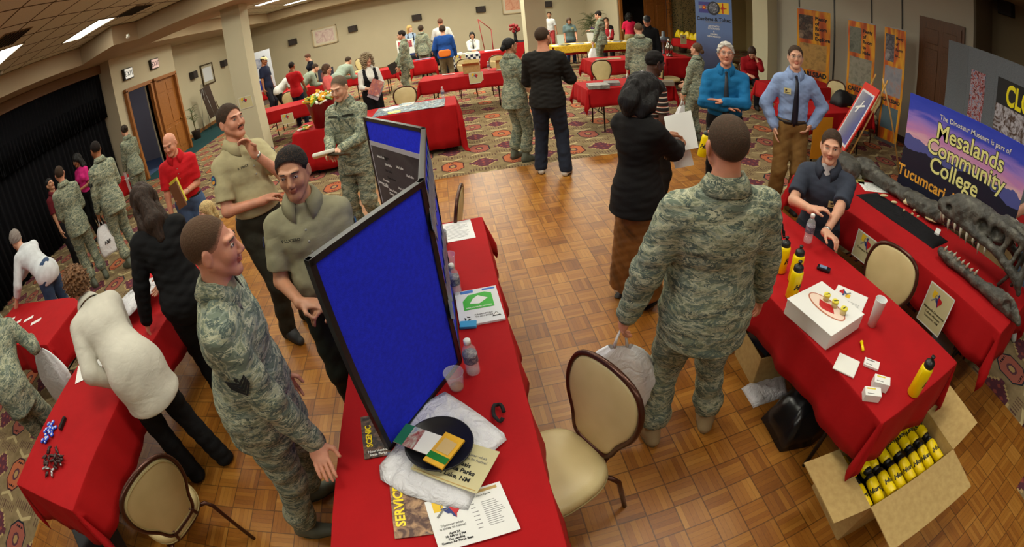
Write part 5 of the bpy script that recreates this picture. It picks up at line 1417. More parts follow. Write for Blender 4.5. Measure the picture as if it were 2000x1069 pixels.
q = W(1608, 528, zb); t = MB().box((0, 0, .011), (.045, .095, .02), None, .008).build('flip_phone', plain(lin(20, 24, 30), .2), None, flat(q.x, q.y, -35, zb), False); tag(t, 'dark clamshell phone near the seated man', 'phone')
MB().box((0, .005, .0225), (.03, .05, .002)).build('phone_window', plain(lin(120, 140, 170), .1), t)
# ---- open carton full of bottles
bx0, bx1, by0, by1, bh = 1.50, 2.22, .235, .63, .38
t = empty('cardboard_box', (bx0, by0, 0), math.radians(-6), 'large open cardboard box full of yellow bottles on the floor', 'box')
wX, wY = bx1 - bx0, by1 - by0
mb = MB()
for c, d in (((wX / 2, 0, bh / 2), (wX, .006, bh)), ((wX / 2, wY, bh / 2), (wX, .006, bh)), ((0, wY / 2, bh / 2), (.006, wY, bh)), ((wX, wY / 2, bh / 2), (.006, wY, bh)), ((wX / 2, wY / 2, .004), (wX, wY, .008))): mb.box(c, d)
mb.build('carton', KRAFT, t)
def flap(M, w, h): MB().prism([(0, 0), (w, 0), (w - .012, h), (.012, h)], -.003, .003).build('flap', KRAFT, t, M)
flap(frame((0, 0, bh), (1, 0, 0), (0, -.88, -.06)), wX, .28); flap(frame((0, wY, bh), (0, -1, 0), (-.93, 0, .20)), wY, .27)
flap(frame((wX, 0, bh), (0, 1, 0), (.80, 0, .42)), wY, .22); flap(frame((wX, wY, bh), (-1, 0, 0), (0, .55, .55)), wX, .20)
MT = Matrix.Translation((bx0, by0, 0)) @ Matrix.Rotation(math.radians(-6), 4, 'Z')
k = 0
for layer, (zz, n) in enumerate(((.29, 8), (.205, 8))):
    for i in range(n):
        for row in (0, 1):
            if layer == 1 and i % 2: continue
            c = copy_tree(YB); x = .055 + .0875 * i + rnd.uniform(-.004, .004)
            y, dirn = ((.022, 1), (wY - .022, -1))[row]
            z = zz + rnd.uniform(-.008, .014)
            c.matrix_world = MT @ frame((x, y + dirn * .0, z), (1, 0, 0), None, (0, dirn * .78, .02 + rnd.uniform(-.05, .12))) @ Matrix.Rotation(rnd.uniform(-.6, .6) + (PI if row else 0), 4, 'Z') @ Matrix.Scale(.86, 4)
            tag(c, 'yellow sports bottle lying packed inside the open cardboard box', 'bottle', 'yellow sports bottles packed in the box'); k += 1
# box of papers and bags under the table
q = W(1500, 700, .2)
t = empty('supply_box', (1.80, 1.62, 0), math.radians(-8), 'brown cardboard box of leaflets under the bottle table', 'box')
mb = MB(); 
for c, d in (((0, -.16, .13), (.38, .006, .26)), ((0, .16, .13), (.38, .006, .26)), ((-.19, 0, .13), (.006, .32, .26)), ((.19, 0, .13), (.006, .32, .26)), ((0, 0, .004), (.38, .32, .006))): mb.box(c, d)
mb.build('carton', KRAFT, t)
P = Panel('leaflet_bundle', .30, .20, .06, plain(lin(40, 40, 48), .4), Matrix.Translation((1.66, 1.52, .22)) @ Matrix.Rotation(.2, 4, 'Z') @ Matrix.Rotation(.12, 4, 'X'), None, 'dark leaflet bundle with white lettering in the box under the table', 'leaflets'); P.text('Powers', .13, .12, .05, WHT, .02, rot=PI); P.text('puripits', .13, .07, .05, WHT, .02, rot=PI)
crumple('black_bag', dense([(-.30, -.16), (-.1, -.22), (.18, -.18), (.33, .02), (.25, .22), (-.05, .2), (-.28, .12)], 4), (0, 0), Matrix.Translation((1.78, 1.10, .004)), .24, plain((.008, .008, .010), .25), 'crumpled black bag on the floor under the bottle table', 'bag', 5, amp=3.5)
crumple('white_bag', dense([(-.16, -.10), (.12, -.12), (.2, .04), (.0, .12), (-.15, .08)], 4), (0, 0), Matrix.Translation((1.66, 1.42, .004)), .02, PLAS, 'crumpled white plastic bag beside the supply box on the floor', 'bag', 6, amp=1.6)
# ---- little travel fair signs
def fair_sign(M, w=.24, h=.30, lb='', txt=()):
    P = Panel('paper_sign', w, h, .002, CREAM, M @ Matrix.Translation((-w / 2, -h / 2, 0)), None, lb, 'sign', 'cream travel fair signs')
    e = .008
    for r_ in ((0, 0, w, e), (0, h - e, w, h), (0, 0, e, h), (w - e, 0, w, h)): P.rect(*r_, WHT)
    travel_logo(P, w * .42, h * .72, w * .42)
    for i, s in enumerate(txt): P.text(s, w / 2, h * .42 - i * w * .11, w * .095, plain(lin(70, 66, 40)), .02)
    return P
def vframe(c, nrm, up=(0, 0, 1)): nrm = Vector(nrm).normalized(); x = Vector(up).cross(nrm).normalized(); return frame(c, x, None, nrm)
fair_sign(vframe((2.80, 1.78, .60), (-1, 0, .05)), .27, .22, 'cream travel fair sign on the dinosaur table, the farther one', ('Dinosaur Museum',))
fair_sign(vframe((2.80, .98, .585), (-1, 0, .05)), .25, .30, 'cream sign reading Mesalands Community College Museum', ('Mesalands Community', 'College Museum', 'Tucumcari, NM'))
for px, Y_, lb, w, h in (((930, 152), 9.72, 'cream travel fair sign hanging below the two open cartons', .30, .24), ((562, 232), 9.98, 'cream travel fair sign on the table right of the left column', .30, .24), ((480, 200), 9.19, 'cream travel fair sign taped on the left column', .34, .26), ((1155, 100), 13.66, 'cream travel fair sign on the gold topper', .26, .30), ((1335, 77), 12.9, 'cream travel fair sign on the yellow bag table', .22, .30), ((899, 115), 14.1, 'cream travel fair sign on the checkered cloth', .34, .26)):
    q = WY(px[0], px[1], Y_); fair_sign(vframe(q, (0, -1, 0)), w, h, lb, ())
# ---- college sign
SX = 3.86
a = WX(1757, 335, SX); b = WX(1973, 445, SX); atop = WX(1795, 187, SX)
print('SIGN', a, b, atop)
w_, z0, z1 = a.y - b.y + .03, .772, atop.z
hS = z1 - z0
t2 = NT('sunset print'); x, y, z = t2.sep(t2.coord()); M_ = t2.math
nz = t2.noise(t2.comb(M_('MULTIPLY', x, 1.0), M_('MULTIPLY', y, 5)), 3.2, 4, .5); yy = M_('ADD', M_('DIVIDE', y, hS), M_('MULTIPLY', M_('SUBTRACT', nz, .5), .22))
sky = t2.ramp(yy, [(0, lin(20, 22, 34)), (.45, lin(120, 110, 190)), (.56, lin(232, 190, 190)), (.66, lin(206, 140, 196)), (.76, lin(160, 130, 214)), (.86, lin(62, 78, 200)), (1, lin(44, 66, 190))])
ridge = M_('ADD', M_('MULTIPLY', t2.noise(t2.comb(x, 0, 3), 3.2, 5), .34), .40); ridge2 = M_('ADD', M_('MULTIPLY', t2.noise(t2.comb(x, 0, 9), 2.4, 5), .42), .26)
yn = M_('DIVIDE', y, hS)
c = t2.mix(M_('LESS_THAN', yn, ridge), sky, lin(86, 92, 160)); c = t2.mix(M_('LESS_THAN', yn, ridge2), c, lin(30, 32, 50))
c = t2.mix(M_('LESS_THAN', yn, .30), c, lin(30, 32, 50))
sign = Panel('college_sign', w_, hS, .012, t2.out(c, .4), frame((SX, a.y, z0), (0, -1, 0), (0, 0, 1)), None, 'large sunset sign reading Mesalands Community College, Tucumcari, New Mexico', 'sign')
YL = plain(lin(238, 236, 150), .5); OR = plain(lin(240, 170, 60), .5); OUT = plain(lin(30, 40, 40), .5)
for s, yy_, sz in (('Mesalands', .745, .155), ('Community', .575, .155), ('College', .405, .155)):
    xx = {'Mesalands': .54, 'Community': .53, 'College': .46}[s]
    sign.text(s, w_ * xx, hS * yy_, sz * hS / .98 * 1.36, OUT, .05, lift=.0012); sign.text(s, w_ * xx, hS * yy_, sz * hS / .98 * 1.36, YL, .014, lift=.0022)
sign.text('The Dinosaur Museum is part of', w_ * .56, hS * .885, .062, OUT, .03, lift=.0012); sign.text('The Dinosaur Museum is part of', w_ * .56, hS * .885, .062, WHT, .005, lift=.0022)
sign.text('Tucumcari, New Mexico', w_ * .50, hS * .20, .145, OR, .02)
# ---- grey display wall with collage
GF = NT('grey fabric'); GF = GF.out(GF.ramp(GF.noise(GF.coord(), 90, 3), [(.3, lin(92, 98, 104)), (.7, lin(110, 116, 122))]), .9)
t = empty('fabric_display_wall', (0, 0, 0), 0, 'tall grey fabric display wall behind the college sign', 'display wall')
gA = WX(1855, 78, 7.0); ga = Vector((6.9, gA.y, 0)); ztop = WX(1855, 78, 6.9).z; q2 = W(1855, 78, 0)
ya = WX(1855, 78, 6.9).y; yb = WX(2000, 135, 6.2).y
pts = [(6.9, ya), (6.75, ya - .28), (6.55, ya - .55), (6.3, ya - 1.15), (6.05, ya - 1.9), (5.9, ya - 2.8)]
for i in range(5):
    A_, B_ = Vector((*pts[i], 0)), Vector((*pts[i + 1], 0)); MB().box(((B_ - A_).length / 2, ztop / 2, 0), ((B_ - A_).length, ztop, .04), None, .0).build('fabric_panel', GF, t, frame(A_, B_ - A_, (0, 0, 1)))
COLL = blotch([(14, 14, 18), (60, 40, 40), (150, 40, 40), (170, 170, 180), (40, 60, 130), (20, 20, 24)], 14, 2, 'collage')
def on_panel(i, u, z, w, h, nm, m, lb, cat):
    A_, B_ = Vector((*pts[i], 0)), Vector((*pts[i + 1], 0)); d = (B_ - A_).normalized(); n = Vector((0, 0, 1)).cross(d); n = n if n.dot(-A_) > 0 else -n
    return Panel(nm, w, h, .004, m, frame(A_ + d * u + Vector((0, 0, z)) + n * .023, d, (0, 0, 1)), None, lb, cat)
on_panel(2, .10, 1.15, .34, .80, 'photo_collage', COLL, 'narrow photo collage poster on the grey display wall', 'poster')
P = on_panel(3, .06, .95, 1.25, 1.05, 'poster', blotch([(20, 18, 18), (80, 60, 50), (190, 190, 200), (90, 40, 40)], 7, 2), 'large poster with yellow letters CLO on the grey display wall', 'poster')
P.rect(0, .72, 1.25, 1.05, INK); P.text('CLOVIS', .62, .86, .36, plain(lin(240, 226, 0), .4), .03, 'CENTER', sx=.72)
P.poly([(.72, .02), (1.22, .02), (1.22, .62), (.9, .55)], WHT)
# ---- orange banners
def banner(p0, p1, zt_, lb, seed, words):
    A_, B_ = Vector((p0[0], p0[1], .05)), Vector((p1[0], p1[1], .05)); w = (B_ - A_).length; h = zt_ - .05
    t = empty('roll_up_banner'); t.matrix_world = frame(A_, B_ - A_, (0, 0, 1)); tag(t, lb, 'banner', 'orange cavern banners')
    OM = NT('orange print'); xo, yo, zo = OM.sep(OM.coord()); OM = OM.out(OM.ramp(OM.noise(OM.comb(OM.math('MULTIPLY', xo, 3), OM.math('MULTIPLY', yo, .6)), 1.6 + .4 * seed, 2, .3), [(.25, lin(110, 36, 10)), (.45, lin(200, 90, 20)), (.6, lin(232, 168, 24)), (.75, lin(150, 60, 14))]), .5)
    P = Panel('banner_sheet', w, h, .004, OM, Matrix.Identity(4), t)
    cols = [[(120, 80, 60), (40, 30, 26), (190, 160, 130)], [(70, 76, 66), (120, 124, 110), (40, 44, 38)], [(150, 140, 150), (60, 60, 70), (190, 180, 180)]][seed % 3]
    P.rect(.06 * w, h * .70, .48 * w, h * .94, blotch(cols, 5, .4)); P.rect(.08 * w, h * .40, .90 * w, h * .66, blotch([[(150, 110, 60), (190, 150, 80), (60, 44, 26)], [(90, 96, 76), (150, 146, 130), (50, 54, 44)], [(110, 116, 130), (150, 150, 160), (190, 110, 50)]][seed % 3], 4, .3))
    P.rect(.10 * w, h * .10, .88 * w, h * .30, blotch([[(30, 22, 18), (90, 50, 20)], [(40, 40, 44), (80, 76, 60)], [(70, 92, 104), (90, 110, 120)]][seed % 3], 4, 1))
    for i, s in enumerate(words): P.text(s, .54 * w, h * (.915 - .05 * i), .115 * w / .8, INK, .04, 'LEFT')
    P.text('CARLSBAD', w * .5, h * .355, .150 * w / .8, INK, .05, 'CENTER', sx=.92)
    MB().box((w / 2, -.025, .0), (w + .04, .05, .10), None, .01).build('banner_base', plain(lin(120, 120, 120), .4, Metallic=.6), t); MB().box((w / 2, h, .0), (w, .02, .02)).build('top_rail', plain(lin(150, 150, 150), .4, Metallic=.6), t)
def az_at(px, dist): r_ = ray(*px); s = dist / math.hypot(r_.x, r_.y); return (r_.x * s, r_.y * s)
A1, B1 = az_at((1557, 40), 10.45), az_at((1622, 60), 10.3); banner(A1, B1, WD(1557, 15, A1), 'orange roll-up banner nearest the right column, reading Plenty of Room to Explore', 0, ('Plenty', 'of', 'Room', 'to', 'Explore'))
A1, B1 = az_at((1657, 60), 9.75), az_at((1710, 80), 9.5); banner(A1, B1, WD(1658, 38, A1), 'orange roll-up banner in the middle with a snake photo', 1, ('Plenty', 'of', 'Room', 'to', 'Hide'))
A1, B1 = az_at((1728, 70), 9.35), az_at((1769, 90), 9.1); banner(A1, B1, WD(1729, 51, A1), 'orange roll-up banner nearest the college sign with a lake photo', 2, ('Plenty', 'of', 'Room', 'to...'))
# ---- blue railroad banner
A1, B1 = az_at((1359, 40), 11.3), az_at((1430, 40), 10.9); h = WD(1359, 0, A1) + .03
t = empty('roll_up_banner'); t.matrix_world = frame((A1[0], A1[1], .05), (B1[0] - A1[0], B1[1] - A1[1], 0), (0, 0, 1)); tag(t, 'tall light blue railroad banner reading Cumbres and Toltec', 'banner')
w = math.dist(A1, B1); TB = NT('blue print'); xo, yo, zo = TB.sep(TB.coord()); TB = TB.out(TB.ramp(TB.math('ADD', TB.math('DIVIDE', yo, h), TB.math('MULTIPLY', TB.noise(TB.coord(), 3, 3), .15)), [(.15, lin(30, 36, 56)), (.45, lin(70, 76, 110)), (.7, lin(98, 124, 176)), (1, lin(100, 130, 186))]), .5)
P = Panel('banner_sheet', w, h, .004, TB, Matrix.Identity(4), t)
P.rect(.10 * w, h * .83, .42 * w, h * .95, plain(lin(70, 70, 150))); P.rect(.60 * w, h * .83, .92 * w, h * .95, GOLDP)
P.rect(.10 * w, h * .87, .42 * w, h * .91, WHT); 
MB().lathe([(.001, 0), (.05, 0), (.05, .002), (.001, .002)], 20, Matrix.Translation((.25 * w, h * .89, .007))).build('print', plain(lin(200, 60, 40)), P.o); MB().lathe([(.001, 0), (.022, 0), (.022, .002), (.001, .002)], 16, Matrix.Translation((.25 * w, h * .89, .0095))).build('print', GOLDP, P.o)
MB().lathe([(.035, 0), (.045, 0), (.045, .002), (.035, .002)], 20, Matrix.Translation((.76 * w, h * .89, .007)), False, False).build('print', REDP, P.o); P.rect(.745 * w, h * .835, .775 * w, h * .945, REDP, 'print', .003); P.rect(.66 * w, h * .885, .86 * w, h * .895, REDP, 'print', .003)
MB().lathe([(.001, 0), (.17 * w, 0), (.17 * w, .003), (.001, .003)], 28, Matrix.Translation((.51 * w, h * .885, .008))).build('print', plain(lin(44, 48, 60)), P.o); MB().lathe([(.001, 0), (.13 * w, 0), (.13 * w, .003), (.001, .003)], 28, Matrix.Translation((.51 * w, h * .888, .011))).build('print', blotch([(190, 196, 206), (90, 96, 110), (40, 44, 54)], 20), P.o)
P.text('Cumbres & Toltec', w * .5, h * .765, .105 * w / .85, INK, .03); P.text('SCENIC RAILROAD', w * .5, h * .735, .05, GREY, .02)
for s, yy_ in (('ANTONITO', .69), ('COLORADO', .665), ('&', .635), ('CHAMA', .605), ('NEW MEXICO', .58)): P.text(s, w * .5, h * yy_, .055, WHT, .02)
MB().box((w / 2, -.025, 0), (w + .04, .05, .12), None, .01).build('banner_base', plain(lin(120, 120, 120), .4, Metallic=.6), t)
# ---- red framed poster on an easel
ET = wood_mat(lin(196, 150, 84), 1)
t = empty('easel', (5.25, 4.15, 0), 0, 'light wooden easel with long legs on the carpet', 'easel')
pa, pb = Vector((4.90, 4.10, .54)), Vector((4.60, 3.62, .54)); pd = (pb - pa).normalized(); pn_ = Vector((pd.y, -pd.x, 0)); pn_ = pn_ if pn_.x < 0 else -pn_
back = -pn_; upv = (Vector((0, 0, 1)) * .82 + back * .42 ).normalized()
def eo(v): return Vector(v) - Vector((5.25, 4.15, 0))
for q_ in (pa + pd * .06, pb - pd * .06): MB().tube([eo((q_.x - back.x * .14, q_.y - back.y * .14, 0)), eo(q_ + upv * 1.12 + back * .02)], .014, 6).build('leg', ET, t, None, True)
mt = (pa + pb) / 2; MB().tube([eo((mt.x + back.x * 1.15, mt.y + back.y * 1.15, 0)), eo(mt + upv * 1.10 + back * .05)], .014, 6).build('leg', ET, t, None, True)
MB().box((0, 0, 0), (.62, .06, .03)).build('shelf', ET, t, frame(eo(mt - Vector((0, 0, .03)) - back * .02), pd, None, (0, 0, 1)))
P = Panel('framed_poster', .58, .96, .02, plain(lin(214, 44, 30), .4), frame(pa - back * .03, pd, upv), None, 'tall red framed purple poster standing on the wooden easel', 'poster')
P.rect(.055, .06, .545, .86, plain(lin(214, 214, 220), .4)); SK_ = NT('dusk print'); xo, yo, zo = SK_.sep(SK_.coord()); P.rect(.085, .09, .515, .83, SK_.out(SK_.ramp(SK_.math('ADD', SK_.math('MULTIPLY', yo, 1.2), .5), [(.05, lin(30, 40, 80)), (.25, lin(200, 150, 190)), (.5, lin(110, 90, 190)), (.9, lin(50, 70, 180))]), .4))
P.poly([(.14, .56), (.42, .66), (.40, .68), (.16, .60)], WHT); P.poly([(.2, .52), (.3, .72), (.33, .72), (.24, .52)], WHT, lift=.0012); lines(P, .14, .44, .16, .26, 3, GOLDP, .6, 6)
# leaning dark board and small easel in the left back corner
tag(MB().box((0, 0, .85), (.42, .05, 1.15)).build('leaning_sign_board', plain(lin(58, 38, 24), .5), None, Matrix.Translation((-8.4, 15.1, .15)) @ Matrix.Rotation(.95, 4, 'Z') @ Matrix.Rotation(-.16, 4, 'Y')), 'tall dark brown board leaning on a stand by the left back wall', 'board')
t = empty('metal_stand', (-8.5, 14.7, 0), 0, 'thin metal tripod stand holding the dark leaning board', 'stand')
for a in (0, 2.1, 4.2): MB().tube([(.38 * math.cos(a), .38 * math.sin(a), 0), (.02 * math.cos(a), .02 * math.sin(a), 1.7)], .008, 6).build('leg', plain(lin(150, 150, 150), .3, Metallic=.8), t, None, True)
# ---- plants
def leaf_plant(name, loc, h, n, col, lb, spread, seed, blossom=None, kind='palm', trunk=True):
    r = random.Random(seed); t = empty(name, loc, 0, lb, 'plant')
    lathe_obj('pot', [(.001, 0), (.13, 0), (.17, .28), (.18, .30), (.16, .30), (.15, .26), (.001, .26)], plain(lin(60, 44, 34), .6), (0, 0, 0), t)
    mb = MB(); st_ = MB()
    if kind == 'palm':
        for i in range(n):
            a = r.uniform(0, 2 * PI); el = r.uniform(.35, 1.35); L = spread * r.uniform(.7, 1.1); base = Vector((0, 0, h * r.uniform(.35, .7)))
            P0 = []
            for k in range(8): q = k / 7; P0.append(base + Vector((math.cos(a), math.sin(a), 0)) * L * q * math.cos(el * .6) + Vector((0, 0, L * (q * math.sin(el) - .55 * q * q))))
            st_.tube(P0, .004, 4)
            for k in range(1, 8):
                for s_ in (-1, 1):
                    d = (P0[k] - P0[k - 1]).normalized(); sd = d.cross(Vector((0, 0, 1))).normalized() * s_; c = P0[k]; e = c + (sd * .8 + d * .7 + Vector((0, 0, -.3))) * L * .30 * (1.2 - k / 8)
                    mb.add([c - d * .008, c + d * .016, e], [(0, 1, 2)])
        st_.tube([(0, 0, .2), (0, 0, h * .6)], .02, 6)
    else:
        st_.tube([(0, 0, .2), (.02, 0, h * .5), (0, .02, h * .85)], [.025, .02, .01], 6)
        for i in range(n):
            z = h * r.uniform(.3, 1.0); R_ = spread * math.sin(PI * (z / h - .2) / .95) ** .6 * r.uniform(.2, 1) ** .5; a = r.uniform(0, 2 * PI); c = Vector((R_ * math.cos(a), R_ * math.sin(a), z))
            d = Vector((r.uniform(-1, 1), r.uniform(-1, 1), r.uniform(-1, .4))).normalized() * .06; sd = d.cross(Vector((0, 0, 1))).normalized() * .018
            mb.add([c, c + d * .5 + sd, c + d, c + d * .5 - sd], [(0, 1, 2, 3)])
    mb.build('foliage', plain(col, .5), t); st_.build('stem', plain(lin(90, 80, 40), .7), t, None, True)
    if blossom:
        b = MB()
        for i in range(14): b.ball((r.uniform(-.15, .15), -.3 + r.uniform(-.1, .1), h * .45 + r.uniform(-.12, .12)), .035, 5)
        b.build('blossom', plain(blossom, .6), t, None, True)
q = WY(1160, 60, 18.2); leaf_plant('potted_palm', (q.x - .1, 18.2, 0), 2.0, 60, lin(40, 84, 38), 'tall potted palm with purple flowers beside the far door', .72, 3, lin(120, 80, 170))
q = WY(1334, 30, 14.4); leaf_plant('potted_tree', (q.x * 1.12, 16.2, 0), 2.7, 1500, lin(34, 44, 24), 'dense dark green potted tree left of the blue banner', .62, 4, None, 'tree')
q = WX(356, 200, -9.0); leaf_plant('potted_palm', (-8.62, 13.75, 0), 1.5, 22, lin(50, 90, 44), 'small green palm peeking from behind the door wall corner', .33, 8)
# ---- dinosaur skull, jaw and bones
BONE = NT('fossil'); BONE = BONE.out(BONE.ramp(BONE.noise(BONE.coord(), 14, 5, .5), [(.3, lin(44, 43, 38)), (.55, lin(78, 76, 68)), (.75, lin(118, 116, 104))]), .5, BONE.noise(BONE.coord(), 34, 5, .6), .9, .012)
TOOTH = plain(lin(176, 170, 150), .35)
def sdf_obj(name, lo, hi, res, fn, mat, parent=None, M=None, rip=0):
    g = Field(lo, hi, res); fn(g)
    if rip: g.ripple(rip, 3, .07)
    V, Q = g.net(); return link(name, np_mesh(name, V, Q), mat, parent, M)
# skull: local x along the snout (towards +x), z up
def skull(g):
    g.ell((.12, 0, .17), (.30, .085, .105), .05); g.cone((.30, 0, .14), (.46, 0, .10), .085, .055, .05)
    for s in (-1, 1):
        g.cone((.42, s * .04, .085), (-.10, s * .13, .10), .028, .030, .03); g.cone((-.10, s * .13, .10), (-.34, s * .17, .05), .028, .034, .02)
        g.cone((-.34, s * .17, .05), (-.36, s * .12, .26), .03, .03, .02); g.cone((-.36, s * .12, .26), (-.05, s * .09, .25), .032, .03, .03)
        g.cone((-.12, s * .12, .10), (-.14, s * .10, .25), .02, .022, .02); g.cone((-.22, s * .15, .09), (-.26, s * .11, .25), .014, .018, .015)
        g.cone((-.36, s * .12, .22), (-.42, s * .05, .24), .03, .04, .03); g.cone((-.34, s * .17, .05), (-.38, s * .17, -.01), .03, .02, .02)
    g.cone((-.42, -.06, .24), (-.42, .06, .24), .045, .045, .03); g.cone((-.05, 0, .26), (-.40, 0, .26), .035, .03, .03)
    for s in (-1, 1):
        g.ell((.10, s * .10, .17), (.052, .07, .038), .01, None, 'd'); g.ell((-.02, s * .12, .175), (.05, .09, .05), .01, None, 'd'); g.ell((.40, s * .06, .13), (.03, .04, .02), .008, None, 'd')
    g.ell((.12, 0, .05), (.34, .07, .055), .02, None, 'd')
def tooth_row(parent, pts, L, sgn=-1):
    for i, (x, y, z) in enumerate(pts):
        l = L * (.55 + .4 * abs(math.sin(i * 1.9 + 1)))
        MB().tube([(x, y, z), (x - .006, y * 1.02, z + sgn * l * .5), (x - .018, y, z + sgn * l)], [.014, .011, .001], 8).build('tooth', TOOTH, parent, None, True)
t = empty('dinosaur_skull', (0, 0, 0), 0, 'grey toothed tyrannosaur skull cast on the red table', 'skull')
A_ = W(1842, 420, .95); B_ = W(1990, 480, 1.0); sc_ = 1.0
Ms = Matrix.Translation((3.42, .93, TH + .14)) @ Matrix.Rotation(math.radians(98), 4, 'Z') @ Matrix.Rotation(math.radians(-4), 4, 'Y') @ Matrix.Scale(1.12, 4)
t.matrix_world = Ms
sk_ = sdf_obj('cranium', [-.52, -.26, -.06], [.56, .26, .36], .011, skull, BONE, t, None, .003)
tooth_row(sk_, [(.46, .02, .07), (.43, .05, .065), (.37, .065, .06), (.31, .075, .065), (.25, .085, .066), (.19, .092, .068), (.13, .10, .07), (.07, .108, .072), (.01, .115, .076)], .085)
tooth_row(sk_, [(.46, -.02, .07), (.43, -.05, .065), (.37, -.065, .06), (.31, -.075, .065), (.25, -.085, .066), (.19, -.092, .068), (.13, -.10, .07), (.07, -.108, .072)], .085)
MB().tube([(-.30, 0, .2), (-.28, .05, .06), (-.20, .08, -.10)], [.02, .016, .014], 7).tube([(-.36, 0, .2), (-.34, -.06, .05), (-.30, -.07, -.10)], [.02, .016, .014], 7).build('skull_strut', BONE, t, None, True)
def jaw(g):
    g.cone((.40, 0, .05), (.28, 0, .045), .040, .05, .03); g.cone((.28, 0, .045), (.0, -.0, .04), .045, .038, .03); g.cone((0, 0, .04), (-.30, 0, .05), .038, .055, .04)
    g.ell((-.36, 0, .06), (.17, .022, .075), .04); g.cone((-.45, 0, .05), (-.56, 0, .02), .04, .025, .03); g.ell((-.40, .02, .07), (.05, .02, .03), .01, None, 'd')
t = empty('dinosaur_jaw'); tag(t, 'grey fossil lower jaw with teeth lying along the table front', 'jaw')
ja, jb = W(1848, 455, TH + .05), W(1985, 600, TH + .05)
print('JAW', ja, jb)
dj = jb - ja; Lj = .98; t.matrix_world = frame(Vector((3.10, .86, TH + .012)), (.02, 1, 0), None, (0, 0, 1)) @ Matrix.Scale(.92, 4)
jw = sdf_obj('jawbone', [-.62, -.09, -.02], [.48, .09, .17], .010, jaw, BONE, t, None, .003)
tooth_row(jw, [(.37 - .052 * k, .0 + .015, .08) for k in range(8)], .06, 1)
def longbone(g):
    g.ell((-.50, 0, .10), (.16, .11, .10), .05); g.cone((-.42, 0, .09), (.10, 0, .06), .075, .055, .05); g.cone((.10, 0, .06), (.45, .0, .07), .055, .085, .05); g.ell((.52, .04, .085), (.11, .10, .085), .05); g.ell((.25, .05, .075), (.2, .06, .06), .05)
A_ = W(1718, 330, TH + .1); B_ = W(1832, 405, TH + .1)
t = sdf_obj('thigh_bone', [-.70, -.18, -.02], [.68, .2, .24], .014, longbone, BONE, None, frame(Vector((3.63, 2.10, TH + .008)), (-.02, -1, 0), None, (0, 0, 1)) @ Matrix.Scale(.95, 4), .006); tag(t, 'large dark fossil limb bone lying in front of the college sign', 'bone')
t = sdf_obj('fossil_block', [-.3, -.2, -.02], [.3, .2, .3], .014, lambda g: (g.ell((0, 0, .08), (.2, .13, .10), .05), g.cone((-.1, 0, .08), (.16, .05, .10), .09, .07, .05)), BONE, None, Matrix.Translation((3.50, 2.72, TH + .008)) @ Matrix.Rotation(1.2, 4, 'Z'), .006); tag(t, 'rounded grey fossil lump at the far end of the bone table', 'fossil')
crumple('black_cloth', dense([(-.17, -.50), (.17, -.50), (.19, 0), (.16, .42), (-.18, .46), (-.20, .0)], 8), (0, 0), Matrix.Translation((3.33, 1.84, TH + .004)) @ Matrix.Rotation(-.03, 4, 'Z') @ Matrix.Diagonal((.85, 1, 1, 1)), .006, cloth((.006, .006, .008)), 'black cloth under the small fossils on the dinosaur table', 'cloth', 9, amp=.6)
FB = plain(lin(214, 196, 150), .5)
for i, (x, y, a, l, lb) in enumerate(((1726, 385, .4, .05, 'small pale fossil tooth, flat oval at the far end of the black cloth'), (1747, 380, .5, .055, 'small pale curved fossil next to the far oval one'), (1746, 398, .6, .035, 'small pale flat fossil in the second row'), (1818, 432, 1.1, .07, 'pale slender fossil bone at the near end of the black cloth'), (1765, 414, .2, .016, 'tiny pale fossil chip, leftmost of the chips'), (1785, 414, .9, .014, 'tiny pale fossil chip, middle one'), (1781, 421, .9, .014, 'tiny pale fossil chip beside the middle one'), (1792, 426, .2, .018, 'tiny pale fossil chip nearest the slender bone'))):
    q = W(x, y, TH + .02); tag(MB().ball((0, 0, 0), (l, l * .42, .012), 8).build('small_fossil', FB, None, Matrix.Translation((q.x, q.y, TH + .034)) @ Matrix.Rotation(-a, 4, 'Z'), True), lb, 'fossil', 'small fossils on the black cloth')
q = W(1772, 398, TH + .03); t = tag(sdf_obj('tooth_fossil', [-.07, -.06, -.02], [.09, .06, .1], .007, lambda g: (g.ell((0, 0, .02), (.05, .025, .022), .01), g.cone((-.02, 0, .03), (-.03, .01, .08), .012, .003, .01), g.cone((.01, 0, .03), (.02, .01, .08), .012, .003, .01)), FB, None, Matrix.Translation((q.x, q.y, TH + .018)) @ Matrix.Rotation(-.9, 4, 'Z')), 'pale spiky fossil jaw piece standing on the black cloth', 'fossil')
q = W(1830, 458, TH); tag(MB().box((0, 0, .01), (.11, .05, .02), None, .004).build('folded_card', WHT, None, flat(q.x, q.y, -20, TH + .012)), 'white folded card at the near end of the black cloth', 'card')
for i, (x, y, w, h, a, m, lb) in enumerate(((1705, 367, .216, .279, -62, PAPER, 'white printed sheet at the far left of the dinosaur table'), (1686, 338, .12, .09, -55, PAPER, 'small white card by the fossil lump'), (1670, 352, .14, .2, -40, blotch([(120, 160, 80), (220, 200, 120), (60, 100, 90)], 20), 'green and yellow picture brochure on the dinosaur table'), (1727, 369, .05, .09, -62, CREAM, 'small cream card beside the printed sheet'))):
    q = W(x, y, TH); P = sheet_on(flat(q.x, q.y, a, TH + .006), w, h, 'sheet', m, lb, 'paper'); 
    if i == 0: lines(P, .03, .19, .1, .25, 9, GREY, .3, 11)
q = W(1662, 333, TH + .03); P = sheet_on(flat(q.x, q.y, -35, TH + .006), .2, .26, 'brochure_stack', plain(lin(226, 224, 220), .6), 'thick stack of brochures with orange cover on the dinosaur table', 'brochures', None, .06); P.rect(.01, .01, .19, .25, blotch([(226, 120, 40), (200, 160, 110), (190, 90, 40)], 7))
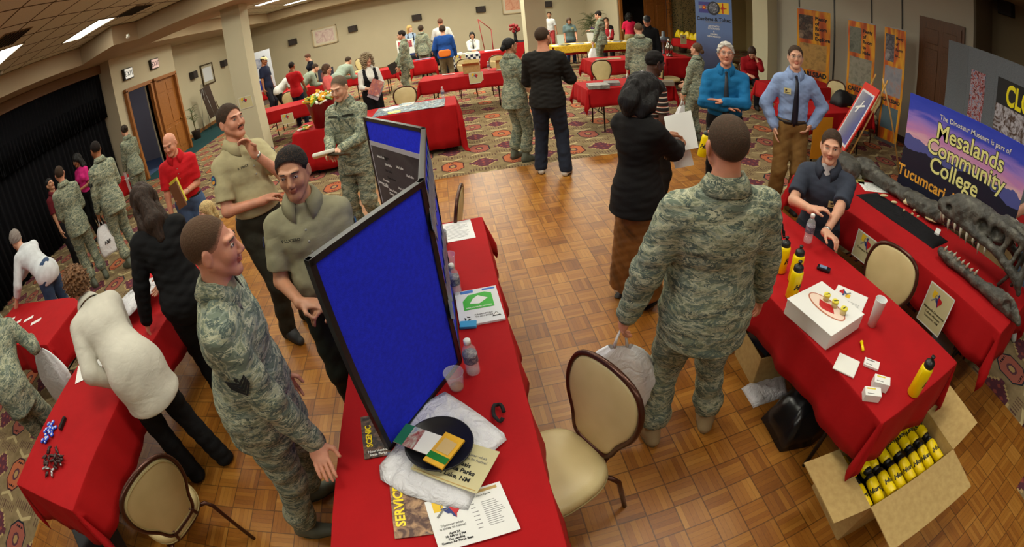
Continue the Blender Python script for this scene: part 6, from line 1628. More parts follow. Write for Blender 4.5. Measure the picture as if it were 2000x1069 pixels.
tag(MB().box((0, 0, .07), (.32, .24, .14), None, .005).box((0, 0, .142), (.18, .2, .006)).build('storage_box', plain(lin(196, 198, 204), .5), None, Matrix.Translation((3.22, .92, .0)) @ Matrix.Rotation(.3, 4, 'Z')), 'low white box on the carpet under the dinosaur table', 'box')
# ---- poster table: candy bucket, maps
q = W(603, 262, zb)
t = empty('candy_bucket', (-2.02, 7.15, zb), 0, 'big dark red bucket full of yellow wrapped candy', 'bucket')
lathe_obj('bucket', [(.001, 0), (.17, 0), (.235, .40), (.25, .41), (.235, .42), (.16, .02), (.001, .02)], plain(lin(130, 16, 26), .35), (0, 0, 0), t, 32)
cm_ = [plain(lin(240, 200, 30), .4), plain(lin(236, 236, 220), .4), plain(lin(110, 150, 60), .4), plain(lin(240, 170, 40), .4)]
for i in range(90):
    r_ = .25 * math.sqrt(rnd.random()); a = rnd.uniform(0, 2 * PI); mm = cm_[int(rnd.random() * 4)]
    o = MB().prism([(-.075, -.018), (-.045, -.012), (-.04, -.02), (.04, -.02), (.045, -.012), (.075, -.018), (.075, .018), (.045, .012), (.04, .02), (-.04, .02), (-.045, .012), (-.075, .018)], -.012, .012)
    o = o.build('wrapped_candy', mm, None, Matrix.Translation((-2.02 + r_ * math.cos(a), 7.15 + r_ * math.sin(a), zb + .41 + .11 * (1 - r_ / .25) + rnd.uniform(0, .05))) @ Euler((rnd.uniform(-.7, .7), rnd.uniform(-.7, .7), rnd.uniform(0, 6))).to_matrix().to_4x4())
    tag(o, 'yellow, white or green wrapped candy heaped in the dark red bucket', 'candy', 'wrapped candies in the bucket')
for i in range(8):
    o = MB().box((0, 0, 0), (.12, .045, .02), None, .006).build('wrapped_candy', cm_[i % 4], None, Matrix.Translation((-2.38 + rnd.uniform(-.1, .1), 7.2 + rnd.uniform(-.08, .08), zb + .014 + .012 * (i // 3))) @ Matrix.Rotation(rnd.uniform(0, 3), 4, 'Z')); tag(o, 'wrapped candy lying loose left of the dark red bucket', 'candy', 'loose candies beside the bucket')
for i, (x, y) in enumerate(((617, 240), (632, 232))):
    q = W(x, y, zb); t = empty('stemmed_glass', (q.x, q.y, zb), 0, ['clear stemmed glass in front of the candy bucket', 'clear stemmed glass right of the candy bucket'][i], 'glass', 'clear stemmed glasses')
    lathe_obj('bowl', [(.001, .05), (.03, .055), (.06, .10), (.07, .13), (.068, .13), (.055, .10), (.001, .06)], GL, (0, 0, 0), t); lathe_obj('stem', [(.04, 0), (.04, .003), (.006, .01), (.006, .05), (.001, .052)], GL, (0, 0, 0), t, 14)
q = W(825, 212, zb); P = sheet_on(flat(-.62, 7.30, 3, zb + .004), 1.15, .62, 'poster', blotch([(110, 140, 170), (170, 190, 200), (60, 80, 100), (200, 200, 190), (90, 110, 150)], 5, 2), 'large glossy grey-blue poster spread over the red table', 'poster', None, .003)
for i, (x, y, w, h, m, lb) in enumerate(((763, 213, .28, .2, PAPER, 'white papers at the left of the big poster'), (770, 220, .2, .13, YEL, 'yellow flyers in front of the white papers'), (797, 205, .2, .26, blotch([(190, 60, 60), (220, 220, 210), (60, 100, 170)], 9), 'small red and white brochure by the big poster'), (795, 196, .2, .1, blotch([(120, 160, 200), (200, 210, 190)], 9), 'light blue leaflet behind the brochure'))):
    q = W(x, y, zb); sheet_on(flat(q.x, min(max(q.y, 7.1), 7.6), 20 * i - 30, zb + .003 + .002 * i), w, h, 'leaflets', m, lb, 'leaflets', None, .008)
# open cartons on the middle table
for i, (x, y) in enumerate(((918, 135), (968, 127))):
    q = W(x, y, TH); t = empty('open_carton', (.62 + .72 * i, 10.18 - .09 * i, TH + .008), -.15, ['brown open carton on the red table, left of the two', 'brown open carton on the red table, right of the two'][i], 'carton', 'open brown cartons')
    mb = MB()
    for c, d in (((0, -.11, .09), (.36, .005, .18)), ((0, .11, .09), (.36, .005, .18)), ((-.18, 0, .09), (.005, .22, .18)), ((.18, 0, .09), (.005, .22, .18)), ((0, 0, .003), (.36, .22, .005))): mb.box(c, d)
    mb.build('carton', KRAFT, t); 
    for M in (frame((-.18, -.11, .18), (1, 0, 0), (0, -.5, .3)), frame((.18, .11, .18), (-1, 0, 0), (0, .5, .6)), frame((-.18, .11, .18), (0, -1, 0), (-.9, 0, .2))): MB().box((.11 if M[0][0] == 0 else .18, .06, 0), (.22 if M[0][0] == 0 else .36, .12, .004)).build('flap', KRAFT, t, M)
# brochure stacks on the near right tables
for i, (x, y, w, h, th, a, m, lb) in enumerate(((1168, 172, .34, .26, .06, 8, blotch([(80, 76, 74), (150, 146, 140), (60, 56, 56)], 8), 'stack of grey picture brochures left on the near red table'), (1195, 166, .26, .22, .05, 15, blotch([(70, 66, 66), (140, 136, 130)], 8), 'stack of grey brochures beside the plastic bag'), (1176, 117, .3, .22, .01, 0, blotch([(120, 110, 80), (180, 170, 130)], 8), 'thin magazine on the far magazine table'), (1200, 115, .3, .22, .012, 10, blotch([(130, 120, 90), (190, 180, 140)], 8), 'second thin magazine on the far magazine table'), (1331, 165, .26, .2, .07, 20, plain(lin(120, 110, 96)), 'stack of brochures beside the black and white cap'), (1313, 158, .22, .16, .01, -10, plain(lin(206, 150, 120)), 'peach coloured leaflet on the red table'))):
    q = W(x, y, TH); q.x = min(q.x, 3.55) if y > 140 else q.x; sheet_on(flat(q.x, q.y, a, TH + .008), w, h, 'brochure_stack', m, lb, 'brochures', None, th)
q = Vector((3.35, 7.32)); sdfc = tag(MB().lathe([(.12, 0), (.118, .06), (.09, .13), (.04, .16), (.001, .165)], 20).lathe([(.12, 0), (.20, -.0), (.2, .008), (.12, .01)], 20).build('cap', t2 and CHK, None, Matrix.Translation((q.x, q.y, TH + .012)), True), 'black and white patterned cap on the red table', 'cap')
# trophies
def trophy(loc, s, lb):
    t = empty('trophy', loc, 0, lb, 'trophy'); MT_ = plain(lin(190, 186, 176), .18, Metallic=1.0)
    lathe_obj('base', [(.001, 0), (.09, 0), (.085, .03), (.05, .05), (.001, .05)], MT_, (0, 0, 0), t); 
    mb = MB()
    for k in range(7): a = 2 * PI * k / 7; mb.tube([(.05 * math.cos(a), .05 * math.sin(a), .04), (.085 * math.cos(a + .3), .085 * math.sin(a + .3), .2), (.03 * math.cos(a + .7), .03 * math.sin(a + .7), .36)], [.02, .026, .012], 6)
    mb.build('figure', MT_, t, None, True); lathe_obj('finial', [(.001, .34), (.04, .36), (.05, .40), (.02, .44), (.001, .45)], MT_, (0, 0, 0), t, 12); t.scale = (s, s, s)
trophy((*W(1303, 85, TH + .01).xy, TH + .008) if False else (5.55, 11.1, TH + .008), .95, 'silver metallic trophy, the farther one beside the yellow bags'); trophy((5.42, 10.15, TH + .008), 1.0, 'silver metallic trophy, the nearer one')
q = (5.5, 10.6); tag(MB().lathe([(.001, .0), (.06, 0), (.03, .04), (.03, .30), (.16, .34), (.17, .44), (.05, .46), (.04, .6), (.001, .6)], 20).build('display_lamp', plain(lin(90, 96, 104), .4), None, Matrix.Translation((5.5, 10.6, TH + .008)), True), 'grey round-topped stand between the two trophies', 'stand')
for i in range(9):
    y = 13.35 + .22 * i; crumple('yellow_bag', dense([(-.14, -.10), (.14, -.09), (.15, .1), (-.13, .11)], 4), (0, 0), Matrix.Translation((8.52 + .03 * math.sin(i * 2), y, TH + .008)) @ Matrix.Rotation(i, 4, 'Z'), .16 + .05 * (i % 3), plain(lin(236, 206, 20), .35), 'yellow bag with black print heaped on the red table by the door', 'bag', i, amp=1.5)['group'] = 'yellow bags by the door'
# gold tables: clutter
for i in range(16):
    x = 3.5 + .155 * i; m = [PAPER, blotch([(90, 110, 160), (200, 200, 190)], 12), blotch([(60, 70, 60), (160, 150, 120)], 12), WHT][i % 4]
    sheet_on(flat(x, 14.05 + .14 * math.sin(i * 2.3), i * 23, TH + .014), .2, .26, 'leaflets', m, ['white leaflets', 'blue and white leaflets', 'dark mixed leaflets', 'plain white sheets'][i % 4] + ' spread on the gold-topped tables', 'leaflets', 'leaflets on the gold-topped tables', .006 + .012 * (i % 3))
for i, (x, y) in enumerate(((1141, 65), (1152, 62), (1083, 62))):
    q = WY(x, y, 15.0); tag(Panel('display_stand', .22, .30, .02, [WHT, plain(lin(210, 210, 220)), plain(lin(190, 200, 190))][i], vframe((q.x, 14.35 if i < 2 else 14.3, TH + .16), (0, -1, .2)) @ Matrix.Translation((-.11, -.13, 0))).o, ['white brochure stand behind the beige chair', 'white brochure stand right of the beige chair', 'pale brochure stand at the left end of the gold table'][i], 'stand')
# far tables clutter
for i, (x, y, z, w, h, m, lb) in enumerate(((1.65, 14.5, 0, .6, .3, PAPER, 'white papers on the far plain red cloth'), (.5, 14.5, .05, .3, .22, WHT, 'white box of papers on the checkered cloth'), (.9, 14.6, .0, .3, .2, CREAM, 'cream papers on the checkered cloth'), (-.6, 14.8, 0, .5, .3, blotch([(190, 120, 130), (90, 100, 140), (210, 200, 200)], 8), 'mixed leaflets on the small red table'), (-3.4, 10.4, 0, .01, .01, PAPER, ''), (.1, 10.35, 0, .3, .06, WHT, 'white strip of paper on the carton table'), (1.25, 9.95, 0, .2, .15, PAPER, 'white card at the right end of the carton table'))):
    if lb: sheet_on(flat(x, y, 5 * i, TH + .012), w, h, 'papers', m, lb, 'papers', None, .01 + z)
t = empty('flower_vase', (2.75, 16.9, TH + .008), 0, 'dark vase of red flowers on the black table', 'vase'); lathe_obj('vase', [(.001, 0), (.09, 0), (.06, .1), (.05, .3), (.08, .4), (.001, .4)], BLKP, (0, 0, 0), t)
mb = MB(); 
for i in range(16): mb.ball((rnd.uniform(-.16, .16), rnd.uniform(-.1, .1), .5 + rnd.uniform(-.1, .14)), .06, 6)
mb.build('blossom', plain(lin(150, 30, 34), .6), t, None, True)
t = empty('red_gift_basket', (3.35, 16.9, TH + .008), 0, 'red basket with round silver mirror on the black table', 'basket'); MB().box((0, 0, .09), (.55, .3, .18), None, .03).build('basket', plain(lin(180, 24, 28), .4), t); lathe_obj('mirror', [(.001, 0), (.13, 0), (.13, .015), (.001, .016)], plain(lin(240, 240, 240), .3, Emission_Color=(1, 1, 1, 1), Emission_Strength=.3), (0, 0, 0), t, 20, frame((-.05, -.17, .28), (1, 0, 0), None, (0, -1, .2)))  # mirror disc's brightness is put in as a faint glow of its own
MB().tube([(.27, -.1, .1), (.3, -.1, .4), (.1, -.1, .48)], .015, 6).build('handle', plain(lin(180, 24, 28), .4), t, None, True)
t = empty('red_easel', (1.95, 17.4, 0), 0, 'thin dark red metal easel by the far wall', 'easel')
for a, b in (((-.25, .2, 0), (-.45, 0, 1.75)), ((-.02, -.1, 0), (0, 0, 1.3)), ((-.45, 0, 1.75), (0, 0, 1.3)), ((0, 0, 1.3), (.0, -.05, 0))): MB().tube([a, b], .018, 6).build('rail', plain(lin(150, 30, 30), .4), t, None, True)
P = Panel('poster_board', .62, .62, .02, WHT, vframe((-1.25, 16.85, 1.10), (.2, -1, .15)) @ Matrix.Translation((-.31, -.31, 0)), None, 'white poster board with blue frame on the black table', 'poster'); P.rect(.06, .3, .56, .55, blotch([(40, 50, 110), (190, 60, 60), (200, 200, 210)], 8)); P.rect(.0, .0, .62, .06, BLUEP)
q = WY(507, 118, 15.4); P = Panel('white_roll_up_banner', .85, 1.9, .02, plain(lin(200, 204, 214), .5), vframe((q.x, 15.4, 1.25), (.1, -1, 0)) @ Matrix.Translation((-.42, -.95, 0)), None, 'tall pale grey banner behind the man in the cream cap', 'banner'); P.rect(.15, 1.3, .7, 1.65, blotch([(90, 100, 130), (190, 190, 200)], 6))
q = WY(631, 125, 13.5); P = Panel('small_poster', .5, .42, .02, plain(lin(24, 28, 50), .4), vframe((q.x + .02, 13.55, TH + .22), (0, -1, .25)) @ Matrix.Translation((-.25, -.21, 0)), None, 'small dark blue poster propped on the far red table', 'poster'); P.rect(.1, .1, .4, .3, plain(lin(120, 60, 50)))
q = WY(454, 180, 13.0); P = Panel('blue_screen', .42, .34, .02, plain(lin(30, 50, 140), .3), vframe((q.x - .1, 15.3, 1.0), (.3, -1, 0)) @ Matrix.Translation((-.2, -.17, 0)), None, 'blue poster propped behind the left column', 'poster')
# banner-side table: papers
for i, (x, y, w, h, m, lb) in enumerate(((6.15, 5.05, .3, .4, plain(lin(232, 150, 30)), 'orange papers on the table by the banners'), (6.35, 4.8, .3, .22, blotch([(90, 90, 80), (170, 160, 140)], 9), 'grey picture brochure on the table by the banners'))):
    sheet_on(flat(x, y, 40, TH + .008), w, h, 'papers', m, lb, 'papers', None, .01)
P = Panel('orange_poster', .40, .62, .004, plain(lin(226, 150, 24), .6), vframe((5.05, 4.5, .42), (-.1, -1, 0)) @ Matrix.Translation((-.2, -.31, 0)), None, 'orange poster hanging from the table edge behind the man with tie', 'poster')
crumple('black_backpack', dense([(-.2, -.14), (.2, -.14), (.22, .1), (0, .18), (-.2, .12)], 4), (0, 0), Matrix.Translation((6.05, 5.0, TH + .008)), .22, plain((.01, .01, .012), .6), 'black bag slumped on the table by the banners', 'bag', 12, amp=2)
# ---- lower left table: beads, chain, clip
BB = plain(lin(40, 90, 226), .3)
q = W(97, 848, zb)
mb = None
for i in range(26):
    a = rnd.uniform(0, 2 * PI); r_ = .085 * math.sqrt(rnd.random()); o = lathe_obj('blue_token', [(.001, 0), (.016, 0), (.017, .004), (.016, .008), (.008, .009), (.001, .009)], BB, (q.x + r_ * math.cos(a) * .75 , q.y + r_ * math.sin(a) * 1.15, zb + .002 + .008 * (i % 3)), None, 14)
    MB().lathe([(.006, .0092), (.009, .0092), (.009, .0096), (.006, .0096)], 10).build('print', WHT, o); tag(o, 'shiny blue round token with white mark in the pile on the red cloth', 'token', 'blue tokens on the lower left table')
q = W(107, 905, zb); DK = plain(lin(52, 24, 22), .35)
for i in range(34):
    a = rnd.uniform(0, 2 * PI); r_ = .11 * math.sqrt(rnd.random()); c = Vector((q.x + r_ * math.cos(a), q.y + r_ * math.sin(a), zb + .012 + .014 * (i % 3)))
    o = MB().ball((0, 0, 0), (.024, .011, .009), 7).tube([(.02, 0, 0), (.034, .004, .002)], .0022, 5).build('key_charm', DK if i % 6 else plain(lin(180, 180, 180), .3, Metallic=1.0), None, Matrix.Translation(c) @ Euler((rnd.uniform(-.5, .5), rnd.uniform(-.5, .5), rnd.uniform(0, 6))).to_matrix().to_4x4(), True)
    tag(o, 'dark brown key charm in the heap on the lower left red table', 'charm', 'brown key charms on the lower left table')
q = W(124, 830, zb); tag(MB().box((0, 0, .012), (.028, .11, .022), None, .005).build('stapler', plain((.012, .012, .012), .3), None, flat(q.x, q.y, -8, zb)), 'black stapler-like holder beside the blue tokens', 'stapler')
P = sheet_on(flat(-2.75, 1.66, 60, zb + .002), .216, .28, 'sheet', PAPER, 'white sheet under the hand of the woman in white blazer', 'paper')
fb = [W(x, y, zb) for x, y in ((200, 590), (240, 548), (262, 600), (275, 665), (238, 676), (215, 650))]
# shiny white printed bag standing/lying on the table
ol = dense([(-.2, -.26), (.2, -.24), (.22, .24), (-.16, .28)], 6); BAGM = crumple('printed_plastic_bag', ol, (0, 0), Matrix.Translation((-2.62, 2.42, zb + .05)) @ Matrix.Rotation(-.3, 4, 'Z') @ Matrix.Rotation(-.22, 4, 'Y'), .07, PLAS, 'shiny white plastic bag with black emblem on the left table', 'bag', 14, amp=1.6)
MB().lathe([(.028, 0), (.04, 0), (.04, .001), (.028, .001)], 20, None, False, False).prism([(-.02, -.004), (.02, -.014), (.016, .012), (-.012, .016)], 0, .001).build('emblem', INK, BAGM, Matrix.Translation((.05, -.02, .11)))
for i in range(4): sheet_on(flat(-4.35 - .26 * i, 2.3 + .06 * (i % 2), 60, TH + .006), .06, .17, 'paper_strip', PAPER, 'white paper strip on the red table at the left edge', 'paper strip', 'white paper strips at the left edge')
sheet_on(flat(-6.3, 7.1, 20, TH + .006), .4, .3, 'papers', PAPER, 'white papers on the red table beside the curtain', 'papers')
t = empty('equipment_case', (-2.72, .62, 0), math.radians(-38), 'black hard equipment case with grey edge under the left table', 'case'); MB().box((0, 0, .11), (.5, .34, .22), None, .02).build('case_shell', plain((.012, .012, .014), .4), t); MB().box((0, -.172, .12), (.48, .004, .02)).build('case_trim', plain(lin(120, 124, 130), .3, Metallic=.8), t); MB().box((0, -.18, .16), (.12, .02, .03)).build('handle', BLKP, t)
t = empty('cardboard_box', (-1.62, 1.95, 0), .5, 'brown cardboard box on the floor behind the staff sergeant', 'box'); MB().box((0, 0, .16), (.34, .3, .32), None, .002).build('carton', KRAFT, t); MB().box((0, 0, .322), (.05, .3, .002)).build('tape', TANP, t)
q = W(1985, 345, TH); sheet_on(flat(4.95, 1.2, 30, TH + .006), .25, .3, 'papers', PAPER, 'white papers on the red table behind the college sign', 'papers', None, .02)
sheet_on(flat(6.0, 6.5, 30, TH + .006), .1, .15, 'card', PAPER, 'small white card on the table by the folding wall', 'card')
# ---- carried shopping bags
def carry_bag(hand, lb, w=.30, h=.40, mat=None, az=0.0, d=.12, logo=None):
    hand = Vector(hand); t = empty('carrier_bag', (hand.x, hand.y, hand.z), az, lb, 'bag', 'white carrier bags')
    vs, fs = [], []; n = 20; R_ = 12; top = -.13
    for k in range(R_ + 1):
        q = k / R_; z = top - h * q
        ww = w * (.30 + .70 * min(1, q * 2.2) ** .6) * (1 - .12 * max(0, q - .8) * 5); dd = d * (.2 + .8 * min(1, q * 1.8))
        for i in range(n):
            a = 2 * PI * i / n; f_ = 1 + .10 * math.sin(a * 5 + 3 * q) + .05 * math.sin(a * 9 - 5 * q)
            vs.append((ww / 2 * math.copysign(abs(math.cos(a)) ** .7, math.cos(a)) * f_, dd / 2 * math.copysign(abs(math.sin(a)) ** .8, math.sin(a)) * f_, z + .01 * math.sin(a * 3)))
    for k in range(R_):
        for i in range(n): j = (i + 1) % n; fs.append((k * n + i, k * n + j, (k + 1) * n + j, (k + 1) * n + i))
    fs.append(tuple(range(R_ * n, R_ * n + n)))
    MB().add(vs, fs).build('bag_body', mat or BAGW, t, None, True)
    for s in (-1, 1): MB().tube([(s * .03, 0, top + .004), (s * .022, .01 * s, top * .5), (0, 0, .0), (-s * .0, 0, .004)], [.018, .012, .007, .006], 8, flat=.5).build('handle', mat or BAGW, t, None, True)
    if logo: 
        for s_ in (-1, 1): link('lettering', text_mesh(logo, .07, .03, mat=INK), None, t, frame((0, s_ * (d / 2 + .012), top - h * .55), (-s_, 0, 0), None, (0, s_, 0)))
    return t
BAGW = NT('thin plastic'); BAGW = BAGW.out(lin(244, 245, 248), .3, BAGW.noise(BAGW.coord(), 14, 4, 1), .6, .02, Alpha=.93)
# ================================================================== the people
def C(i=0, **k):
    d = dict(mat=camo(i), g=.018, hem=.79, sleeve='long', collar='open', pockets=True, tapes=True, undershirt=lin(150, 140, 110), ripple=.0055, name='jacket', flare=.015, cuff=True); d.update(k); return d
def CL(i=0): return dict(mat=camo(i, .92), g=.018, blouse=True, up=.055)
DESERT = lin(150, 130, 96); SAGE = lin(92, 98, 84)
BH = (.035, .022, .014); BLH = (.008, .007, .007); BRH = (.07, .04, .022)
def cl(r, g, b, **k): return cloth(lin(r, g, b), **k)
def pants(r_, g_, b_, **k): d = dict(mat=cl(r_, g_, b_), g=.012); d.update(k); return d
BLKS = (.012, .012, .012)
# striped shirt of the young man
t_ = NT('stripes'); xs, ys, zs = t_.sep(t_.coord()); sf = t_.math('FRACT', t_.math('MULTIPLY', zs, 22)); STR = t_.out(t_.ramp(sf, [(0, lin(28, 22, 22)), (.45, lin(214, 206, 190)), (.62, lin(170, 80, 50)), (.75, lin(28, 22, 22))], True), .9)
p1 = person('airman in camouflage with sleeve chevrons, hand on the red table, facing right', 72, 'ruddy', head=(390, 425), h=1.79, lean=12, lod=0, w=1.12, belly=.02,
    top=C(0, pockets=False, tapes=False, g=.022), legs=CL(0), shoe=SAGE, hair=('buzz', BRH), chev=1, R=('w', -.70, 1.04, .82), hR=(1, -.1, -.15), pr=(.6, -.6, -.2), cr=.12, L=(-.22, .10, .82), feet=((-.11, -.09), (.13, -.17)), seed=2)
p2 = person('dark-haired man in olive polo labelled P.LUCERO beside the blue board', 168, 'tan', head=(583, 285), h=1.77, lod=0, w=1.04, belly=.03, hy=6, hp=4, shift=(-.06, 0),
    top=dict(mat=cl(140, 136, 108), g=.015, sleeve='short', collar='polo', placket=True, patch=True, hem=1.03), legs=pants(28, 34, 26), belt=True, name_tag=('P.LUCERO', .085, 1.37), hair=('crop', BLH), R=(.11, .27, 1.12), L=(-.04, .29, 1.10), cl=.9, cr=.8, hR=(-1, .1, 0), hl=(1, .1, 0), seed=3)
p3 = person('man in tan polo with goatee, hand on chin, other arm crossed', 122, 'ruddy', head=(440, 205), h=1.94, lod=0, w=1.05, belly=.02, hy=-6, hp=-4,
    top=dict(mat=cl(176, 166, 128), g=.016, sleeve='short', collar='polo', placket=True, patch=True, hem=1.03), legs=pants(46, 44, 34), belt=True, name_tag=('R. PRICE', .085, 1.37), hair=('crop', BH),
    L=(-.01, .150, 1.425), hl=(.1, -.25, 1), pl=(-.4, .6, -1), cl=1.0, R=(.05, .19, 1.13), hR=(-1, -.1, .1), cr=.8, pr=(.8, -.2, -.8), watch=-1, beard=(.04, .03, .025), seed=4)
p4 = person('young airman in camouflage looking down at papers behind the blue board', 196, 'fair', head=(657, 150), h=1.80, lod=0, hp=14, hy=4,
    top=C(2), legs=CL(2), shoe=SAGE, hair=('buzz', (.10, .07, .045)), L=(-.06, .32, 1.12), R=(.07, .32, 1.10), cl=.8, cr=.8, hl=(.8, .6, 0), hR=(-.8, .6, 0), name_tag=('U.S. AIR FORCE', -.075, 1.385), seed=5)
p5 = person('bald man in red polo holding a folder and yellow papers, leaning forward', 152, 'ruddy', head=(325, 262), h=1.745, lod=0, lean=10, hy=18, hp=10, w=1.05,
    top=dict(mat=cl(196, 24, 34), g=.017, sleeve='short', collar='polo', placket=True, hem=1.03), legs=pants(70, 90, 124), belt=True, hair=('bald', BH), brow=(.25, .15, .1),
    R=(.26, .16, .78), L=(-.02, .26, 1.12), hl=(1, .2, .1), cl=.7, watch=-1, seed=6)
p6 = person('small blonde girl in light blue dress standing on the dance floor edge', -135, 'pink', head=(410, 390), foot=(465, 572), lod=1, child=True,
    top=dict(mat=cl(130, 160, 206), g=.02, sleeve='short', hem=.62, flare=.05), legs=dict(mat=cl(110, 140, 190), kind='skirt', hem=.42), shoe=lin(200, 200, 200), hair=('blond', (.55, .40, .18)), seed=7)
p7 = person('woman in white blazer with curly auburn hair leaning over the left red table', -62, 'fair', at=(-2.03, 1.53), h=1.67, sex='f', lod=0, lean=50, w=1.14, hp=-6,
    top=dict(mat=cl(206, 202, 188, var=.04, fold=.8), g=.03, hem=.74, sleeve='long', collar='open', flare=.03, name='blazer', ripple=.0022, wl=.17), legs=pants(14, 14, 16, g=.02), shoe=BLKS, hair=('shortcurl', (.16, .075, .03)),
    L=('w', -2.22, 1.50, .80), R=('w', -2.45, 1.75, .80), hl=(-.6, .5, -.3), pl=(-.9, -.6, 0), feet=((-.13, 0), (.12, -.1)), seed=8)
p8 = person('woman with long dark hair and black jacket standing behind the white blazer', -46, 'fair', at=(-1.93, 2.22), h=1.72, sex='f', lod=0, lean=15, w=1.12, hp=22,
    top=dict(mat=cl(12, 12, 14), g=.026, hem=.80, sleeve='long', ripple=.005), legs=pants(12, 12, 14, g=.016), shoe=BLKS, hair=('long', (.03, .016, .010)), L=('w', -2.27, 2.05, .84), R=('w', -2.36, 2.36, .84), feet=((-.12, 0), (.12, .0)), seed=9)
p9 = person('airman in camouflage seen from behind by the black stage curtain', -58, 'ruddy', head=(112, 325), h=1.81, lod=1, w=1.05, top=C(3, pockets=False, tapes=False), legs=CL(3), shoe=SAGE, hair=('buzz', BH), L=(-.12, .24, 1.0), R=(.12, .24, 1.0), seed=10)
p10 = person('woman in maroon polo with pulled back dark hair facing an airman', 98, 'tan', head=(92, 350), h=1.66, sex='f', lod=1, hp=-14, hy=-4, top=dict(mat=cl(92, 18, 28), g=.015, sleeve='short', collar='polo', hem=.9), legs=pants(16, 16, 20), shoe=BLKS, hair=('pony', BLH), R=(.20, .10, .86), L=(-.2, .1, .86), seed=11)
p11 = person('young woman in bright pink top with long dark hair holding a dark bag', 176, 'brown', head=(146, 303), h=1.70, sex='f', lod=1, hp=12, hy=18, top=dict(mat=cl(206, 40, 120), g=.012, sleeve='short', hem=.93), legs=pants(10, 10, 12), shoe=BLKS, hair=('long', BLH), L=(-.06, .26, 1.12), R=(.08, .26, 1.10), cl=.8, cr=.8, seed=12)
p12 = person('tall dark-skinned airman in camouflage with rank stripes, holding a white bag', -72, 'brown', head=(182, 277), h=1.88, lod=1, w=1.06, top=C(4, pockets=False, tapes=False), legs=CL(4), shoe=SAGE, hair=('buzz', BLH), chev=-1, hp=8, L=(-.25, .12, .84), R=(.12, .26, 1.1), seed=13)
p13 = person('airwoman in camouflage with hair bun holding white paper near the open doorway', -66, 'fair', foot=(292, 412), head=(241, 245), sex='f', lod=1, hp=12, top=C(5, tapes=False), legs=CL(5), shoe=SAGE, hair=('bun', BH), L=(-.16, .20, .92), R=(.10, .28, 1.05), seed=14)
p14 = person('person in white shirt and jeans bending over the table at the left edge', -84, 'fair', at=(-4.72, 3.0), h=1.76, lod=1, lean=56, top=dict(mat=cl(206, 210, 214), g=.02, sleeve='three', hem=.84), legs=pants(54, 74, 104), shoe=BLKS, hair=('short', (.25, .22, .2)), L=('w', -5.25, 2.62, .80), R=('w', -5.45, 2.8, .85), seed=15)
p15 = person('person in camouflage and patrol cap bending at the left photo edge', -38, 'fair', at=(-3.42, 1.22), h=1.72, lod=1, lean=50, top=C(6, pockets=False, tapes=False), legs=CL(6), shoe=SAGE, hair=('buzz', BH), cap=('patrol', camo(6)), R=('w', -3.52, 1.72, .98), L=('w', -3.95, 1.6, .95), seed=16)
p17 = person('woman with curly grey-blonde hair, black vest over white blouse, holding magazines', 160, 'fair', head=(714, 105), Y=8.35, sex='f', lod=1, w=1.1, hy=-22, top=dict(mat=cl(214, 212, 204), g=.014, sleeve='three', hem=.92, collar='open', vest=cl(16, 16, 20)), legs=pants(12, 12, 14), shoe=BLKS, hair=('curly', (.26, .19, .11)), L=(-.10, .30, 1.10), R=(.10, .30, 1.12), cl=.8, cr=.8, hl=(.7, .7, 0), hR=(-.7, .7, 0), seed=17)
p18 = person('woman in salmon pink top with short brown hair behind the candy bucket', 92, 'fair', head=(637, 125), Y=9.1, sex='f', lod=1, w=1.1, hp=8, top=dict(mat=cl(236, 110, 106), g=.018, sleeve='short', hem=.88), legs=pants(30, 30, 36), shoe=BLKS, hair=('bob', (.10, .05, .028)), L=(-.14, .26, 1.0), R=(.16, .26, .98), seed=18)
p19 = person('man in cream cap and navy shirt beside the tall pale banner', 100, 'brown', head=(515, 110), Y=13.6, lod=2, top=dict(mat=cl(20, 26, 50), g=.02, sleeve='short', hem=.86), legs=pants(30, 30, 40), hair=('buzz', BLH), cap=('ball', plain(lin(214, 200, 150), .8)), hp=14, seed=19)
p20 = person('person in white shirt and black trousers bending over a far red table', 70, 'fair', head=(572, 130), Y=12.9, h=1.72, lod=2, lean=58, w=1.1, top=dict(mat=cl(214, 212, 208), g=.02, sleeve='short', hem=.86), legs=pants(12, 12, 14), hair=('buzz', BLH), L=(-.1, .62, .82), R=(.12, .6, .82), seed=20)
p21 = person('boy in red polo shirt seen from behind at the far red table', 12, 'brown', head=(568, 121), Y=11.45, lod=2, top=dict(mat=cl(180, 22, 30), g=.022, sleeve='short', hem=.82), legs=pants(20, 28, 50), hair=('buzz', BLH), L=(-.15, .25, .95), R=(.15, .25, .95), seed=21)
p22 = person('person with brown hair and dark jacket bowing behind the far red table', -120, 'fair', head=(598, 107), Y=14.6, lod=2, sex='f', hp=24, top=dict(mat=cl(16, 20, 32), g=.02, sleeve='long', hem=.86), legs=pants(14, 14, 20), hair=('short', (.09, .04, .025)), seed=22)
p23 = person('person in pale sage shirt bending to the right at the far table', 55, 'fair', head=(618, 128), Y=12.6, h=1.78, lod=2, lean=62, w=1.1, top=dict(mat=cl(140, 150, 132), g=.02, sleeve='three', hem=.84), legs=pants(62, 64, 50), hair=('buzz', BH), L=(-.1, .65, .85), R=(.12, .63, .85), seed=23)
p24 = person('person in grey-green jacket bending over behind the pink-shirted woman', 30, 'fair', head=(683, 122), Y=12.5, h=1.8, lod=2, lean=64, w=1.12, top=dict(mat=cl(142, 154, 140), g=.024, sleeve='long', hem=.82), legs=pants(40, 44, 40), hair=('buzz', BH), L=(-.1, .65, .85), R=(.12, .63, .85), seed=24)
p25 = person('airman in camouflage facing left with a dark folder, middle distance', -88, 'fair', head=(782, 60), Y=12.1, lod=1, hp=10, top=C(7, tapes=False), legs=CL(7), shoe=SAGE, hair=('crop', BLH), L=(-.2, .15, .88), R=(.16, .26, .95), seed=25)
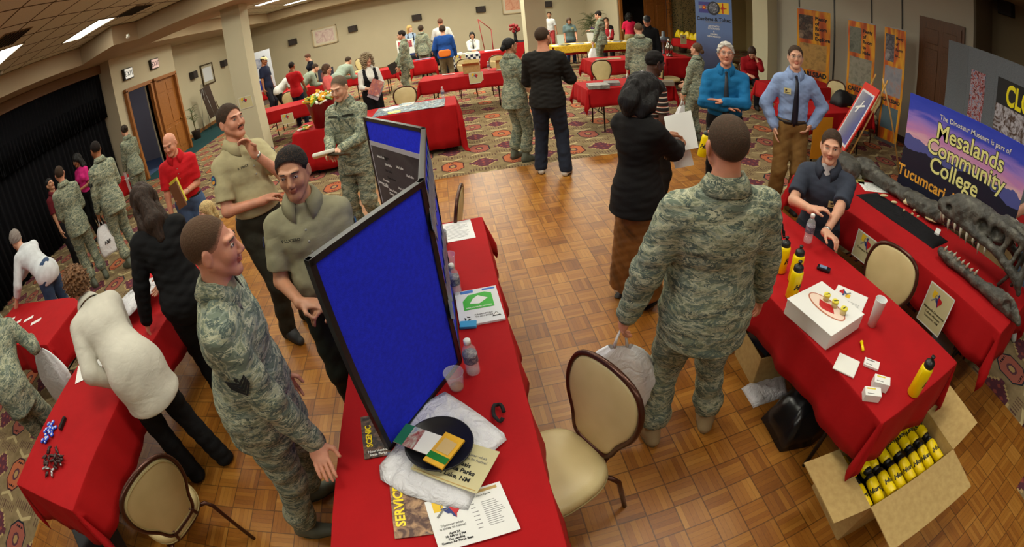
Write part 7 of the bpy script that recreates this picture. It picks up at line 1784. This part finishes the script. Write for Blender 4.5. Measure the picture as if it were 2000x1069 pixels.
p26 = person('woman with long blonde hair and dark vest at the far wall', 176, 'pink', head=(799, 50), Y=17.7, lod=2, sex='f', hy=-30, top=dict(mat=cl(150, 166, 190), g=.014, sleeve='long', hem=.86, vest=cl(26, 36, 54)), legs=pants(20, 24, 34), hair=('long', (.5, .3, .1)), L=(-.04, .26, 1.0), R=(.04, .26, 1.0), seed=26)
p27 = person('airwoman in camouflage seen from behind at the far black table', 8, 'tan', head=(821, 50), Y=15.6, lod=2, sex='f', top=C(8, pockets=False, tapes=False), legs=CL(8), shoe=SAGE, hair=('short', BH), seed=27)
p28 = person('tall man in white shirt seen from behind at the far wall', 4, 'ruddy', head=(859, 36), Y=15.7, lod=2, w=1.2, top=dict(mat=cl(206, 206, 204), g=.02, sleeve='long', hem=.9), legs=pants(60, 54, 44), hair=('thin', (.12, .05, .03)), L=(-.24, .2, 1.0), R=(.24, .2, 1.0), seed=28)
p29 = person('person in blue jacket with orange waist pouch and grey cap, seen from behind', 6, 'fair', head=(863, 50), Y=13.1, lod=1, w=1.15, top=dict(mat=cl(30, 74, 150), g=.03, sleeve='long', hem=.86, flare=.02, name='jacket'), legs=pants(120, 108, 84), shoe=BLKS, hair=('short', BH), cap=('ball', camo(9)), L=(-.26, .14, .95), R=(.26, .14, .86), seed=29)
p30 = person('grey-haired person in maroon seated behind the checkered table', 178, 'fair', at=(.28, 15.45), h=1.7, sit=True, lod=2, top=dict(mat=cl(110, 30, 44), g=.02, sleeve='long'), legs=pants(30, 30, 34), hair=('short', (.45, .42, .4)), seed=30)
p31 = person('person in white shirt and dark tie seated behind the far red table', 184, 'tan', at=(1.08, 15.4), h=1.76, sit=True, lod=2, top=dict(mat=cl(216, 216, 210), g=.02, sleeve='long', collar='polo'), legs=pants(30, 30, 34), hair=('bob', BLH), tie=plain(lin(30, 26, 30)), L=(-.02, .36, .80), R=(.02, .36, .80), seed=31)
p32 = person('airwoman in camouflage with black hair bun and glasses beside the man in black sweater', 62, 'tan', foot=(1030, 316), head=(1030, 72), lod=1, sex='f', w=1.05, shift=(-.06, .12), top=C(10, pockets=False, tapes=False), legs=CL(10), shoe=SAGE, hair=('bun', BLH, 'low'), glasses=(.05, .02, .02), L=(-.15, .26, 1.0), R=(.15, .26, 1.05), seed=32)
p33 = person('man in black sweater, jeans and white sneakers seen from behind', 22, 'ruddy', foot=(1080, 338), head=(1068, 52), lod=0, w=1.08, hy=22, top=dict(mat=cl(26, 24, 22, var=.3, sc=30), g=.024, sleeve='long', hem=.86, flare=.02, name='sweater', ripple=.005), legs=pants(34, 40, 54, g=.020, bot=.056, up=.0, zmin=.06), shoe=lin(210, 206, 196), hair=('buzz', BH), L=(-.12, .28, 1.12), R=(.17, .28, 1.14), feet=((-.14, .02), (.17, -.04)), seed=33)
p34 = person('woman in grey-teal polo standing behind the gold-topped table', 186, 'ruddy', head=(1111, 35), Y=14.95, lod=2, sex='f', w=1.2, hp=22, top=dict(mat=cl(92, 110, 112), g=.02, sleeve='short', collar='polo', hem=.86), legs=pants(40, 60, 110), hair=('bob', BRH), badge=(-.09, 1.36, .01), L=(-.2, .24, .95), R=(.2, .1, .85), seed=34)
p35 = person('airman in camouflage holding a white bag in front of the gold-topped tables', -48, 'fair', head=(1166, 22), Y=12.95, lod=1, hp=20, top=C(11, tapes=False), legs=CL(11), shoe=SAGE, hair=('crop', BLH), L=(-.2, .14, .86), R=(.08, .32, 1.18), seed=35)
p36 = person('bald seated man in white and red shirt behind the gold-topped table', 196, 'ruddy', at=(5.75, 15.35), h=1.74, sit=True, lod=2, w=1.1, top=dict(mat=cl(170, 40, 48), g=.02, sleeve='long', vest=cl(222, 214, 204)), legs=pants(30, 30, 34), hair=('thin', (.3, .12, .06)), L=(-.02, .34, .8), R=(.06, .34, .8), seed=36)
p37 = person('person in black and tan jacket seated behind the bald man', 200, 'tan', at=(6.05, 16.2), h=1.85, sit=True, sitz=.5, lod=2, top=dict(mat=cl(20, 20, 24), g=.03, sleeve='long'), legs=pants(30, 30, 34), hair=('short', BH), seed=37)
p38 = person('woman in bright pink shirt and khaki trousers seen from behind near the door', 14, 'tan', head=(1228, 26), Y=14.4, lod=2, sex='f', w=1.12, top=dict(mat=cl(206, 26, 72), g=.016, sleeve='short', hem=.92), legs=pants(140, 128, 92), hair=('curly', BLH), L=(-.16, .28, 1.05), R=(.16, .25, 1.05), seed=38)
p39 = person('man in black polo and black cap facing us behind an airman', 204, 'ruddy', head=(1263, 31), Y=9.4, lod=1, w=1.08, hp=24, top=dict(mat=cl(14, 14, 18), g=.02, sleeve='long', hem=.86, collar='polo'), legs=pants(20, 20, 24), hair=('buzz', BLH), cap=('ball', plain((.012, .012, .014), .6)), seed=39)
p40 = person('airman in camouflage seen from behind at the brochure tables', 8, 'fair', head=(1246, 45), Y=7.95, lod=1, w=1.12, hp=12, top=C(12, pockets=False, tapes=False), legs=CL(12), shoe=SAGE, hair=('buzz', (.09, .06, .035)), L=(-.24, .08, .82), R=(.16, .28, 1.0), seed=40)
p41 = person('dark-skinned young man in striped shirt in profile behind the reading woman', 84, 'dark', head=(1284, 101), Y=3.95, lod=0, hp=22, w=1.02, top=dict(mat=STR, g=.016, sleeve='short', hem=.86), legs=pants(30, 26, 24), shoe=BLKS, hair=('crop', BLH), seed=41)
p42 = person('woman in black top and brown skirt with big black hair reading white papers', 66, 'brown', head=(1266, 150), h=1.76, sex='f', lod=0, w=1.02, hp=30,
    top=dict(mat=cl(16, 14, 14), g=.026, sleeve='three', hem=.82, flare=.03, ripple=.004, name='tunic'), legs=dict(mat=blotch([(30, 20, 14), (100, 62, 26), (126, 80, 34), (50, 32, 20)], 4, 1), kind='skirt', hem=.13, g=-.005), shoe='sandal', hair=('bigbob', BLH),
    R=(.03, .42, 1.20), L=(-.08, .40, 1.24), hR=(-.3, 1, .2), hl=(.3, 1, .2), cl=.7, cr=.8, pr=(.7, -.3, -.9), seed=42)
p43 = person('airwoman in camouflage with pulled back brown hair holding a white bag', -28, 'fair', head=(1362, 84), Y=5.95, sex='f', lod=1, hp=-6, top=C(13, pockets=False, tapes=False), legs=CL(13), shoe=SAGE, hair=('bun', (.09, .045, .02), 'low'), L=(-.2, .12, .86), R=(.12, .25, 1.0), seed=43)
p44 = person('smiling white-haired man in bright blue shirt and tie with crossed arms', 212, 'ruddy', head=(1417, 84), Y=4.0, lod=0, w=1.12, belly=.04, hy=-2, hp=-8,
    top=dict(mat=cl(22, 104, 156, fold=.8), g=.02, sleeve='long', hem=1.03, collar='polo', ripple=.0055), legs=pants(14, 14, 18), shoe=BLKS, belt=True, hair=('short', (.50, .48, .43)), brow=(.4, .36, .3), glasses=(.5, .5, .5), tie=plain(lin(24, 30, 40), .5), L=(.03, .245, 1.20), R=(.0, .215, 1.14), pl=(-1, .15, -.9), pr=(1, .15, -.9), hl=(1, -.15, .25), hR=(-1, -.35, .05), cl=.15, cr=.4, watch=-1, badge=None, seed=44)
p45 = person('seated person in dark red shirt with head bowed and hand at forehead', 214, 'fair', at=(6.3, 7.95), h=1.74, sit=True, lod=1, lean=22, hp=34, w=1.1, top=dict(mat=cl(150, 16, 26), g=.02, sleeve='three', collar='polo'), legs=pants(20, 20, 26), shoe=BLKS, hair=('bob', (.05, .03, .02)), L=(-.10, .30, 1.08), hl=(.4, -.1, 1), pl=(-.6, .4, -1), R=(.05, .4, .72), seed=45)
p46 = person('man in light blue shirt, dark tie and brown corduroy trousers, hand on hip', 214, 'fair', foot=(1525, 412), head=(1563, 92), lod=0, hy=3, hp=-7,
    top=dict(mat=cl(140, 162, 204, fold=.8), g=.022, sleeve='long', hem=1.03, collar='polo', ripple=.0055, cuff=True), legs=dict(mat=cl(124, 92, 48), g=.022, bot=.066), shoe=BLKS, belt=True, hair=('crop', BH), glasses=(.3, .3, .3), tie=plain(lin(18, 20, 36), .5), badge=(.10, 1.33, .004),
    R=(.20, .06, .94), hR=(-.1, .3, -1), pr=(1, -.35, 0), L=(-.20, .07, 1.00), hl=(.6, .4, -.5), pl=(-1, -.5, 0), cr=.3, cl=.4, watch=-1, seed=46)
p47 = person('seated man in dark grey-blue polo holding a clear bottle at the bottle table', 236, 'fair', at=(2.64, 2.22), h=1.80, sit=True, lod=0, lean=12, w=1.1, hy=-8, hp=-6,
    top=dict(mat=cl(56, 62, 76), g=.018, sleeve='short', collar='polo', hem=.9, undershirt=lin(200, 200, 200)), legs=pants(20, 22, 30), shoe=BLKS, hair=('crop', BH), badge=(-.10, 1.30, .004), L=('w', 2.20, 1.78, .85), R=('w', 2.20, 1.95, .95), hl=(-1, .1, .1), hR=(-.8, -.5, .2), pl=(-.8, .2, -.8), pr=(.8, .2, -.8), cl=.9, cr=.7, watch=-1, seed=47)
p48 = person('stout airman in camouflage seen from behind in front of the bottle table', 12, 'ruddy', foot=(1322, 838), head=(1425, 222), lod=0, w=1.14, belly=.03,
    top=C(14, pockets=False, tapes=False, g=.024), legs=CL(14), shoe=DESERT, hair=('buzz', (.05, .032, .02)), chev=1, L=(-.37, .02, .84), R=(.34, .08, .80), pl=(-.6, -.5, 0), pr=(.6, -.5, 0), cl=.9, feet=((-.17, -.02), (.16, .02)), seed=48)
p49 = person('blurred person in white far behind beside the centre column', 200, 'tan', head=(1072, 24), Y=18.5, lod=2, top=dict(mat=cl(214, 214, 214), g=.016, sleeve='short', hem=.9), legs=pants(170, 60, 60), hair=('short', BH), seed=49)
p51 = person('person in faded jeans mostly outside the right photo edge behind the skull', -112, 'fair', at=(4.42, .62), h=1.7, lod=1, lean=18, top=dict(mat=cl(90, 90, 96), g=.02, sleeve='short', hem=.92), legs=pants(84, 104, 130, g=.02), shoe=lin(190, 190, 186), hair=('short', BH), R=('w', 3.9, 1.0, .98), seed=51)
# ---- what they hold
c = [o for o in bpy.data.objects if o.get('label') == 'yellow sports bottle peeking over the camouflage shoulder'][0]; c.matrix_world = Matrix.Translation(p42['hand'][1] + Vector((.20, .06, -.17))) @ Matrix.Rotation(.25, 4, 'Y'); c['label'] = 'yellow sports bottle held by the woman reading white papers'
def held(p, sd, name, w, h, th, mat, lb, cat, off=(0, 0, 0), ax=None, up=None):
    q = p['hand'][sd] + Vector(off); return Panel(name, w, h, th, mat, frame(q, ax or (1, 0, 0), up or (0, 0, 1)) @ Matrix.Translation((-w / 2, -h / 2, 0)), None, lb, cat)
for p, sd, lb, w, h, lg in ((p12, -1, 'white carrier bag with dark print held by the tall airman', .34, .42, 'ABF'), (p15, 1, 'large white carrier bag held by the bending person at the left edge', .42, .52, None), (p35, -1, 'white carrier bag with print held in front of the gold tables', .34, .46, None), (p40, -1, 'see-through white bag held by the airman at the brochure tables', .30, .40, None), (p43, -1, 'white carrier bag held by the airwoman beside the blue-shirted man', .30, .46, None), (p48, -1, 'white carrier bag held by the stout airman in the foreground', .38, .46, None)):
    carry_bag(p['hand'][sd], lb, w, h, None, {id(p48): -.3, id(p12): .8}.get(id(p), .2), .14, lg)
q = p4['hand'][-1].lerp(p4['hand'][1], .5)
tag(MB().box((0, 0, 0), (.22, .13, .035), None, .012).build('paper_packet', plain(lin(226, 222, 206), .7), None, Matrix.Translation(q + Vector((-.07, -.08, .03))) @ Matrix.Rotation(.3, 4, 'Z') @ Matrix.Rotation(-.4, 4, 'X')), 'crumpled white paper packet in the young airman hands', 'packet')
tag(MB().box((0, 0, 0), (.19, .12, .02), None, .004).build('notebook', plain(lin(70, 62, 44), .6), None, Matrix.Translation(q + Vector((.07, -.07, -.005))) @ Matrix.Rotation(-.3, 4, 'Z') @ Matrix.Rotation(-.4, 4, 'X')), 'dark green notebook under the white packet in the airman hands', 'notebook')
P = held(p5, -1, 'folder', .22, .26, .015, plain(lin(120, 76, 44), .6), 'brown folder held by the bald man in red', 'folder', (.04, -.08, .02), (1, -.5, .35), (-.35, .2, 1)); P2 = held(p5, -1, 'papers', .21, .26, .02, plain(lin(214, 196, 60), .6), 'yellow papers sticking out above the brown folder', 'papers', (.04, -.05, .05), (1, -.5, .35), (-.35, .2, 1))
held(p13, -1, 'white_sheet', .20, .42, .003, PAPER, 'long white sheet hanging from the airwoman hand', 'paper', (.03, -.05, -.16), (.8, -.5, 0)); held(p9, 1, 'leaflet', .15, .2, .003, PAPER, 'white leaflet in the hands of the airman by the curtain', 'leaflet', (.0, .02, 0))
held(p17, 1, 'magazine', .21, .28, .008, blotch([(60, 50, 90), (160, 80, 60), (200, 190, 180)], 9), 'purple and white magazine held by the curly-haired woman', 'magazine', (.07, -.06, .02), (1, -.1, -.5), (.4, .3, .8)); held(p17, -1, 'magazine', .21, .28, .008, blotch([(190, 190, 200), (120, 60, 60)], 7), 'pale magazine tilted in front of the black vest', 'magazine', (-.04, -.07, -.03), (1, -.1, -.6), (.5, .3, .8))
P = held(p42, -1, 'document', .216, .28, .004, PAPER, 'white sheets held upright by the woman with big black hair', 'papers', (.02, -.04, .02), (.75, -.55, .3), (.1, .5, .9)); held(p42, 1, 'document', .15, .20, .003, PAPER, 'second white sheet hanging below the reading woman hand', 'papers', (-.03, -.02, -.10), (.75, -.55, .3))
t = tag(MB().box((0, 0, 0), (.055, .10, .016), None, .005).build('mobile_phone', plain(lin(196, 200, 206), .25), None, frame(p42['hand'][1] + Vector((.06, -.01, .02)), (.6, -.6, .3), (.2, .7, .7))), 'silver mobile phone in the hand of the reading woman', 'phone'); MB().box((0, .012, .0085), (.04, .05, .001)).build('phone_screen', plain(lin(90, 130, 170), .1), t)
water_bottle(None, 'clear water bottle between the hands of the seated man in polo', world=(2.08, 1.82, .80), s=1.0)
held(p25, 1, 'folder', .24, .30, .02, plain(lin(40, 34, 30), .6), 'dark folder held by the airman facing left', 'folder', (-.02, -.06, -.04), (.9, -.2, .3)); held(p11, 1, 'handbag', .24, .2, .1, plain((.012, .012, .014), .5), 'dark handbag held by the young woman in pink', 'handbag', (-.02, -.05, -.02))
tag(MB().prism(rrect(.34, .20, .07, 5), -.07, .07, None, (0, 0), .04).build('waist_pouch', plain(lin(232, 120, 30), .6), None, frame(p29['T'](0, -.20, 1.0), (1, 0, 0), (0, 0, 1)), False), 'orange waist pouch on the back of the blue jacket', 'pouch')
# ================================================================== camera and light
cd = bpy.data.cameras.new('camera'); cam = bpy.data.objects.new('camera', cd); COL.objects.link(cam)
cd.type = 'PANO'; cd.sensor_width = 36.0; cd.sensor_fit = 'HORIZONTAL'
for tgt in (cd, getattr(cd, 'cycles', None)):
    try:
        tgt.panorama_type = 'FISHEYE_EQUISOLID'; tgt.fisheye_lens = FPX * 36.0 / 2000.0; tgt.fisheye_fov = 2 * PI
    except Exception: pass
cd.shift_x = 0.0; cd.shift_y = (CY - 534.5) / 1069.0
cam.matrix_world = Matrix.Translation((0, 0, HC)) @ Matrix.Rotation(-YAW, 4, 'Z') @ Matrix.Rotation(PI / 2 - PITCH, 4, 'X') @ Matrix.Rotation(ROLL, 4, 'Z')
SC.camera = cam
for i, (x, y, z, w, d) in enumerate(LIGHTS):
    l = bpy.data.lights.new('troffer', 'AREA'); l.shape = 'RECTANGLE'; l.size = w - .06; l.size_y = d - .06
    far = y > 10
    l.energy = 86 if far else 24; l.color = (.95, .95, .76)
    if not far:
        if x > 3: l.energy = 9
        elif x < -5: l.energy = 7
        elif x < -3: l.energy = 13 if y < 4 else 17
        if y < 0: l.energy *= .45
        elif y < 2.5: l.energy *= .95
        elif y > 4: l.energy *= 1.35
    o = bpy.data.objects.new('troffer_lamp', l); COL.objects.link(o); o.location = (x, y, z - .02)
l = bpy.data.lights.new('hallway_fill', 'AREA'); l.energy = 9; l.size = .8; l.color = (.95, .93, .95); o = bpy.data.objects.new('hallway_fill', l); COL.objects.link(o); o.location = (-9.6, 10.6, 2.95)  # unseen fill light, added to brighten the hallway behind the open door
w = bpy.data.worlds.new('world'); SC.world = w; w.use_nodes = True
w.node_tree.nodes['Background'].inputs[0].default_value = (.05, .045, .04, 1); w.node_tree.nodes['Background'].inputs[1].default_value = .3
SC.view_settings.view_transform = 'Standard'; SC.view_settings.look = 'None'; SC.view_settings.gamma = 1; SC.view_settings.exposure = -0.14
try: SC.view_settings.use_curve_mapping = False
except Exception: pass
SC.cycles.max_bounces = 6; SC.cycles.diffuse_bounces = 3; SC.cycles.glossy_bounces = 3; SC.cycles.transmission_bounces = 6; SC.cycles.transparent_max_bounces = 8
SC.cycles.use_adaptive_sampling = True; SC.cycles.adaptive_threshold = .05; SC.cycles.use_denoising = True; SC.cycles.sample_clamp_indirect = 8
